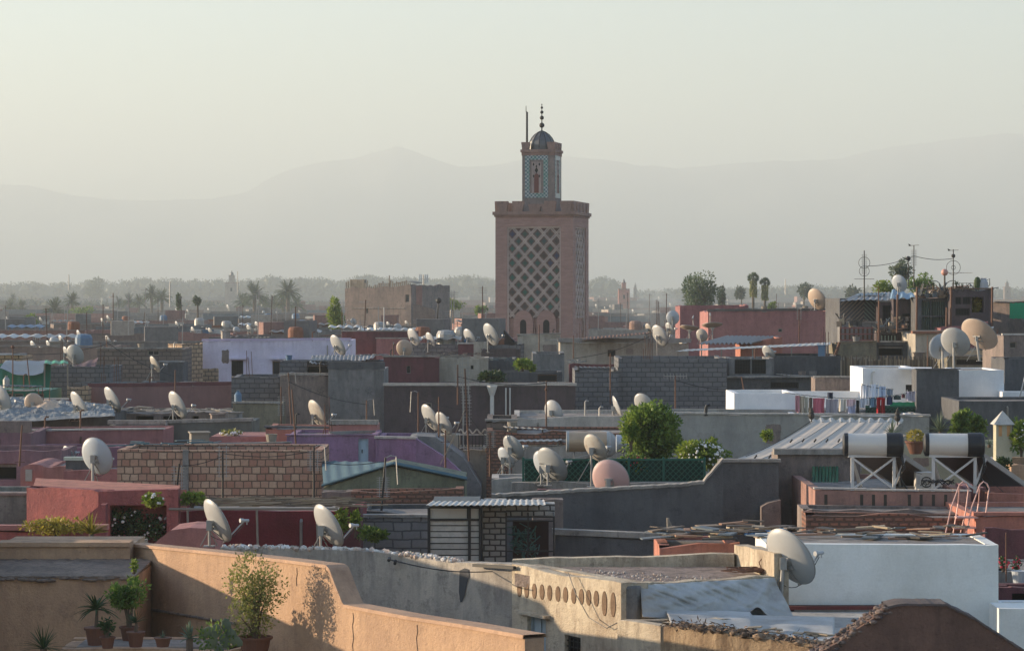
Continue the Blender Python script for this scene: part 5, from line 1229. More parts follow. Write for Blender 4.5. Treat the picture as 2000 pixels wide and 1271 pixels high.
house('mauve_wall', 'mauve wall above the little vaulted hut at left', 'wall', 60, 232, 88, 873, plaster('render_mauve2', (.26, .12, .17), (.19, .095, .12)), depth=2, par=.1)
t = house('mesh_opening_house', 'mauve lower wall with a black mesh opening at the left edge', 'house', -20, 120, 84, 880, plaster('render_mauve', (.25, .14, .16), (.16, .10, .11)), depth=3, wins=[(-8, 905, 32, 936, 'open')])
# vaulted little hut
def vault(px0, px1, pyb, pyt, D, dep, m, label):
    a, b = P(px0, pyb, D), P(px1, pyb, D); root = thing('vaulted_hut', label, 'hut', (a.x, D, 0)); mb = MB(); L_ = b.x-a.x; hh = Z(pyt, D)-a.z
    mb.prism([(0, 0), (L_, 0), (L_, a.z)]+[(L_/2+L_/2*math.cos(q), a.z+hh*math.sin(q)) for q in [math.pi*k/12 for k in range(1, 12)]]+[(0, a.z)], 0, dep); mb.build('wall', m, root)
    mb = MB(); mb.box((L_*.32, -.02, a.z-.15), (.2, .06, .35)); mb.build('meter_box', M_GALV, root); return root
vault(40, 92, 918, 906, 80, 3, C_PINK, 'small pink vaulted hut with a grey meter box at left')
house('pink_low_roof', 'rounded pale pink roof beside the vaulted hut', 'house', 84, 128, 79.5, 912, C_PINK, depth=3, par=.05)
house('grey_box_hut', 'dark box hut with pale green lid behind the big left dish', 'hut', 128, 170, 78.5, 900, C_DGREY, depth=2, par=.05, cope=paint('mint_lid', (.45, .5, .42), .6), copeh=.1)
house('rose_block', 'rose plaster block behind the big left dish', 'wall', 124, 234, 78, 917, C_ROSE, depth=2, par=.05)
# purple house group
PH = house('purple_house', 'purple house with pale blue door', 'house', 560, 734, 88, 851, C_PURPLE, depth=4, par=.1, cope=C_PURPLE, copeh=.03, wins=[(700, 856, 730, 906, 'door_blue')], jit=.01)
house('purple_house_right', 'purple wall with cement coping, right of the pale blue door', 'house', 734, 812, 87.6, 857, C_PURPLE, depth=4, par=.2, cope=M_COPEW, py1=858, jit=.01)
house('purple_low_wall', 'long thin purple wall behind the hollow brick wall', 'wall', 270, 566, 80, 872, C_PURPLE, depth=.6, par=.1, py1=866, cope=M_COPE, copeh=.03)
house('salmon_roof_block', 'salmon-orange rooftop block above the purple house, left of its door', 'house', 519, 644, 92, 836, C_SALMON, depth=3, par=.1, cope=C_DGREY, py1=838)
house('pink_step_wall', 'dusty pink step wall right of the salmon block', 'wall', 644, 736, 91.5, 830, C_PINK, depth=2, par=.1, cope=M_COPE, copeh=.16)
def sloped(name, label, cat, pts, D, dep, m, cope=None):
    """wall with a free outline; pts = picture outline (clockwise from lower left)"""
    o = P(pts[0][0], pts[0][1], D); root = thing(name, label, cat, (o.x, D, 0)); mb = MB(); pl = [(X(a, D)-o.x, max(0, Z(b, D))) for a, b in pts]
    mb.prism(pl, 0, dep); mb.build('wall', m, root); return root
sloped('purple_stair_wall', 'purple side wall sliding down to the right under a grey stair parapet', 'wall', [(812, 1200), (905, 1200), (905, 925), (870, 893), (812, 856)], 86.5, .5, C_PURPLE)
sloped('grey_stair_parapet', 'grey sloping stair parapet above the purple side wall', 'wall', [(800, 1200), (940, 1200), (940, 950), (905, 893), (850, 853), (812, 851), (800, 853)], 89, 2.5, C_GREY)
sloped('pink_gable', 'low pinkish tent-shaped roof beside the salmon block', 'roof', [(395, 900), (520, 900), (520, 852), (412, 852), (392, 868)], 94, 3, C_PINK)
bush(452, 846, 46, 9, 94.5, 'small sprawl of dry flowers on the tent-shaped pink roof', L_DRY, 200, .12, 853, flowers=30, seed=8)
house('balustrade_house', 'cream terrace with black barred balustrade beside the bare twin dishes', 'house', 893, 952, 93, 878, C_CREAM, depth=3, par=.1)
t = thing('balustrade', 'black barred balustrade with pale loops below the slim aerials', 'railing', P(896, 876, 92.8)); slatpanel('balusters', M_IRON, 896, 848, 950, 876, 92.8, t, Vector(t.location), 'v', .12, .03); mb = MB()
mb.bar((0, 0, .5), (pm(54, 92.8), 0, .5), .05, .04); mb.bar((0, 0, .05), (pm(54, 92.8), 0, .05), .05, .04)
mb.tube([(pm(54, 92.8)*k/24, 0, .62+.07*math.sin(k*.9)) for k in range(25)], .03, 5); mb.build('rails', M_COPEW, t)
house('white_gable_shed', 'small pale shed end left of the barred balustrade', 'shed', 858, 897, 94, 851, C_CREAM, depth=2, par=.1)
house('stone_terrace_house', 'old brick and stone terrace wall right of the barred balustrade', 'house', 950, 1010, 92, 823, C_BLOCKB, depth=5, par=.2, jit=.06, cope=M_COPE)
house('pale_slab_house', 'low pale roof slab and broken masonry left of the round tree', 'house', 1005, 1250, 100, 815, M_COPEW, depth=6, par=.1, jit=.05, py1=813)
house('brick_strip_house', 'dark brick and rubble strip under the pale roof slab', 'house', 950, 1240, 90, 843, C_RUBBLE, depth=4, par=.1, jit=.08, py1=845)
house('stone_terrace_wall', 'pale low wall behind the water cylinders', 'wall', 1000, 1260, 84, 872, M_COPE, depth=1, par=.1)
CW = house('cream_grey_house', 'very wide pale grey wall behind the round tree and canvas roof', 'house', 1290, 1815, 98, 809, plaster('render_palegrey', (.38, .36, .32), (.24, .23, .21), stain=.4), depth=5, par=.1, cope=M_COPEW, copeh=.06, jit=.02, py1=813)
t = thing('chimney_pipe', 'short hooked black and white chimney pipe on the pale grey wall', 'pipe', P(1379, 809, 98)); mb = MB(); mb.tube([(0, 0, -.05), (0, 0, .25), (.03, 0, .33), (.12, 0, .36), (.14, 0, .3)], .06, 8); mb.build('pipe_tube', M_BLK, t)
# ------------------------------------------------------------------ laundry terrace
house('white_parapet', 'low white parapet box left of the hanging laundry', 'wall', 1434, 1556, 103, 768, C_WHITE, depth=4, par=.6, jit=.005)
house('white_parapet', 'white rear parapet behind the hanging laundry', 'wall', 1530, 1690, 108, 764, C_WHITE, depth=.3, par=.05, jit=.005)
WH = house('white_house', 'bright white rooftop house behind the hanging laundry', 'house', 1685, 1795, 107, 719, C_WHITE, depth=4, par=.05, jit=.004, wins=[(1769, 751, 1789, 765, 'bars')])
mb = MB(); xa, za = WH.loc(1702, 768); xb, zb = WH.loc(1702, 726); mb.tube([(xa, -.06, za), (xa, -.06, zb-.05), (xa+.05, -.06, zb), (xa+.12, -.03, zb)], .035, 6); mb.build('drainpipe', M_FRAMEW, WH.root)
house('dark_grey_house', 'plain dark grey rendered box between the two white walls', 'house', 1790, 1873, 102, 722, C_DGREY, depth=1.2, par=.05, jit=.004, cope=C_DGREY, copeh=.04)
WR = house('white_house_right', 'bright white wall with thin leaning shadow right of dark grey box', 'house', 1873, 1961, 104, 723, C_WHITE, depth=4, par=.05, jit=.004)
sheet('white_slab', 'thin white slab overhanging the roof of the white house', 'slab', [P(1755, 719, 104.5), P(1820, 720, 104.5), P(1820, 717, 107), P(1755, 716, 107)], 105, C_WHITE, 0.0, 1, thick=.05)
house('grey_low_house', 'wide dark grey wall below the right white wall', 'house', 1873, 2060, 97, 783, C_DGREY, depth=4, par=.1, jit=.004)
house('white_edge_wall', 'low white wall at right edge beyond the wide dark wall', 'wall', 1958, 2060, 103, 765, C_WHITE, depth=1, par=.05, jit=.004)
t = thing('step_ladder', 'grey ladder leaning at the right edge on the low white wall', 'ladder', P(1990, 782, 101)); mb = MB()
for dx in (0, .4): mb.bar((dx, 0, 0), (dx+.45, .5, 1.4), .04)
for k in range(5): mb.bar((.07+.09*k, .1*k, .25*k+.15), (.47+.09*k, .1*k, .25*k+.15), .03)
mb.build('rungs', M_GALV, t)
house('terrace_floor_wall', 'white terrace edge strip under the laundry', 'wall', 1556, 1792, 99.5, 812, C_WHITE, depth=8, par=.04, jit=.004)
t = thing('trellis_panel', 'dark green diamond trellis panel behind the red trousers', 'trellis', P(1692, 812, 102.2)); slatpanel('lattice', M_GREEN, 1692, 795, 1790, 812, 102.2, t, Vector(t.location), 'x', .12, .02); mb = MB(); w_ = pm(98, 102.2); mb.box((w_/2, .03, .36), (w_, .05, .05)); mb.build('rail', M_GREEN, t)
mb = MB(); mb.box((w_/2, .25, .2), (w_, .03, .4)); mb.build('backing', paint('dark_netting', (.02, .05, .04), .9), t)
sheet('green_mat', 'bright green mat hung above the trellis panel', 'mat', [P(1738, 795, 102.4), P(1790, 795, 102.4), P(1790, 785, 102.5), P(1738, 785, 102.5)], 102, paint('mat_green', (.01, .25, .10), .7), .01, .3)
GAR = [('grey-pink towel', 1553, 1562, 772, 804, (.55, .28, .32)), ('beige long garment', 1562, 1572, 773, 808, (.50, .44, .34)), ('cream patterned cloth', 1572, 1579, 775, 808, (.55, .53, .45)), ('dark olive cloth', 1580, 1587, 776, 806, (.13, .11, .09)),
       ('rose striped cloth', 1588, 1611, 777, 811, (.50, .13, .18)), ('dark blue bundle', 1616, 1627, 766, 778, (.04, .05, .09)), ('grey speckled sheet', 1613, 1637, 779, 812, (.34, .32, .36)), ('cream pleated skirt', 1638, 1653, 779, 803, (.66, .62, .55)),
       ('white and pink floral top', 1654, 1672, 779, 793, (.66, .48, .50)), ('pale lilac trousers', 1656, 1671, 790, 812, (.45, .46, .60)), ('black garment', 1672, 1678, 781, 813, (.02, .02, .025)), ('white shirt', 1679, 1688, 777, 797, (.66, .68, .74)),
       ('white vest', 1688, 1697, 777, 790, (.70, .73, .78)), ('denim blue shirt', 1698, 1712, 777, 795, (.12, .22, .32)), ('navy trousers', 1732, 1744, 774, 790, (.02, .035, .10)), ('dark green cloth', 1745, 1760, 772, 780, (.03, .06, .06)),
       ('maroon cloth', 1761, 1768, 769, 777, (.14, .04, .05)), ('grey hanging cloth', 1769, 1788, 764, 783, (.42, .39, .45)), ('large white sheet', 1698, 1716, 750, 777, (.68, .74, .84)), ('pale blue sheet', 1717, 1730, 754, 778, (.50, .60, .76)), ('slate blue cloth', 1731, 1744, 760, 776, (.26, .32, .40)), ('pale draped sheet', 1682, 1697, 752, 778, (.62, .66, .74))]
def garment(i, nm, x0, x1, y0, y1, c, trousers=False):
    D = 101.5 if y0 > 761 else 103; a = P(x0, y0, D); w_ = pm(x1-x0, D); h_ = pm(y1-y0, D); root = thing('hanging_cloth' if not trousers else 'hanging_trousers', nm+' on the washing line', 'laundry', a, 0, 'washing on the terrace line')
    m = paint('cloth_%d' % i, c, .9, dirt=.25, bmp=.05, dsc=9 if 'speckled' in nm or 'floral' in nm else 3); r = random.Random(i); ph = r.uniform(0, 6)
    mb = MB()
    parts = [(0, .46), (.54, 1)] if trousers else [(0, 1)]
    for u0, u1 in parts:
        mb.grid(lambda u, v: ((u0+(u1-u0)*u)*w_*(1-.06*math.sin(v*3)), .05*math.sin(u*7+ph)*(.3+v)+.03*math.sin(u*17), -h_*v*(1+.04*math.sin(u*5+ph))), 12, 8, .006)
    if trousers: mb.grid(lambda u, v: (u*w_, .004, -h_*.12*v), 4, 2, .01)
    mb.build('fabric', m, root)
    mb = MB()
    for u in (.15, .85): mb.box((w_*u, 0, .02), (.02, .03, .09))
    mb.build('peg', M_FRAMEW, root)
for i, g in enumerate(GAR): garment(i, *g)
garment(40, 'red trousers', 1712, 1729, 776, 813, (.42, .012, .02), True)
for (xa, ya, xb, yb, D, lb) in ((1530, 766, 1680, 778, 101.5, 'washing line sagging from the white parapet'), (1680, 778, 1790, 764, 101.5, 'washing line carrying the red trousers'), (1682, 750, 1745, 760, 103, 'upper washing line with the white sheets')):
    a, b = P(xa, ya, D), P(xb, yb, D); t = thing('washing_line', lb, 'washing line', a); mb = MB(); mb.tube([(b-a)*(k/8)-Vector((0, 0, .05*math.sin(math.pi*k/8))) for k in range(9)], .012, 4); mb.build('line', M_IRON, t)
# ------------------------------------------------------------------ canvas roof, finials
cr = thing('canvas_roof', 'pale canvas tent roof with ribs beside the solar heaters', 'canopy', P(1412, 905, 74)); o = Vector(cr.location)
A, B, C_, D_ = P(1410, 905, 74), P(1672, 905, 74), P(1760, 824, 84), P(1588, 824, 84)
def canv(u, v):
    p = (A*(1-u)+B*u)*(1-v)+(D_*(1-u)+C_*u)*v-o; k = (u*5) % 1
    return p+Vector((0, 0, -.016*(.5-.5*math.cos(2*math.pi*k))-.2*math.sin(math.pi*v)*.6+.004*math.sin(u*70+v*6)))
mb = MB(); mb.grid(canv, 108, 14, .01); mb.build('canvas', M_TARPC, cr); mb = MB()
for k in range(6): mb.tube([canv(k/5, v/8)+Vector((0, 0, .004)) for v in range(9)], .008, 5)
mb.build('ribs', M_COPE, cr); mb = MB()
for k in range(1, 9): q = canv(k/9, .55)+Vector((.1, 0, .05)); mb.bar(q, q+Vector((.07, .04, .09)), .03, .04); q = canv(k/9+.02, .12)+Vector((.1, 0, .05)); mb.bar(q, q+Vector((.07, .04, .09)), .03, .04)
mb.build('ties', M_IRON, cr); mb = MB(); mb.box((B-A)/2+Vector((0, -.1, -.12)), ((B-A).length+.2, .25, .22)); mb.build('edge_beam', M_COPE, cr)
sheet('canvas_skirt', 'grey corrugated edge sheet over the rear of the canvas roof', 'sheet', [P(1584, 826, 84), P(1760, 826, 84), P(1765, 818, 85.5), P(1580, 817, 85.5)], 84, M_GALV, .05, .3)
def finial(px, pyt, pyb, D, label):
    t = thing('iron_finial', label, 'finial', P(px, pyb, D)); h_ = pm(pyb-pyt, D); mb = MB(); mb.tube([(0, 0, 0), (0, 0, h_*.9), (.02, 0, h_)], .02, 6); mb.build('rod', M_IRON, t)
    mb = MB()
    for f, r_ in ((.42, .1), (.66, .075), (.84, .05)): mb.lathe([(max(.002, r_*math.sin(a)), -r_*1.2*math.cos(a)) for a in [math.pi*k/6 for k in range(7)]], (0, 0, h_*f), 10)
    mb.build('beads', M_IRON, t)
finial(1585, 795, 824, 83, 'black iron beaded finial on the left ridge of canvas roof'); finial(1753, 796, 830, 82, 'beaded iron finial at the right ridge of the canvas roof, by the spiky plants')
# ------------------------------------------------------------------ planted terrace right
house('cream_green_wall', 'pale green-cream garden wall behind the solar heaters', 'wall', 1680, 2040, 80, 868, plaster('render_palegreen', (.42, .42, .31), (.3, .3, .22), stain=.4), depth=3, par=.2, py1=872)
spiky(1742, 850, 36, 78.5, 'large spiky yucca left of the clay pot, above the left heater', L_GREY, 60, 870, name='yucca', seed=11, flat=1.05, wl=.03)
spiky(1836, 842, 40, 78.8, 'large spiky yucca with grey tips between the two heaters', L_GREY, 70, 872, name='yucca', seed=12, flat=1.05, wl=.03)
bush(1878, 832, 38, 58, 79, 'bright leafy shrub behind the right solar heater', L_MID, 1500, .13, 872, seed=13, blobs=9)
bush(1910, 838, 30, 46, 79.2, 'leafy shrub touching the white-capped pillar', L_MID, 900, .13, 872, seed=14)
bush(1995, 850, 40, 60, 76, 'leafy shrub with white flowers at the right edge', L_BRIGHT, 900, .13, 892, seed=15, flowers=16)
spiky(1932, 868, 18, 77, 'small agave in front of the shrub left of the pillar', L_GREY, 24, 874, seed=16)
bush(1960, 915, 26, 40, 73, 'dark fern-like shrub below the pillar', L_DARK, 500, .1, 940, seed=17)
t = thing('clay_planter', 'large clay pot with yellow succulent between the heater tanks', 'plant pot', P(1788, 886, 76)); mb = MB(); mb.lathe([(.16, 0), (.28, .3), (.31, .34), (.31, .38), (.27, .37)], (0, 0, 0), 20); mb.build('pot', M_POT, t); mb = MB(); r = random.Random(2)
cloud(mb, (0, 0, .5), (.22, .2, .16), 260, .1, r); mb.build('succulent', L_YEL, t)
t = thing('capped_pillar', 'cream pillar with a pyramid cap and orange recesses at right', 'pillar', P(1961, 950, 76) ); o = Vector(t.location); w_ = pm(31, 76); zc = Z(829, 76)-o.z; mb = MB(); mb.box((0, w_/2, zc/2), (w_, w_, zc)); mb.build('shaft', C_OLIVE if False else plaster('pillar_cream', (.50, .47, .34), (.4, .37, .27), stain=.3), t)
mb = MB(); q = pm(21, 76); hc = pm(27, 76); mb.add([(-q, w_/2-q, zc), (q, w_/2-q, zc), (q, w_/2+q, zc), (-q, w_/2+q, zc), (0, w_/2, zc+hc)], [(0, 3, 2, 1), (0, 1, 4), (1, 2, 4), (2, 3, 4), (3, 0, 4)]); mb.build('cap', plaster('cap_pale', (.55, .53, .48), (.4, .38, .34)), t)
for dx in (-.11, .13): mb = MB(); mb.box((dx, -.005, zc-.18), (.09, .03, .3)); mb.build('recess', plaster('recess_orange', (.62, .33, .14), (.5, .28, .14)), t)
house('orange_terrace', 'orange-tan terrace block at right edge behind the pillar', 'house', 1975, 2060, 74, 905, C_OCHRE, depth=3, par=.2, wins=[(1983, 880, 1992, 905, 'pane')])
sheet('glass_awning', 'pale blue glass awning beside the pillar foot', 'awning', [P(1925, 930, 74), P(1952, 930, 74), P(1950, 892, 77), P(1925, 892, 77)], 75, M_DISHB, 0, 1, thick=.03)
# ------------------------------------------------------------------ mid dishes
WA = 'white satellite dishes of the middle rooftops'
for px, py, s_, D, pyb, lb, kw in (
    (155, 790, 56, 100, 822, 'white dish leaning above the crumpled tarpaulins, left of three', {}), (220, 780, 54, 104, 822, 'middle dish of three in front of the pink-brown house', {}), (347, 790, 56, 101, 822, 'right-hand dish of three in front of the pink-brown house', {}),
    (66, 787, 40, 103, 812, 'round flat dish with dark marks among tarpaulins', dict(n=(.1, .95, .3), m=M_DISHT)), (2, 779, 60, 102, 812, 'pale dish cut off by the left edge', dict(n=(.6, .7, .4))),
    (620, 808, 58, 97, 838, 'white dish standing on the salmon block', {}), (841, 815, 56, 96, 852, 'larger of the twin dishes before the dark brown wall', {}), (867, 826, 48, 94, 853, 'smaller right-hand twin dish before the dark brown wall', dict(m=M_DISH)),
    (1081, 803, 44, 103, 818, 'tan-white dish low against the dark brown wall', dict(n=(.55, .8, .25))), (1206, 794, 44, 104, 818, 'thin edge-on dish on a short post by the block wall', dict(n=(.95, .12, .35), arm=False)), (1257, 788, 44, 100, 840, 'dish rising just above the round green tree', dict(n=(.5, .75, .4))),
    (660, 674, 44, 136, 697, 'dish standing on the sagging tin roof by the lilac house', {}), (808, 658, 36, 150, 690, 'larger twin dish above the maroon block', {}), (841, 663, 30, 152, 688, 'smaller pinkish twin dish above the cream block', {}), (790, 680, 34, 140, 697, 'round dull dish with dark ring above the maroon block', dict(n=(.15, .95, .3), m=M_DISHT)),
    (917, 658, 34, 152, 688, 'dish on the red rooftop hut', {}), (959, 653, 46, 148, 688, 'large dish beside the peaked shed at minaret foot', {}), (1289, 655, 44, 138, 697, 'large white dish on a tall post, right of the minaret', {}), (1268, 642, 22, 142, 670, 'small dish half hidden behind the tall-post dish', {}),
    (1314, 620, 27, 150, 655, 'round blue-white dish facing the viewer above the tall-post dish', dict(n=(.1, .97, .2), m=M_DISHB, arm=False)), (1308, 641, 24, 148, 665, 'small dish just right of the tall-post dish', {}), (1347, 639, 40, 146, 665, 'flat edge-on dish tipped to the sky, lower one', dict(n=(.15, .22, .95), m=M_DISHT)), (1391, 634, 42, 146, 670, 'flat edge-on dish tipped to the sky before the pink wall', dict(n=(-.05, .2, .97), m=M_DISHT)),
    (1371, 655, 26, 141, 672, 'small white dish with marks beside the pink wall', dict(n=(.4, .85, .3))), (1596, 584, 44, 152, 606, 'tan dish standing on top of the long pink wall', dict(n=(.6, .68, .42), m=M_DISHT)), (1501, 688, 30, 121, 703, 'cream dish above the dark stone wall, below the tin roof', dict(n=(.6, .6, .5))),
    (303, 711, 34, 121, 748, 'dish before the rough brown house, left of the yellow stack', {}), (147, 692, 40, 123, 716, 'large pale dish over the purple awning', dict(n=(.3, .85, .35))), (131, 690, 28, 124, 714, 'dish tucked behind the large pale one over the purple awning', {}),
    (1003, 873, 52, 76, 930, 'front dish of the crowded pair at the grey wall end', dict(n=(.62, .6, .45))), (989, 893, 44, 77, 935, 'lower grey dish of the crowded pair', dict(n=(.62, .6, .45), m=M_DISHB)), (1079, 906, 74, 69, 948, 'large dish with second rim in front of the green trellis', dict(n=(.60, .62, .48))),
    (1066, 909, 64, 70, 948, 'partly hidden dish behind the large one at green trellis', dict(n=(.6, .62, .48), m=M_DISHB)), (1163, 874, 58, 69.4, 950, 'dish on a tall post before the water cylinder', dict(n=(.6, .66, .42))), (1183, 866, 52, 80, 900, 'grey round dish behind the tall-post one by the cylinder', dict(n=(.3, .9, .3), m=M_DISHB)),
    (134, 884, 30, 86, 905, 'small blue-grey dish above the box hut at left', dict(n=(.6, .6, .5), m=M_DISHB))):
    dish(px, py, s_, D, pyb, lb, group=WA, **kw)
dish(1193, 935, 80, 66, 962, 'pale pink dish seen from behind above the dark grey wall', (.28, .88, .38), M_DISHP)
dish(190, 890, 74, 66, 956, 'big round white dish over the rose-red roof, left', (.40, .86, .32), M_DISHB, mast_r=.035)
# aerials in the middle
for px, a, b, D, lb, pt, lean in (
    (208, 656, 705, 150, 'tall thin pole before the rough brown house', [('cross', .96, .5, 0)], -2), (342, 722, 790, 112, 'thin pole behind the right dish of three', [], 0), (25, 676, 790, 112, 'pole with a pale tip at the left edge', [('ball', .99, .08, 0)], 0), (53, 700, 790, 116, 'dark leaning pole before the grey cloth', [], -9),
    (563, 727, 830, 104, 'thin hooked pole against the taupe wall', [('hook', .98, .5, 0)], -6), (549, 755, 830, 105, 'thin pole with little rods left of the taupe wall', [('panel', .5, .8, 0)], 0), (716, 781, 832, 100, 'short hooked aerial against the grey cement wall', [('hook', .98, .7, 0)], 0), (817, 765, 850, 98, 'hooked aerial left of the twin dishes', [('hook', .98, .9, 180)], 0),
    (857, 775, 880, 90, 'straight thin pole crossing the smaller twin dish', [], 0), (894, 712, 790, 96, 'left of two ladder aerials before the dark brown wall', [('panel', .75, .9, 0)], 0), (908, 720, 900, 84, 'right of two tall ladder aerials before the dark brown wall', [('panel', .93, 1.2, 0), ('panel', .55, 1.0, 0), ('panel', .75, .8, 0)], -8),
    (1067, 743, 838, 98, 'aerial with long side boom over the low tan-white dish', [('yagi', .97, 1.0, 5), ('ball', .82, .06, 0)], 0), (1319, 733, 808, 104, 'aerial with pale cross boom on the block wall', [('yagiv', .06+.92, .9, 0)], 0), (1192, 690, 790, 112, 'thin dark pole at the seam of the block wall', [], 0),
    (1053, 634, 700, 135, 'pole before the minaret lattice base', [], 0), (1120, 655, 700, 136, 'dark pole right of the minaret corner', [], 0), (1283, 585, 650, 170, 'dark upright aerial beside the drifting smoke', [('panel', .8, .8, 0), ('panel', .45, .6, 0)], 0), (1561, 604, 668, 140, 'ladder aerial in front of the long pink wall', [('panel', .88, .7, 0)], 0),
    (1716, 560, 660, 129, 'pole beside the lattice screens', [('vane', .98, .3, 0)], 0), (1812, 655, 715, 119, 'slim dark pole before the tan house', [], 0), (43, 830, 910, 78, 'thin pole with a pale cap beside the vaulted hut', [('cross', .1, .3, 0)], 5), (435, 880, 1030, 66, 'tall rusty pole with rungs before the hollow brick wall', [('panel', .86, .8, 90)], 0),
    (350, 905, 1060, 64, 'leaning rusty pole wound with white cord', [('panel', .8, .7, 90)], 14), (613, 872, 1010, 64, 'black pole with hooked loop at the right end of brick wall', [('hook', .99, .7, 0), ('panel', .8, .5, 90)], 0), (570, 760, 868, 86, 'thin dark stay pole above the salmon block', [], -8),
    (753, 893, 1008, 64, 'pale zigzag aerial before the green gable shed', [('hook', .99, .8, 0), ('panel', .5, .5, 0)], 9), (957, 845, 930, 76, 'white-wrapped pole with loops beside the crowded dishes', [('panel', .85, .5, 0), ('loop', .6, .12, 0)], 0), (870, 840, 915, 84, 'dark thin post before purple side wall', [('cross', .7, .3, 0)], 0),
    (1448, 735, 800, 110, 'bundle of leaning poles beside the block wall', [], -12), (668, 605, 660, 190, 'white post beside the bushy sunlit tree', [], 0)):
    aerial(px, a, b, D, lb, pt, lean, r=.03, m=M_IRON if D < 70 else M_RUST)
# ------------------------------------------------------------------ hollow brick wall, sheds, cabin (D 55-75)
HB = house('hollow_brick_wall', 'long hollow-brick wall with orange and tan bricks, left of centre', 'wall', 229, 628, 73, 878, C_REDBR, depth=3, par=.3, jit=.02, py1=879)
for q in (363,):
    xa, za = HB.loc(q, 878); mb = MB(); mb.box((xa, -.03, za/2), (.16, .12, za)); mb.build('pillar', C_GREY, HB.root)
boards('brick_wall_scraps', 'dark boards lying along the top of the hollow brick wall', 232, 420, 74, 874, M_TINB, 10, seed=31, dep=2)
BS = thing('blue_roof_shed', 'green-grey shed with blue sheet roof, weathered gable facing the viewer', 'shed', (P(628, 960, 68).x, 68, 0)); o = Vector(BS.location); DD = 68
q = lambda a, b: (X(a, DD)-o.x, Z(b, DD)); mb = MB(); mb.prism([(q(632, 960)[0], 0), (q(908, 960)[0], 0), q(908, 938), q(765, 910), q(632, 952)], 0, 3.2); mb.build('wall', plaster('gable_green', (.22, .23, .15), (.13, .13, .10), stain=.9, sc_=1.6), BS)
mb = MB(); a, b, c = q(628, 950), q(768, 907), q(912, 937)
for u, v in ((a, b), (b, c)):
    x0, z0 = u; x1, z1 = v
    mb.grid(lambda s, t: (x0+(x1-x0)*s, -.15+.7*t, z0+(z1-z0)*s+.03+.02*math.sin(t*60)), 6, 90, .015)
mb.build('roof', M_TINB, BS); mb = MB(); zr = Z(903, 72)
mb.grid(lambda s, t: (q(628, 0)[0]+(q(768, 0)[0]-q(628, 0)[0])*s, 0+3.9*t, 0), 2, 2, .01); mb = MB(); qa, qb, qc, qd = P(632, 953, 67.9), P(768, 909, 67.9), P(768, 906, 69), P(628, 903, 74); mb.grid(lambda s, t: (qa.lerp(qb, s)).lerp(qd.lerp(qc, s), t)-o+Vector((0, 0, .05+.012*math.sin(s*40))), 60, 12, .01); mb.build('roof_sheet', paint('blue_sheet_dark', (.055, .115, .145), .85, 0, .4), BS)
house('brick_course_wall', 'red brick course under the green-grey shed, rubble at its right', 'wall', 686, 905, 66.5, 960, C_RUBBLE, depth=1, par=.1, jit=.05, py1=957)
house('taupe_wall', 'brown rendered base left of the red brick course', 'wall', 628, 690, 66.8, 962, C_TAUPE, depth=1, par=.1)
house('dark_roof_edge', 'dark tar-covered roof edge below the red brick course', 'wall', 700, 905, 63, 1000, C_DGREY, depth=2.5, par=.1, jit=.08)
house('block_garden_wall', 'pale concrete block wall left of the slatted cabin', 'wall', 700, 845, 60, 1011, brick('pale_block', (.32, .31, .30), (.24, .235, .23), (.12, .12, .12), .42, .2, .02, .4, .8), depth=1, par=.1, cope=M_COPE, copeh=.06, jit=.03)
bush(726, 1043, 56, 24, 58, 'trailing green shrub at foot of the pale block wall', L_MID, 500, .1, 1056, seed=22)
# slatted cabin
D = 55.5; cb = thing('slatted_cabin', 'small cabin clad in white slats under corrugated roof, centre foreground', 'cabin', (X(838, D), D, 0)); o = Vector(cb.location)
w1 = pm(100, D); z0, z1 = Z(1095, D)-.5, Z(990, D); dpt = 3.0
mb = MB(); mb.box((w1/2, dpt/2, (z0+z1)/2), (w1-.06, dpt-.06, z1-z0)); mb.build('core', M_BLK, cb)
mb = MB(); SL = island('painted_slat', [(.50, .50, .47), (.44, .44, .41), (.55, .55, .53), (.38, .37, .34)], .8, .6); n = 11; zt = Z(1014, D)
for i in range(n): zc = z0+(zt-z0)*(i+.5)/n; mb.box((w1/2, -.01, zc), (w1-.04, .03, (zt-z0)/n*.80))
mb.build('slats', SL, cb)
mb = MB(); mb.box((w1*.38, -.02, (zt+z1)/2), (w1*.72, .04, (z1-zt)*.8)); mb.box((w1*.90, -.02, (zt+z1)/2), (w1*.16, .04, (z1-zt)*.8)); mb.build('white_panel', paint('panel_white', (.5, .51, .48), .8, dirt=.5), cb)
mb = MB()
for x in (0, w1*.79, w1): mb.box((x, -.04, (z0+z1)/2), (.06, .08, z1-z0))
mb.box((w1/2, -.04, zt), (w1, .07, .05)); mb.build('frame', M_BLK, cb)
M_WB = brick('white_brick_paint', (.48, .47, .44), (.40, .39, .36), (.05, .05, .05), .24, .12, .02, .25, .5)
D2 = 56; w2 = X(1080, D2)-X(938, D2); x_ = w1+.05
mb = MB(); mb.box((x_+w2*.16, dpt*.5+.3, (Z(990, D)+z0)/2), (w2*.32, dpt-.4, Z(1000, D)-z0)); mb.build('brick_panel', M_WB, cb)
mb = MB(); mb.box((x_+w2*.5, .9, Z(1000, D)), (w2*.98, .5, .26)); mb.build('upper_brick_panel', M_WB, cb)
mb = MB(); mb.box((x_+w2*.66, 1.2, (z0+Z(1025, D))/2), (w2*.5, .1, Z(1025, D)-z0)); mb.build('dark_door', paint('door_dark', (.03, .012, .01), .8), cb)
mb = MB()
for x in (x_+w2*.32, x_+w2*.62, x_+w2*.97): mb.bar((x, -.1, z0), (x, -.1, Z(1008, D)), .035); mb.bar((x, 1.2, Z(1005, D)), (x, -.1, Z(1008, D)), .03)
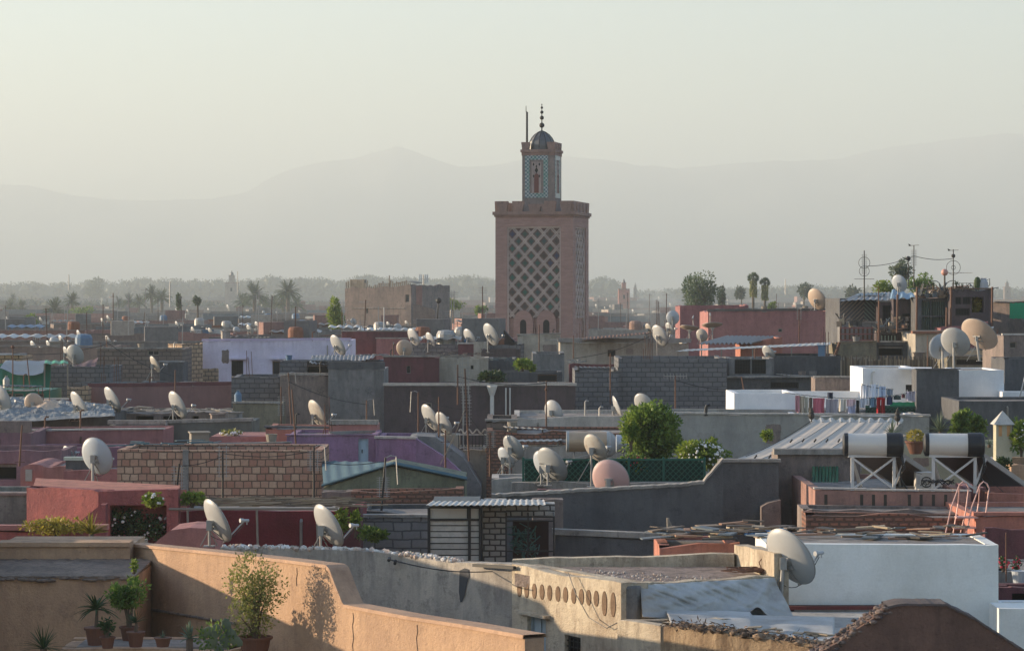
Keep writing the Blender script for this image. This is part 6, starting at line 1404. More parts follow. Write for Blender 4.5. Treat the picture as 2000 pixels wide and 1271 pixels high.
for z in (Z(1008, D), Z(1016, D), Z(1075, D)): mb.bar((x_+w2*.32, -.1, z), (x_+w2*.97, -.1, z), .03)
mb.build('cage', M_IRON, cb)
t = thing('green_netting', 'tangled green netting hanging inside the cage of the cabin', 'netting', (o.x+x_+w2*.4, D+.1, Z(1085, D))); mb = MB(); r = random.Random(9)
for i in range(60): a = Vector((r.uniform(0, .5), r.uniform(0, .2), r.uniform(0, .55))); mb.tube([a, a+rv(r)*.18, a+rv(r)*.25], .012, 4)
mb.build('strands', paint('netting_green', (.05, .12, .10), .8), t)
sheet('corrugated_roof', 'rusty white corrugated roof over the slatted cabin', 'roof', [P(832, 985, 54.8), P(1068, 987, 54.8), P(1066, 976, 58.5), P(850, 974, 58.5)], 55, M_TIN, .025, .13, cat='roof') if False else sheet('corrugated_roof', 'rusty white corrugated roof over the slatted cabin', 'roof', [P(832, 986, 54.8), P(1066, 985, 54.8), P(1062, 975, 58.5), P(850, 974, 58.5)], 55, paint('tin_pale', (.52, .50, .46), .6, .2, .6, col2=(.25, .16, .10), dsc=1.5), .009, .13)
house('taupe_back_wall', 'taupe wall right behind the slatted cabin', 'wall', 1040, 1100, 60, 978, C_TAUPE, depth=1, par=.1)
# long dark grey wall
GW = thing('long_grey_wall', 'long dark grey rendered wall with stained top, right of the cabin', 'wall', (X(960, 63), 63, 0)); o = Vector(GW.location); q = lambda a, b: (X(a, 63)-o.x, max(0, Z(b, 63)))
pts = [(960, 971), (1080, 964), (1200, 957), (1330, 950), (1374, 945), (1412, 900), (1412, 893)]
mb = MB(); n = 60; top = []
for i in range(n+1): px = 960+(1412-960)*i/n; top.append((X(px, 63)-o.x, Z(interp(pts, px), 63)+random.Random(i).uniform(-.012, .012)))
mb.prism([(top[0][0], 0)]+[(top[-1][0], 0)]+list(reversed(top)), 0, .35); mb.build('wall', C_DGREY, GW)
mb = MB()
for (xa, za), (xb, zb) in zip(top, top[1:]): mb.add([(xa, -.03, za+.004), (xb, -.03, zb+.004), (xb, .38, zb+.004), (xa, .38, za+.004), (xa, -.03, za+.07), (xb, -.03, zb+.07), (xb, .38, zb+.07), (xa, .38, za+.07)], [(0, 3, 2, 1), (4, 5, 6, 7), (0, 1, 5, 4), (2, 3, 7, 6)])
mb.build('coping', M_COPE, GW)
house('grey_box_house', 'dark grey rendered box joined to the long grey wall', 'house', 1411, 1521, 64.5, 903, C_DGREY, depth=1.6, par=.1, cope=M_COPE, jit=.01)
house('lower_ledge_wall', 'lower weathered cement ledge in front of the long grey wall', 'wall', 1084, 1330, 58, 1046, C_DGREY, depth=.5, par=.05, cope=M_COPE, copeh=.12, copeo=.06, py1=1056)
house('red_ledge', 'thin red ledge under the pink dish', 'wall', 1050, 1162, 64.5, 958, C_MAROON, depth=.6, par=.03)
# green trellis terrace with tree
t = thing('green_trellis', 'long dark green diamond trellis fence below the round tree', 'fence', P(1020, 940, 71)); o = Vector(t.location); slatpanel('lattice', M_GREEN, 1022, 897, 1378, 941, 71, t, o, 'x', .11, .022); mb = MB()
for px in (1022, 1092, 1160, 1228, 1296, 1376): a = P(px, 945, 71)-o; mb.box((a.x, -.02, a.z+.35), (.06, .07, .75))
for py in (897, 941): a = P(1200, py, 71)-o; mb.box((a.x, -.02, a.z), (pm(356, 71), .06, .05))
mb.build('frame', M_GREEN, t)
mb = MB(); a = P(1200, 919, 71)-o; mb.box((a.x, .12, a.z), (pm(350, 71), .01, pm(42, 71))); mb.build('net_backing', paint('net_backing', (.008, .05, .035), .9), t)
house('trellis_wall', 'pale low wall under the green trellis fence', 'wall', 1000, 1385, 70, 943, M_COPE, depth=.6, par=.05, py1=943)
house('trellis_wall_left', 'bright-edged low slab under the crowded dishes', 'wall', 960, 1060, 72, 935, M_COPEW, depth=2, par=.05)
bush(1273, 846, 104, 108, 73, 'large round dense green tree in sunlight behind the trellis', L_MID, 7000, .13, 945, cat='tree', name='round_tree', blobs=34, seed=31, stems=6)
bush(1232, 838, 30, 40, 72.3, 'lit side branch bush at the left of the round tree', L_BRIGHT, 700, .11, 900, seed=32)
bush(1240, 905, 70, 34, 71.4, 'straggly shrub with red flowers at the round tree foot', L_MID, 700, .10, 935, seed=33, flowers=24, flm=M_FLR)
bush(1372, 888, 92, 54, 71.6, 'bright flowering shrub with white blossom right of the round tree', L_BRIGHT, 2600, .11, 940, seed=34, flowers=90, blobs=14)
bush(1498, 850, 22, 20, 86, 'small bright shrub at the left of canvas roof', L_BRIGHT, 300, .11, 862, seed=35)
spiky(1392, 870, 22, 72.5, 'dark pointed agave leaves rising from the flowering shrub', L_DARK, 12, 890, seed=36, flat=1.3, wl=.06)
# white water cylinders
def cylinder(pxc, pyc, L_, R_, D, label, m, cap):
    a = P(pxc, pyc, D); root = thing('water_cylinder', label, 'water heater', (a.x, a.y, Z(pyc+34, D))); zc = a.z-root.location.z; M = Matrix.Rotation(R(90), 3, 'Y'); mb = MB()
    mb.lathe([(R_*.9, -L_/2-.03), (R_, -L_/2), (R_, L_/2)], (0, 0, zc), 24, M); mb.build('tank', m, root, smooth=False)
    mb = MB(); mb.lathe([(R_*1.03, L_/2-.02), (R_*1.03, L_/2+.06), (R_*.6, L_/2+.10)], (0, 0, zc), 24, M); mb.build('end_cap', cap, root); mb = MB(); mb.lathe([(R_*1.03, -L_/2-.06), (R_*1.03, -L_/2+.02)], (0, 0, zc), 24, M); mb.build('end_cap', cap, root)
    mb = MB()
    for x in (-L_*.35, L_*.35):
        mb.bar((x, -.25, 0), (x, 0, zc-R_), .04); mb.bar((x, .25, 0), (x, 0, zc-R_), .04)
    mb.bar((-L_*.35, -.25, .05), (L_*.35, -.05, zc-R_), .03); mb.build('stand', M_GALV, root); return root
cylinder(1148, 862, 1.15, .30, 78, 'tan and white water cylinder lying on a stand behind the dishes', paint('tank_tan', (.50, .36, .24), .4, .2), M_DISH)
cylinder(1240, 866, 1.0, .26, 79, 'silver water cylinder half hidden by the round tree', paint('tank_silver', (.5, .52, .55), .3, .5), M_DISHB)
# ------------------------------------------------------------------ plaster house, brick ledges and solar heaters, right
PHs = house('plaster_house', 'taupe plaster house corner with green-tiled hood, right', 'house', 1519, 1680, 66, 888, C_TAUPE, depth=1.6, par=.05, cope=M_COPE, copeh=.14, copeo=.1, jit=.01)
sloped('plaster_buttress', 'low sloping plaster shoulder left of the taupe plaster house', 'wall', [(1487, 1200), (1525, 1200), (1525, 976), (1500, 982), (1487, 990)], 64, 2, C_TAUPE)
th = thing('tiled_hood', 'small green glazed tile hood on the taupe plaster house', 'tile hood', P(1582, 946, 65.9)); mb = MB(); w_ = pm(52, 65.9)
for row in range(3):
    for i in range(8): x = w_*(i+.5)/8+.02*row; y0 = -.42+.14*row; z_ = .02+.13*row; mb.tube([(x, y0, z_), (x+.01, y0+.16, z_+.16)], .038, 7)
mb.build('tiles', island('green_tile', [(.03, .12, .06), (.02, .08, .04), (.05, .14, .07)], .35), th); mb = MB(); mb.box((w_/2, -.18, -.02), (w_+.1, .42, .05)); mb.bar((.05, -.3, -.03), (.05, 0, -.25), .05); mb.bar((w_-.05, -.3, -.03), (w_-.05, 0, -.25), .05); mb.build('bracket', M_COPE, th)
BL = house('brick_ledge_house', 'pink brick parapet with dark drip stains under the solar heaters', 'house', 1592, 1896, 61, 957, plaster('pink_brickwork', (.40, .21, .165), (.20, .13, .11), stain=.6), depth=6, par=.08, cope=M_COPEW, copeh=.03, copeo=.02, py1=962, jit=.004)
for px in (1613, 1683, 1706, 1729, 1776, 1799, 1823, 1847): xa, za = BL.loc(px, 966); mb = MB(); mb.box((xa, .0, za-.12), (.07, .02, .26)); mb.build('drain_slot', paint('moss_stain', (.06, .05, .04), .95), BL.root)
house('brick_ledge', 'weathered grey ledge below the pink brick parapet', 'wall', 1570, 1932, 59.5, 994, C_TAUPE, depth=1.4, par=.02, jit=.05, py1=1000)
crd = house('brick_rubble_wall', 'rough red brick and rubble wall under the grey ledge', 'wall', 1574, 1925, 58.6, 1004, C_RUBBLE, depth=.85, par=.02, jit=.05, py1=1010)
house('salmon_terrace', 'salmon terrace wall at the right edge behind the pink ladder', 'wall', 1930, 2060, 62, 963, C_SALMON, depth=3, par=.2, py1=972, jit=.004)
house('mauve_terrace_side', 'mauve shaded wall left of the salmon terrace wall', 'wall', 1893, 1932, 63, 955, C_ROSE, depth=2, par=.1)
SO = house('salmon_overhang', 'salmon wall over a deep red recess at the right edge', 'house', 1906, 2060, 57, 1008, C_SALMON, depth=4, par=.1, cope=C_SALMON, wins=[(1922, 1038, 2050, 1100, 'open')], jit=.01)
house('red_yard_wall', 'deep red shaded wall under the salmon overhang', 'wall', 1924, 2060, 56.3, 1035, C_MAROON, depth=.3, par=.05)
def solar(px, D, label):
    a = P(px, 960, D); root = thing('solar_water_heater', label, 'solar heater', (a.x, a.y, a.z-.02)); k = pm(1, D); o = root.location
    L_ = k*110; Rr = k*22; zc = Z(868, D)-o.z; M = Matrix.Rotation(R(90), 3, 'Y') ; Mz = Matrix.Rotation(R(-6), 3, 'Z') @ M
    mb = MB(); mb.lathe([(Rr, -L_/2+.05), (Rr, L_/2-.08)], (0, 0, zc), 32, Mz); mb.build('tank', paint('tank_cream', (.66, .62, .56), .35, .1, .12), root, smooth=False)
    mb = MB(); mb.lathe([(Rr*.7, -L_/2-.06), (Rr*1.03, -L_/2-.02), (Rr*1.04, -L_/2+.07)], (0, 0, zc), 32, Mz); mb.build('end_cap', M_BLK, root)
    mb = MB(); mb.lathe([(Rr*1.07, L_/2-.36), (Rr*1.10, L_/2-.05), (Rr*.98, L_/2+.02), (Rr*.7, L_/2+.04), (.02, L_/2+.05)], (0, 0, zc), 32, Mz); mb.build('end_cap', M_BLK, root)
    fr = MB(); x0, x1 = -L_*.38, L_*.36; zt = zc-Rr
    for x in (x0, x1): fr.box((x, -.05, zt/2), (.07, .07, zt)); fr.bar((x, -.05, zt*.98), (x+.35, 1.35, .05), .05)
    fr.bar((x0, -.09, zt*.95), (x1, -.09, .08), .045); fr.bar((x0, -.088+.02, .08), (x1, -.088+.02, zt*.95), .045); fr.bar((x0-.1, -.05, zt), (x1+.1, -.05, zt), .06)
    fr.bar((x0+.02, -.02, zt*.9), (x0+.3, .6, .1), .04); fr.bar((x1, -.1, zt*.2), (x1+.26, -.1, zt*.95), .045); fr.build('stand', paint('stand_white', (.60, .58, .56), .5, .1, .4), root)
    mb = MB(); a0 = Vector((x0-.05, -.02, zt+.02)); b0 = Vector((x1+.12, -.02, zt+.02)); sl = Vector((1.35, 1.5, -zt+.02)); nn = (b0-a0).cross(sl).normalized()
    mb.add([a0, b0, b0+sl, a0+sl, a0+nn*.09, b0+nn*.09, b0+sl+nn*.09, a0+sl+nn*.09], [(0, 3, 2, 1), (4, 5, 6, 7), (0, 1, 5, 4), (1, 2, 6, 5), (2, 3, 7, 6), (3, 0, 4, 7)]); pn = mb.build('collector', paint('collector_dark', (.06, .04, .035), .3, .1, .3), root)
    mb = MB(); mb.bar(b0+nn*.05, b0+sl+nn*.05, .05, .12); mb.bar(a0+nn*.05, a0+sl+nn*.05, .05, .12); mb.build('collector_edge', M_GALV, pn)
    mb = MB(); q = Vector((L_/2-.05, -.12, zc-Rr*.8)); mb.tube([q, q+Vector((.05, -.1, -.2)), q+Vector((-.02, -.05, -.55)), q+Vector((.2, 0, -.9))], .022, 6); mb.tube([q+Vector((.04, 0, 0)), q+Vector((.1, -.05, -.3)), q+Vector((-.1, 0, -.75))], .016, 6); mb.box(q, (.08, .08, .1)); mb.build('pipe', M_BLK, root)
    return root
solar(1706, 62.5, 'left solar water heater with cream tank and black end caps'); solar(1864, 62.0, 'right solar water heater with cream tank and black end caps')
t = thing('air_unit', 'boxy white air-conditioning unit between the two heater stands', 'air conditioner', P(1806, 960, 62.8)); w_ = pm(34, 62.8); h_ = pm(38, 62.8); mb = MB(); mb.box((0, .15, h_/2), (w_, .3, h_)); mb.build('casing', paint('unit_white', (.55, .53, .50), .5), t); mb = MB(); mb.tube([(w_*.1+.12*math.cos(a), -.005, h_/2+.12*math.sin(a)) for a in [math.pi*k/10 for k in range(21)]], .012, 5, False)
for k in range(5): mb.box((w_*.1, -.004, h_/2-.1+.05*k), (.2, .01, .008))
mb.build('fan_grille', M_IRON, t); mb = MB(); mb.box((-w_*.36, -.003, h_*.6), (.07, .015, .2)); mb.build('label_plate', M_TARPW, t)
t = thing('cable_tangle', 'tangle of cables hanging between the heater stands', 'cable', P(1800, 958, 61.6)); mb = MB(); r = random.Random(3)
for i in range(7): mb.tube([(.12*k+r.uniform(-.05, .05), r.uniform(-.05, .05), .12+.15*abs(math.sin(k*1.3+i))) for k in range(7)], .012, 5)
mb.build('cables', M_BLK, t)
# pink pool-style ladder
t = thing('pink_ladder', 'pink metal ladder with two tall looped handrails at right', 'ladder', P(1858, 1045, 57)); o = Vector(t.location)
for px, dx in ((1852, 0), (1892, 0)):
    mb = MB(); p = lambda a, b, y=0: Vector((X(a, 57)-o.x, y, Z(b, 57)-o.z))
    x0 = px; mb.tube([p(x0-5, 1040), p(x0+6, 990), p(x0+22, 946), p(x0+29, 940), p(x0+36, 944), p(x0+40, 953), p(x0+34, 1000), p(x0+26, 1040, .1)], .016, 7)
    mb.tube([p(x0+22, 946), p(x0+24, 985, .3), p(x0+14, 1046, .3)], .014, 6); mb.build('handrail', paint('ladder_pink', (.62, .38, .34), .5, .1), t)
mb = MB()
for py, (a, b) in ((1010, (1868, 1910)), (1030, (1862, 1906))): mb.box(((X(a, 57)+X(b, 57))/2-o.x, .1, Z(py, 57)-o.z), (pm(b-a, 57), .3, .03))
mb.build('tread', MATS['ladder_pink'], t)
# ------------------------------------------------------------------ rose-red house, pergola and vines, left
C_RED = plaster('render_rosered', (.46, .145, .13), (.28, .10, .10), stain=.8, bmp=1.2, sc_=1.8)
RL = house('rose_red_house', 'rose-red house with rough textured left wall and flat parapet', 'house', 52, 196, 58, 951, C_RED, depth=.5, par=.02, D1=57, py1=958, jit=.03)
RT = house('rose_red_house', 'rose-red smooth front with wide dark opening full of vines', 'house', 192, 348, 57, 960, C_RED, depth=.4, par=.02, py1=955, jit=.01, wins=[(206, 986, 336, 1064, 'open')])
house('rose_red_parapet', 'back parapet of the rose-red roof, lit from the left', 'wall', 120, 345, 63, 946, C_SALMON, depth=.3, par=.02, D1=60, py1=957)
mb = MB(); t = thing('rose_red_roof', 'flat salmon roof deck inside the rose-red parapets', 'roof', (X(60, 58), 58, Z(966, 58))); mb.add([(0, 0, 0), (X(345, 57.5)-X(60, 58), -.4, 0), (X(345, 60)-X(60, 58), 2.6, .02), (X(70, 63)-X(60, 58), 5, .02)], [(0, 1, 2, 3)]); mb.v += [(x, y, z-.1) for x, y, z in mb.v]; mb.f += [(7, 6, 5, 4), (0, 4, 5, 1), (1, 5, 6, 2), (2, 6, 7, 3), (3, 7, 4, 0)]; mb.build('deck', C_SALMON, t)
sloped('red_buttress', 'sloping rose-red stair buttress beside the dark vine opening', 'wall', [(150, 1200), (206, 1200), (206, 985), (196, 985), (158, 1016)], 56.4, .4, C_RED)
house('grey_left_house', 'grey-green stained wall at the left edge beside the rose-red house', 'house', -20, 54, 60, 968, plaster('render_greygreen', (.22, .23, .20), (.12, .125, .12), stain=.8, sc_=2), depth=3, par=.1, cope=C_TAUPE, copeh=.06)
house('pink_sill_wall', 'low rose-red sill wall below the yellow shrubs', 'wall', -20, 206, 54, 1036, C_RED, depth=.4, par=.02, cope=C_PINK, copeh=.1, copeo=.04)
RW = house('deep_red_wall', 'long deep rose-red wall under the reed pergola', 'house', 336, 702, 60, 997, plaster('render_deepred', (.26, .045, .055), (.15, .035, .04), stain=.4), depth=3, par=.05, jit=.02)
house('pink_end_block', 'small dark pink end block right of the dark red wall', 'wall', 662, 704, 58.8, 994, C_MAROON, depth=1, par=.05)
t = thing('reed_pergola', 'reed and pole pergola roof in front of the deep rose-red wall', 'pergola', P(330, 992, 57)); mb = MB(); r = random.Random(12)
for i in range(150): x = r.uniform(0, pm(330, 57)); y = r.uniform(0, 2.4); l = r.uniform(.4, 1.2); a = r.gauss(0, .12); mb.bar((x, y, .02+.05*r.random()), (x+l*math.cos(a), y+l*math.sin(a), .02+.06*r.random()), .03, .02)
mb.build('reeds', M_REED, t); mb = MB()
for y in (0, 1.2, 2.3): mb.tube([(0, y, -.02), (pm(330, 57), y, -.01)], .03, 6)
mb.build('beams', M_WOODG, t); mb = MB()
for x in (.4, 1.9, 3.2): mb.tube([(x, 0, 0), (x+.03, 0, -1.2)], .025, 6)
mb.build('post', M_WOODG, t)
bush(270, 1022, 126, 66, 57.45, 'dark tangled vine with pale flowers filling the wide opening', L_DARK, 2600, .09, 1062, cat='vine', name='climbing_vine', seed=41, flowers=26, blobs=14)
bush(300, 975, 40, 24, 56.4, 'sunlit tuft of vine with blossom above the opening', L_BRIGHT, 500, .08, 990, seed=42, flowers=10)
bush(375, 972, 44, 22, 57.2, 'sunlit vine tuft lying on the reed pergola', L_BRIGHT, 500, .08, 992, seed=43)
bush(668, 1018, 18, 44, 57.2, 'upright bright sprig right of the second dish', L_BRIGHT, 160, .12, 1050, seed=44); bush(694, 1014, 14, 36, 57.4, 'second upright bright sprig beside the first', L_BRIGHT, 120, .12, 1050, seed=45)
bush(110, 1026, 118, 34, 53.5, 'row of yellow-leaved shrubs on the rose-red sill', L_YEL, 1100, .075, 1046, seed=46, blobs=12)
spiky(178, 1042, 42, 50.5, 'spiky yellow-green yucca between the shrubs and low wall', L_YEL, 60, 1056, name='yucca', seed=47, flat=1.05, wl=.055, droop=.1)
sloped('pink_dome_roof', 'faceted pink skylight roof behind the first front dish', 'roof', [(296, 1200), (420, 1200), (420, 1032), (370, 1030), (333, 1035), (296, 1064)], 53, 1.5, C_PINK)
house('low_flower_wall', 'low dark plank planter behind the ochre terrace', 'wall', 190, 282, 51, 1056, M_WOODG, depth=.5, par=.05)
dish(425, 1016, 90, 52, 1066, 'front white dish before the deep rose-red wall, left one', (.70, .52, .45)); dish(642, 1026, 90, 51, 1070, 'front white dish before the deep rose-red wall, right one', (.70, .50, .48))
# ------------------------------------------------------------------ foreground left terrace
t = thing('ochre_house', 'ochre terrace house with two ragged stone ledges, lower left', 'house', (X(-60, 42), 42, 0)); o = Vector(t.location)
xr = X(263, 42)-o.x; za = Z(1128, 42); zb_ = Z(1066, 44.2)
mb = MB(); n = 40; r = random.Random(6)
mb.box((xr/2, 2, za/2), (xr, 4, za)); mb.build('wall', C_OCHRE, t)
mb = MB(); xr2 = X(250, 44)-o.x; mb.box((xr2/2, 3.1, (za+zb_)/2), (xr2, 1.8, zb_-za)); mb.build('upper_wall', C_OCHRE, t)
M_LEDGE = plaster('ledge_rubble', (.30, .225, .175), (.13, .10, .08), stain=.8, sc_=3, bmp=1)
for nm, z, y, xx in (('ledge', za, 0, xr), ('ledge', zb_-.33, 2.2, xr2)):
    mb = MB()
    for i in range(int(xx/.16)): mb.rock((.16*i+r.uniform(0, .1), y-.02+r.uniform(-.03, .03), z-.02+r.uniform(-.02, .02)), r.uniform(.05, .09), r, (1.6, .8, .5))
    mb.build(nm, M_LEDGE, t)
mb = MB(); mb.grid(lambda u, v: (xr*u, -.02+2.25*v, za+.03+.05*v+.02*mnoise.noise(Vector((u*30, v*8, 1)))), 60, 12, .03); mb.build('ledge_top', M_LEDGE, t)
mb = MB(); mb.box((xr2/2, 2.4, zb_+.03), (xr2, .5, .07)); mb.build('coping', MATS['render_ochre'], t)
# unseen blocks added off-frame to throw shade on the ochre and grey walls
house('offframe_shade_caster', 'tall ochre house just beyond the left edge', 'house', -700, -286, 36, 1127, C_OCHRE, depth=9.4, par=.1, jit=.005)
house('offframe_shade_caster', 'taller ochre house behind the one beyond the left edge', 'house', -420, -136, 46.2, 921, C_OCHRE, depth=3.8, par=.1, jit=.005)
# long ochre wall, runs towards the camera
OW = thing('ochre_parapet_wall', 'long sunlit ochre parapet wall stepping down to the right', 'wall', (X(248, 45), 45, 0)); a = Vector((X(248, 45), 45, 0)); b = Vector((X(1025, 33), 33, 0)); d = b-a; LL = d.length; OW.rotation_euler = (0, 0, math.atan2(d.y, d.x))
prof = [(248, 1066), (420, 1083), (560, 1099), (638, 1109), (645, 1116), (656, 1146), (672, 1186), (800, 1210), (900, 1225), (1025, 1247)]
def owt(px):
    k = (px-1000)/F; t_ = (a.x-k*a.y)/(k*d.y-d.x); return t_*LL, Z(interp(prof, px), a.y+d.y*t_)
tp = [owt(248+(1025-248)*i/300) for i in range(301)]; mb = MB(); mb.prism([(0, 0), (LL, 0)]+[(x, z) for x, z in reversed(tp)], 0, .28); mb.build('wall', C_OCHRE, OW)
mb = MB()
for (xa, z1), (xb, z2) in zip(tp, tp[1:]): mb.add([(xa, -.03, z1+.003), (xb, -.03, z2+.003), (xb, .31, z2+.003), (xa, .31, z1+.003), (xa, -.02, z1+.05), (xb, -.02, z2+.05), (xb, .30, z2+.05), (xa, .30, z1+.05)], [(0, 3, 2, 1), (4, 5, 6, 7), (0, 1, 5, 4), (2, 3, 7, 6)])
mb.build('coping', plaster('coping_rosy', (.52, .33, .21), (.34, .21, .14), stain=.5), OW)
mb = MB(); r = random.Random(5)
for i in range(34): x = .4+i*.13; mb.rock((x, -.02, Z(1186+(1222-1186)*i/34, 44.4-.13*i*.87)), .055, r, (1.5, .6, .5))
mb.build('ledge', M_LEDGE, OW)
mb = MB()
for px, y0, y1 in ((690, 1186, 1290), (815, 1212, 1300), (580, 1130, 1175)):
    s_, zt = owt(px); pts = [(s_+.02*math.sin(k*2.1), -.004, zt-.05-k*.09) for k in range(int((y1-y0)/11))]; mb.tube(pts, .006, 4)
mb.build('crack', M_LEDGE, OW)
# foreground plants
bush(498, 1164, 118, 156, 38.5, 'wispy sunlit potted shrub in a big clay pot against the ochre wall', L_DRY, 2600, .05, 1290, cat='potted shrub', name='potted_shrub', seed=51, blobs=22, pot=.24)
spiky(188, 1190, 54, 39, 'dark potted palm with feathery fronds in the shaded corner', L_DARK, 46, 1262, name='potted_palm', seed=52, pot=.17, wl=.05, droop=.55, flat=.8)
bush(252, 1160, 76, 58, 39.5, 'dark citrus bush reaching up in the corner of ochre walls', L_MID, 900, .075, 1250, cat='potted shrub', name='potted_shrub', seed=53, pot=.14, blobs=9)
bush(262, 1105, 10, 22, 41.5, 'tiny bright sprig growing from the ochre corner', L_BRIGHT, 40, .07, 1120, seed=54)
spiky(265, 1215, 32, 38.5, 'small potted spider plant right of the dark palm', L_DARK, 28, 1262, name='potted_plant', seed=55, pot=.13)
bush(210, 1222, 26, 26, 38.2, 'low potted shrub between palm and spider plant', L_DARK, 200, .06, 1265, cat='potted shrub', name='potted_shrub', seed=56, pot=.11)
spiky(85, 1266, 56, 38, 'dark feathery palm crown peeking in at the bottom left', L_DARK, 50, 1300, name='potted_palm', seed=57, wl=.03, droop=.3)
spiky(318, 1244, 18, 37.5, 'upright blue-green aloe left of the big agave', L_GREY, 22, 1262, name='aloe', seed=58, flat=1.15, pot=.12)
spiky(370, 1246, 36, 37, 'large blue-green agave at the bottom left of the clay pot', L_GREY, 24, 1280, name='agave', seed=59, wl=.09, flat=1.05)
t = thing('prickly_pear', 'prickly pear cactus with round pads left of the big clay pot', 'cactus', P(428, 1290, 37.3)); mb = MB(); r = random.Random(4)
for (x, z, q) in ((0, .12, 0), (-.1, .26, .5), (.08, .28, -.4), (.17, .38, -.7), (-.05, .42, .2), (-.18, .40, .8), (.10, .50, -.2), (.24, .28, -1)):
    M = Matrix.Rotation(q, 3, 'Y'); mb.lathe([(.002, -.11), (.05, -.08), (.075, 0), (.055, .08), (.002, .11)], (x, 0, z), 10, M @ Matrix.Diagonal(Vector((1, .25, 1))))
mb.build('pads', L_GREY, t)
mb = MB(); cloud(mb, (-.05, 0, .3), (.3, .2, .25), 200, .07, r); mb.build('foliage', L_MID, t)
house('planter_ledge', 'low ochre planter ledge holding the pots at the bottom left', 'wall', 120, 470, 38.6, 1264, C_OCHRE, depth=1.2, par=.01)
# ------------------------------------------------------------------ grey curved wall with glass shards
def runwall(name, label, pts, th, m, parts=(), low=0.0, cat='wall'):
    """pts: (px, D, py) along the top; every leg is real wall of thickness th"""
    P0 = P(pts[0][0], pts[0][2], pts[0][1]); root = thing(name, label, cat, (P0.x, P0.y, 0)); o = Vector((P0.x, P0.y, 0)); W = []
    for (pa, Da, ya), (pb, Db, yb) in zip(pts, pts[1:]):
        A, B = P(pa, ya, Da), P(pb, yb, Db); n = max(2, int((B-A).length/.35))
        for i in range(n): q = A.lerp(B, i/n); W.append(q)
    W.append(P(pts[-1][0], pts[-1][2], pts[-1][1])); W = [q-o for q in W]; r = random.Random(len(W)); vs = []; N_ = []
    for i, q in enumerate(W):
        t_ = (W[min(i+1, len(W)-1)]-W[max(i-1, 0)]); t_.z = 0; t_.normalize(); N_.append(Vector((-t_.y, t_.x, 0)))
    mb = MB()
    for i, q in enumerate(W):
        z = q.z+r.uniform(-.02, .02); k = q+N_[i]*th; vs += [(q.x, q.y, low), (q.x, q.y, z), (k.x, k.y, z), (k.x, k.y, low)]
    fs = []
    for i in range(len(W)-1):
        a_, b_ = i*4, i*4+4; fs += [(a_, b_, b_+1, a_+1), (a_+1, b_+1, b_+2, a_+2), (a_+2, b_+2, b_+3, a_+3)]
    fs += [(0, 1, 2, 3), (len(vs)-1, len(vs)-2, len(vs)-3, len(vs)-4)]; mb.add(vs, fs); mb.build('wall', m, root); return root, W, N_
C_GCR = plaster('render_grey_cream', (.52, .46, .38), (.29, .26, .235), stain=.7, sc_=1.3)
C_OLDC = plaster('render_old_cream', (.68, .58, .43), (.32, .23, .16), stain=.65, sc_=1.6, bmp=.9)
GS, W, NN = runwall('glass_topped_wall', 'curving grey cement wall topped with broken glass and stones, centre foreground', [(430, 48.6, 1070), (560, 48.0, 1072), (700, 47.2, 1076), (780, 46.6, 1084), (886, 45.6, 1098)], .3, C_GCR)
mb = MB(); sh = MB(); r = random.Random(17)
for i in range(len(W)-1):
    for k in range(14):
        q = W[i].lerp(W[i+1], k/14)+NN[i]*r.uniform(-.02, .3); mb.rock(q+Vector((0, 0, .015)), r.uniform(.025, .07), r, (1, 1, .9))
        if r.random() < .5: sh.leaf(q+Vector((0, 0, .02)), (r.gauss(0, .3), r.gauss(0, .3), 1), rv(r), r.uniform(.03, .06), .03)
mb.build('stone_top', island('pale_stone', [(.62, .54, .46), (.36, .28, .22), (.75, .70, .64), (.55, .42, .34)], .8), GS)
gm, gnt, gb = _new('glass_shard'); gb.inputs['Base Color'].default_value = (.55, .6, .5, 1); gb.inputs['Roughness'].default_value = .15; sh.build('glass_shard', gm, GS)
for px in (905, 960, 1040):
    pass
GW2, W2, N2 = runwall('grey_return_wall', 'grey wall bay with a long black soot streak beside the cream wall', [(886, 45.5, 1098), (1000, 44.3, 1103)], .3, C_GCR)
mb = MB(); q = P(905, 1112, 45.28)-Vector(GW2.location); r = random.Random(1)
pl = [(0, .55), (.16, .62), (.27, .60), (.30, .45), (.22, .25), (.16, .0), (.08, -.16), (.02, -.18), (-.02, .05), (-.01, .3)]
dirv = (W2[-1]-W2[0]); dirv.z = 0; dirv.normalize(); base = P(898, 1160, 45.36)-Vector(GW2.location)
mb.add([base+dirv*x*.9+Vector((0, 0, z*.75))+Vector((-dirv.y, dirv.x, 0))*-.006 for x, z in pl], [tuple(range(len(pl)))]); mb.build('soot_streak', paint('soot', (.07, .07, .075), .95), GW2)
t = thing('iron_bracket', 'black iron bar and brackets under the top of the grey bay', 'bracket', P(925, 1103, 44.9)); mb = MB(); mb.bar((0, 0, 0), P(1005, 1108, 44.0)-P(925, 1103, 44.9), .06, .05); mb.build('bar', M_IRON, t)
for px, py in ((760, 1090), (772, 1096)):
    t = thing('wall_spout', 'short dark drain spout high on the glass-topped wall' + (', left one' if px == 760 else ', right one'), 'spout', P(px, py, 46.5)); mb = MB(); mb.tube([(0, .1, 0), (0, -.12, -.02)], .03, 8); mb.build('pipe_tube', M_IRON, t)
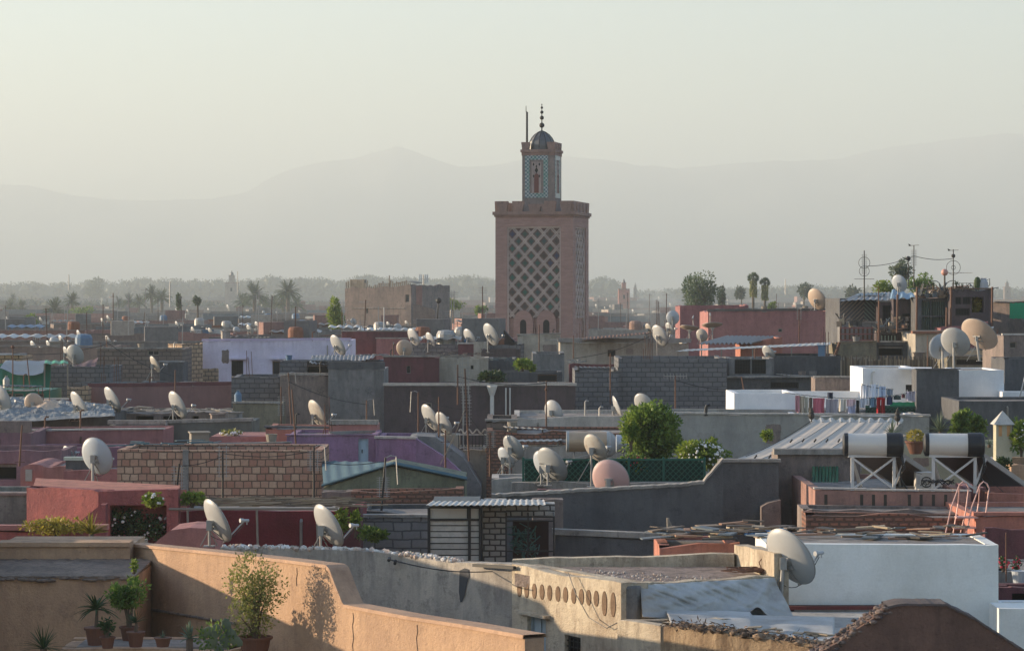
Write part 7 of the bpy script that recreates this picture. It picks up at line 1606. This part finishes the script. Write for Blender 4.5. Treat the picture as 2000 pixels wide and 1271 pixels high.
# cream wall with oval vents, blue shutters
CWL = house('cream_vent_house', 'old cream house with a row of oval vents and blue shuttered window', 'house', 1000, 1213, 44.2, 1104, C_OLDC, D1=41.2, py1=1140, depth=.5, par=.06, th=.22, jit=.012, wins=[(1030, 1196, 1066, 1290, 'shutter'), (1103, 1238, 1134, 1290, 'bars')])
mb = MB()
for i, px in enumerate((1015, 1029, 1044, 1059, 1074, 1090, 1105, 1121, 1136, 1150, 1165, 1181, 1198)):
    py = 1150+(px-1015)*.12+(8 if i > 10 else 0); xa, za = CWL.loc(px, py); rr = .075; hh = .13 if i < 11 else .2
    mb.lathe([(rr, 0), (rr*.98, .012), (.002, .013)], (0, 0, 0), 14); k = 14*3
    M = Matrix(((1, 0, 0), (0, 0, -1), (0, hh/rr, 0))); n0 = len(mb.v)-42
    for j in range(n0, len(mb.v)): v = M @ Vector(mb.v[j]); mb.v[j] = (v.x+xa, v.y+.001, v.z+za)
mb.build('oval_vent', plaster('vent_recess', (.24, .15, .09), (.12, .08, .05), stain=.9, sc_=4), CWL.root)
xa, za = CWL.loc(1016, 1192); xb, _ = CWL.loc(1075, 1196); mb = MB(); mb.box(((xa+xb)/2, -.06, za), (xb-xa, .12, .05)); mb.build('window_hood', C_OLDC, CWL.root)
t = thing('wall_cable', 'thin cable drooping across the cream wall with oval vents', 'cable', (0, 0, 0)); mb = MB(); mb.tube([P(1110, 1118, 42.4), P(1125, 1160, 42.1), P(1150, 1205, 41.8), P(1185, 1226, 41.4), P(1216, 1210, 41.0)], .008, 4); mb.build('wire', M_BLK, t)
mb = MB(); t = thing('round_column', 'round grey cement column at the corner of the cream wall', 'column', (X(1231, 41.4), 41.4, 0)); mb.lathe([(.17, 0), (.17, Z(1146, 41.4)), (.15, Z(1142, 41.4))], (0, 0, 0), 20); mb.build('shaft', C_GREY, t)
house('lower_cream_corner', 'lower cream wall corner beneath the round column', 'house', 1206, 1290, 40.6, 1212, C_OLDC, D1=39.8, py1=1222, depth=1.5, par=.05)
# roof behind the cream wall
t = thing('gravel_roof', 'dusty pinkish gravel roof behind the oval-vent wall', 'roof', (X(1000, 46), 46, Z(1135, 43.5)-.02)); o = Vector(t.location); zr = Z(1138, 42.6)
A, B, C_, D_ = Vector((X(1005, 44.0), 44.0, zr)), Vector((X(1240, 41.6), 41.6, zr)), Vector((X(1514, 43.0), 43.0, zr)), Vector((X(1440, 45.1), 45.1, zr-.0))
E = Vector((X(1010, 45.1), 45.1, zr))
mb = MB(); n = 6; Pp = [A, B, C_, D_, E]; mb.add([p-o for p in Pp]+[p-o-Vector((0, 0, .2)) for p in Pp], [(0, 1, 2, 3, 4), (9, 8, 7, 6, 5)]+[(i, i+5, (i+1) % 5+5, (i+1) % 5) for i in range(5)]); mb.build('deck', plaster('gravel_pinkish', (.36, .28, .24), (.19, .15, .13), stain=.8, sc_=4, bmp=1), t)
mb = MB(); r = random.Random(8)
for i in range(500):
    u, v = r.random(), r.random(); q = A.lerp(B, u).lerp(E.lerp(C_, u), v); mb.rock(q-o+Vector((0, 0, .005)), r.uniform(.008, .028), r)
mb.build('pebbles', island('pebble_mix', [(.45, .36, .3), (.25, .2, .17), (.5, .45, .4)], .9), t)['kind'] = 'stuff'
runwall('roof_back_parapet', 'low weathered parapet behind the gravel roof with dark top stains', [(1000, 45.4, 1093), (1160, 45.3, 1088), (1300, 45.25, 1086), (1434, 45.2, 1080)], .25, C_OLDC)
runwall('roof_front_wall', 'cream wall under the front edge of the gravel roof, behind the tarpaulin', [(1232, 41.55, 1141), (1400, 42.4, 1131), (1512, 42.9, 1124)], .2, C_OLDC)
runwall('roof_cross_parapet', 'short sunlit parapet closing the right end of the gravel roof', [(1434, 45.4, 1062), (1512, 43.1, 1078)], .25, C_OLDC)
t = thing('wire_coil', 'tangled coil of rusty wire on the gravel roof', 'wire', P(1480, 1118, 43.8)); mb = MB(); r = random.Random(3)
for i in range(26): rr = r.uniform(.12, .4); cx, cy = r.uniform(-.3, .3), r.uniform(-.15, .15); mb.tube([(cx+rr*math.cos(k*.7)*1.1, cy+rr*.5*math.sin(k*.7), .02+.06*r.random()) for k in range(9)], .008, 4)
mb.tube([(.12+.1*math.cos(k), 0, .16+.1*math.sin(k)) for k in range(8)], .01, 4); mb.build('strands', M_RUST, t)
# debris roofs
house('orange_tile_edge', 'sunlit orange parapet stub under the scrap heap', 'wall', 1288, 1445, 50, 1066, C_SALMON, depth=2, par=.05, py1=1064, jit=.03)
boards('scrap_heap', 'heap of planks, cloth and sheet scraps lit orange, right of centre', 1290, 1500, 49.5, 1062, SCRAP, 46, seed=51, dep=2.2, th=.05, py1=1046)
boards('scrap_roof', 'planks, stones and sheets laid over the top of the white wall', 1475, 1925, 47.0, 1056, SCRAP, 44, seed=52, dep=1.9, th=.05)
t = thing('blue_cloth', 'crumpled bright blue cloth on the scrap heap', 'cloth', P(1455, 1046, 50.2)); mb = MB(); mb.grid(lambda u, v: (u*.8, v*.5, .12*abs(mnoise.noise(Vector((u*5, v*4, 2))))+.06*u), 20, 12, .01); mb.build('fabric', paint('cloth_blue', (.10, .22, .38), .8), t)
t = thing('cord_post', 'weathered post hung with old cord before the dark grey wall', 'post', P(1302, 1062, 52)); mb = MB(); mb.tube([(0, 0, 0), (.03, 0, .3), (.02, 0, .52)], .03, 7); mb.build('post_shaft', M_WOODG, t); mb = MB(); r = random.Random(5)
for i in range(6): mb.tube([(.03, 0, .5), (.08+r.uniform(-.03, .03), -.02, .35), (.06+r.uniform(-.06, .06), -.03, .12+r.uniform(-.05, .05))], .012, 4)
mb.build('cord', M_WOODG, t)
# white house right
WT = house('white_roof_house', 'big smooth white house wall, right foreground', 'house', 1497, 1950, 46, 1062, plaster('render_offwhite', (.84, .83, .76), (.68, .67, .61), stain=.2, bmp=.15), depth=2.1, par=.02, jit=.008, py1=1063)
sloped('white_lower_wall', 'lower white wall running off the bottom right corner', 'wall', [(1900, 1400), (2080, 1400), (2080, 1188), (1951, 1188), (1951, 1300), (1900, 1300)], 44.8, .9, MATS['render_offwhite'])
house('white_sill', 'thin white sill at the right edge under the red recess', 'wall', 1948, 2060, 46.5, 1184, C_WHITE, depth=1, par=.02)
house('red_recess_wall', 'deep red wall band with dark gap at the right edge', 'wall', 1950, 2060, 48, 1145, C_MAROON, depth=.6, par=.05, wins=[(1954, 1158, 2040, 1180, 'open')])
house('grey_yard_shelf', 'grey yard shelf with flower pots at the right edge', 'wall', 1950, 2060, 51, 1112, C_GREY, depth=2, par=.02)
bush(1960, 1098, 26, 20, 50, 'tiny bush with red blossoms on the yard shelf at right edge', L_DARK, 90, .06, 1116, seed=61, flowers=14, flm=M_FLR); bush(1984, 1100, 16, 22, 50, 'second red-flowered sprig nearer the right edge', L_DARK, 60, .06, 1116, seed=62, flowers=10, flm=M_FLR)
aerial(1965, 1040, 1135, 49.5, 'thin dark rod standing on the yard shelf at right edge', [], 0, r=.014); 
mb = MB(); t = thing('water_bucket', 'pale blue bucket at the right edge on the yard shelf', 'bucket', P(1992, 1140, 49.6)); mb.lathe([(.12, 0), (.16, .25), (.17, .25), (.15, .24)], (0, 0, 0), 16); mb.build('bucket_shell', M_DISHB, t)
SKt = house('red_skirting_strip', 'low dark red tile skirting at the foot of the white wall', 'wall', 1530, 1722, 45.9, 1182, brick('red_tile', (.20, .05, .045), (.16, .045, .04), (.09, .04, .035), .35, .16, .008, .3, .2), depth=.1, par=.01, jit=.0)
t = thing('white_flat_roof', 'white low roof surface in front of the red tile skirting', 'roof', (0, 0, 0)); mb = MB(); zr2 = Z(1194, 45.8); pp = [Vector((X(1240, 42.0), 42.0, zr2)), Vector((X(1750, 38.5), 38.5, zr2)), Vector((X(1760, 45.9), 45.9, zr2)), Vector((X(1300, 45.9), 45.9, zr2))]
mb.add(pp+[p-Vector((0, 0, .3)) for p in pp], [(0, 1, 2, 3), (7, 6, 5, 4), (0, 4, 5, 1), (1, 5, 6, 2), (2, 6, 7, 3), (3, 7, 4, 0)]); mb.build('deck', plaster('white_dusty', (.55, .53, .49), (.36, .33, .30)), t)
# tarps over the lower roof
M_TC = plaster('tarp_offwhite', (.46, .47, .46), (.24, .21, .18), stain=.25, sc_=.9, bmp=.05, rough=.6)
t = thing('draped_tarp', 'grey-white tarpaulin draped in folds over the roof edge', 'tarpaulin', P(1250, 1145, 41.5)); o = Vector(t.location)
def tarp(u, v):
    top = P(1250+u*262, 1142-14*u, 41.45+1.3*u); bot = P(1254+u*300, 1203+u*12, 41.2+1.1*u); p = top.lerp(bot, v); f = .9*(.3-abs(mnoise.noise(Vector((u*4+v*2.2, v*.8-u*1.2, 1)))))+.35*(.3-abs(mnoise.noise(Vector((u*11-v*5, v*2, 4)))))
    return p-o+Vector((0, -.4*f*math.sin(math.pi*min(1, v+.15))-.12*v*v, .02*f))
mb = MB(); mb.grid(tarp, 90, 36, .008); mb.build('sheet', M_TC, t, smooth=True)
t = thing('flat_tarp', 'wide pale tarpaulin stretched flat with curled edge below the dish', 'tarpaulin', P(1300, 1200, 41.0)); o = Vector(t.location)
def tarp2(u, v):
    fr_ = P(1310+u*320, 1216+u*36, 39.6-.7*u); bk = P(1300+u*330, 1190+u*8+(6 if u > .5 else 0), 41.6-.3*u); p = fr_.lerp(bk, v); f = mnoise.noise(Vector((u*4, v*6, 7)))
    return p-o+Vector((0, 0, .03*f+.03*math.sin(u*26+v*3)*(1-v)*.5))
mb = MB(); mb.grid(tarp2, 80, 24, .008); mb.build('sheet', M_TC, t, smooth=True)
t = thing('flat_tarp', 'third pale cloth heap around the front dish mast foot', 'tarpaulin', P(1440, 1186, 42.4)); o = Vector(t.location)
mb = MB(); mb.grid(lambda u, v: P(1440+u*110, 1186+14*u+8*(1-v), 41.6+1.2*v)-o+Vector((0, 0, .1*mnoise.noise(Vector((u*4, v*3, 9)))+.05*math.sin(u*5))), 50, 16, .008); mb.build('sheet', M_TC, t, smooth=True)
boards('curb_sticks', 'split canes lying along the front edge of the flat tarpaulin', 1470, 1640, 39.3, 1240, M_REED, 12, seed=61, dep=.3, th=.03, py1=1248)
# mud walls in the corner
MUD = plaster('mud_wall', (.36, .22, .14), (.17, .10, .065), stain=.9, sc_=3, bmp=1.2)
MW, W, NN = runwall('mud_wall', 'crumbling mud wall with a straw-matted top, bottom right of centre', [(1296, 39.2, 1222), (1400, 38.4, 1232), (1520, 37.8, 1248), (1625, 37.3, 1268)], .4, plaster('mud_tan', (.50, .36, .22), (.24, .15, .09), stain=.8, sc_=3, bmp=1))
mb = MB(); r = random.Random(19)
for i in range(len(W)-1):
    for k in range(90):
        q = W[i].lerp(W[i+1], r.random())+NN[i]*r.uniform(-.07, .4)+Vector((0, 0, r.uniform(-.02, .08))); mb.leaf(q, Vector((r.gauss(0, 1), r.gauss(-.2, 1), r.gauss(-.2, .4))), rv(r), r.uniform(.05, .14), .022)
    for k in range(10): q = W[i].lerp(W[i+1], r.random())+NN[i]*r.uniform(0, .35); mb.rock(q, r.uniform(.04, .08), r, (1, 1, .7))
mb.build('straw_top', island('straw_dark', [(.20, .13, .085), (.12, .08, .055), (.28, .19, .12), (.08, .055, .04)], .95), MW)
t = thing('brown_gable', 'brown earth-coloured gable wall with rubble left edge, bottom right corner', 'wall', (X(1560, 34), 34, 0)); o = Vector(t.location); prof = [(1560, 1310), (1600, 1274), (1640, 1252), (1690, 1217), (1732, 1188), (1760, 1182), (1848, 1183), (1905, 1211), (2000, 1273), (2080, 1320)]
tp = [(X(px, 34)-o.x, Z(interp(prof, px), 34)+.012*mnoise.noise(Vector((px*.09, 1, 1)))) for px in [1560+520*i/120 for i in range(121)]]
mb = MB(); mb.prism([(tp[0][0], 0), (tp[-1][0], 0)]+list(reversed(tp)), 0, .55); mb.build('wall', plaster('earth_brown', (.25, .145, .11), (.15, .09, .07), stain=.5, sc_=2.2, bmp=1.3), t)
mb = MB(); r = random.Random(23)
for i in range(420):
    u = r.random(); px = 1590+150*u; z = Z(interp(prof, px), 34); mb.rock((X(px, 34)-o.x+r.uniform(-.05, .05), r.uniform(-.02, .5), z+r.uniform(-.09, .01)), r.uniform(.018, .05), r, (1.3, 1, .7))
mb.build('rubble_edge', island('rubble_edge', [(.17, .125, .105), (.10, .075, .07), (.22, .16, .13), (.07, .055, .05)], .9), t)
mb = MB()
for (xa, z1), (xb, z2) in zip(tp[40:], tp[41:]): mb.add([(xa, -.02, z1+.002), (xb, -.02, z2+.002), (xb, .57, z2+.002), (xa, .57, z1+.002), (xa, -.01, z1+.03), (xb, -.01, z2+.03), (xb, .56, z2+.03), (xa, .56, z1+.03)], [(0, 3, 2, 1), (4, 5, 6, 7), (0, 1, 5, 4), (2, 3, 7, 6)])
mb.build('capping', plaster('capping_dark', (.13, .10, .09), (.08, .06, .055)), t)
dish(1545, 1086, 122, 43.2, 1190, 'largest front dish standing on the white roof at right', (.66, .59, .46), M_DISH, mast_r=.035, lean=-.05)
# ------------------------------------------------------------------ small things standing on the middle roofs
def short(lbl):
    import re
    w = re.split(r',| with | at | behind | under | left | right | between | beside | below | above | in front | joined | of the | over | over | and |-like ', lbl)[0].split()
    return ' '.join(w[:6])
C_COPE2 = plaster('patch_pale', (.34, .29, .25), (.2, .17, .15))
sm = []; r = random.Random(77)
C_SM = [M_GALV, M_COPE, M_WOODG, M_WOODG, M_RUST, C_GREY, MATS['blue_drum'], C_TAUPE]
for h, lbl, D in HOUSES:
    if not (76 < D < 160) or h.root.get('category') == 'wall' and h.L < 3 or h.L < 1.6 or 'white' in lbl or 'terrace' in lbl or 'very wide pale' in lbl: continue
    for _ in range(min(5, int(h.L/2.6)+1)):
        t = r.uniform(.06, .94); y = r.uniform(.25, min(1.6, h.depth-.3)); k = r.choice(['pipe', 'box', 'planks', 'bottle', 'rods', 'bucket', 'sheet', 'pipe', 'rods'])
        M_ = Matrix.Translation(Vector((h.A.x, h.A.y, 0))) @ Matrix.Rotation(h.ang, 4, 'Z'); p = M_ @ Vector((h.L*t, y, 0)); z = h.zd; pxx = 1000+p.x*F/p.y
        if not -10 < pxx < 2010: continue
        mb = MB(); m = r.choice(C_SM); par = max(.1, max(h.A.z, h.B.z)-h.z0-h.zd)
        if k == 'pipe': hh = par+r.uniform(.2, .6); mb.tube([(0, 0, 0), (0, 0, hh), (.05, 0, hh+.06), (.14, 0, hh+.05)], .032, 7); m = r.choice([M_RUST, M_GALV, M_IRON]); nm, ct, l = 'vent_pipe', 'pipe', 'bent vent pipe'
        elif k == 'box': a, b, c = r.uniform(.3, .8), r.uniform(.3, .6), par+r.uniform(.15, .5); mb.box((0, 0, c/2), (a, b, c)); mb.box((0, 0, c+.02), (a+.08, b+.08, .04)); mb.box((a*.2, -b/2-.01, c*.8), (a*.3, .03, .1)); nm, ct, l = 'lidded_box', 'box', 'small lidded box'
        elif k == 'planks':
            q = par+.05
            for i in range(5): an = r.gauss(0, .15); L_ = r.uniform(.8, 2.0); mb.bar((-L_/2, .06*i-.2, q+.02*i), (L_/2, .06*i-.2+an*.5, q+.02*i+r.gauss(0, .04)), .09, .03)
            mb.bar((-.3, 0, 0), (-.3, 0, q), .06); mb.bar((.3, 0, 0), (.3, 0, q), .06); nm, ct, l = 'plank_stack', 'planks', 'stack of old planks'
        elif k == 'bottle': mb.lathe([(.12, 0), (.15, .05), (.15, .42+par*.5), (.08, .52+par*.5), (.04, .54+par*.5), (.07, .6+par*.5)], (0, 0, 0), 10); nm, ct, l = 'gas_bottle', 'gas bottle', 'upright gas bottle'
        elif k == 'rods':
            for i in range(r.choice([2, 3, 4])): hh = par+r.uniform(.4, 1.3); mb.tube([(.12*i, .03*i, 0), (.12*i+r.gauss(0, .06), 0, hh)], .014, 5)
            m = M_RUST; nm, ct, l = 'rebar_rods', 'rods', 'bare reinforcing rods'
        elif k == 'bucket': mb.lathe([(.13, par), (.18, par+.28), (.19, par+.28), (.17, par+.27)], (0, 0, 0), 12); mb.box((0, 0, par/2), (.3, .3, par)); nm, ct, l = 'bucket', 'bucket', 'bucket on a low stand'
        else:
            w_ = r.uniform(.8, 2.2); q = par+.15; a_ = r.uniform(-.1, .15); mb.grid(lambda u, v: ((u-.5)*w_, (v-.5)*.9, q+a_*u+.02*math.sin(u*w_*30)), int(w_*16), 2, .01)
            mb.bar((-w_*.4, 0, 0), (-w_*.4, 0, q), .05); mb.bar((w_*.4, 0, 0), (w_*.4, 0, q+a_*.8), .05); nm, ct, l = 'tin_sheet', 'tin sheet', 'tin sheet on two props'
        o = mb.build(nm, m, None, loc=(p.x, p.y, z)); o.rotation_euler = (0, 0, r.uniform(-.3, .3)); l = l+' on the '+short(lbl); tag(o, l, ct, 'odds and ends on the middle roofs'); sm.append((o, pxx, l))
settle(sm)

# mended patches, downpipes and small openings on the walls of the middle houses: parts of each house
r = random.Random(99)
for h, lbl, D in HOUSES:
    if not (50 < D < 175) or h.L < 2.2 or 'block' in lbl.split(',')[0] and 'block_' in h.root.name or 'hung' in lbl: continue
    if h.m.name.startswith(('hollow', 'rubble', 'block', 'yellow', 'pale_block', 'render_white', 'render_offwhite', 'green_tarp', 'red_tile')): continue
    zt = min(h.A.z, h.B.z)-h.z0
    def free(x, z, w_, q): return all(x+w_ < a[0]-.05 or x-w_ > a[2]+.05 or z+q < a[1]-.05 or z-q > a[3]+.05 for a in h.holes)
    for _ in range(r.choice([0, 0, 1]) + (1 if h.L > 9 else 0)):
        w_, q = r.uniform(.15, .55), r.uniform(.12, .4); x = r.uniform(w_+.1, h.L-w_-.1) if h.L > 2*w_+.3 else h.L/2; z = zt-r.uniform(.25, 1.6)-q
        if not free(x, z, w_, q): continue
        n = 24; sg = lambda t: math.copysign(abs(t)**.35, t); pts = [(x+w_*sg(math.cos(2*math.pi*k/n))*r.uniform(.82, 1.06), z+q*sg(math.sin(2*math.pi*k/n))*r.uniform(.82, 1.06)) for k in range(n)]
        mb = MB(); mb.prism(pts, -.008, .02); mb.build('repair_patch', C_DGREY if h.m.name in ('render_dark_grey', 'render_grey', 'render_dark_brown') else r.choice([C_TAUPE, C_COPE2]) if h.m.name in ('render_cream', 'render_taupe', 'render_salmon', 'render_pink') else C_TAUPE, h.root)
    if h.L > 4 and r.random() < .45:
        x = r.uniform(.5, h.L-.5)
        if free(x, zt-1.2, .1, 1.2): mb = MB(); mb.tube([(x, -.07, zt-3), (x, -.07, zt-.25), (x, .02, zt-.2)], .035, 6); mb.build('downpipe', r.choice([M_RUST, M_GALV, M_WOODG]), h.root)
    if h.L > 3.5 and r.random() < .5:
        x, z = r.uniform(.8, h.L-.8), zt-r.uniform(.7, 1.3)
        if free(x, z, .2, .2): mb = MB(); mb.box((x, .0, z), (.24, .05, .2)); f = mb.build('vent', M_WOODG, h.root); mb = MB(); mb.box((x, -.022, z), (.17, .012, .14)); mb.build('vent_hole', M_HOLE, f)

# loose wires strung over the roofs
WI = [(894, 735, 1067, 748, 97, 'wire strung from the ladder aerials to the long-boom aerial'), (435, 885, 613, 880, 65.6, 'wire sagging across the hollow brick wall between two poles'), (350, 910, 435, 890, 65, 'short wire between the leaning pole and the rusty pole'), (613, 900, 753, 900, 64, 'wire from the black pole to the zigzag aerial'),
 (760, 1092, 1005, 1112, 44.2, 'thin wire running along the grey cement bay'), (1319, 742, 1448, 760, 104, 'wire between pale cross aerial and the leaning pole bundle'), (1412, 905, 1584, 822, 76, 'guy rope from the canvas roof corner to its left finial'), (817, 775, 908, 800, 88, 'wire from hooked aerial to the tall ladder aerial'),
 (208, 668, 342, 735, 124, 'wire from the tall thin pole to the pole behind three dishes'), (25, 690, 208, 672, 125, 'long wire across the far left roofs'), (908, 800, 957, 860, 80, 'slanting guy wire of the tall ladder aerial, right side'), (908, 800, 860, 905, 80, 'slanting guy wire of the tall ladder aerial, left side'),
 (1688, 520, 1785, 500, 130, 'wire between the two tall aerials on the shack'), (1785, 500, 1862, 505, 129, 'wire from the propeller vane aerial to the hoop aerial'), (1752, 900, 1800, 925, 62, 'hose looping from the left heater tank down to the air unit'), (1910, 905, 1960, 960, 62, 'hose drooping from right heater tank to the salmon terrace'),
 (1120, 700, 1283, 650, 138, 'wire from the minaret corner pole to the upright smoke aerial'), (563, 745, 720, 790, 101, 'wire crossing the tall taupe and grey walls'), (1053, 905, 1163, 890, 69, 'cable slung between two dishes at the green trellis')]
for a_, b_, c_, d_, D, lb in WI:
    p, q = P(a_, b_, D), P(c_, d_, D+.6); t = thing('wire', lb, 'wire', p); L_ = (q-p).length; mb = MB()
    mb.tube([(q-p)*(k/12)-Vector((0, 0, L_*.05*math.sin(math.pi*k/12))) for k in range(13)], .009 if D < 90 else .014, 4); mb.build('strand', M_BLK, t)
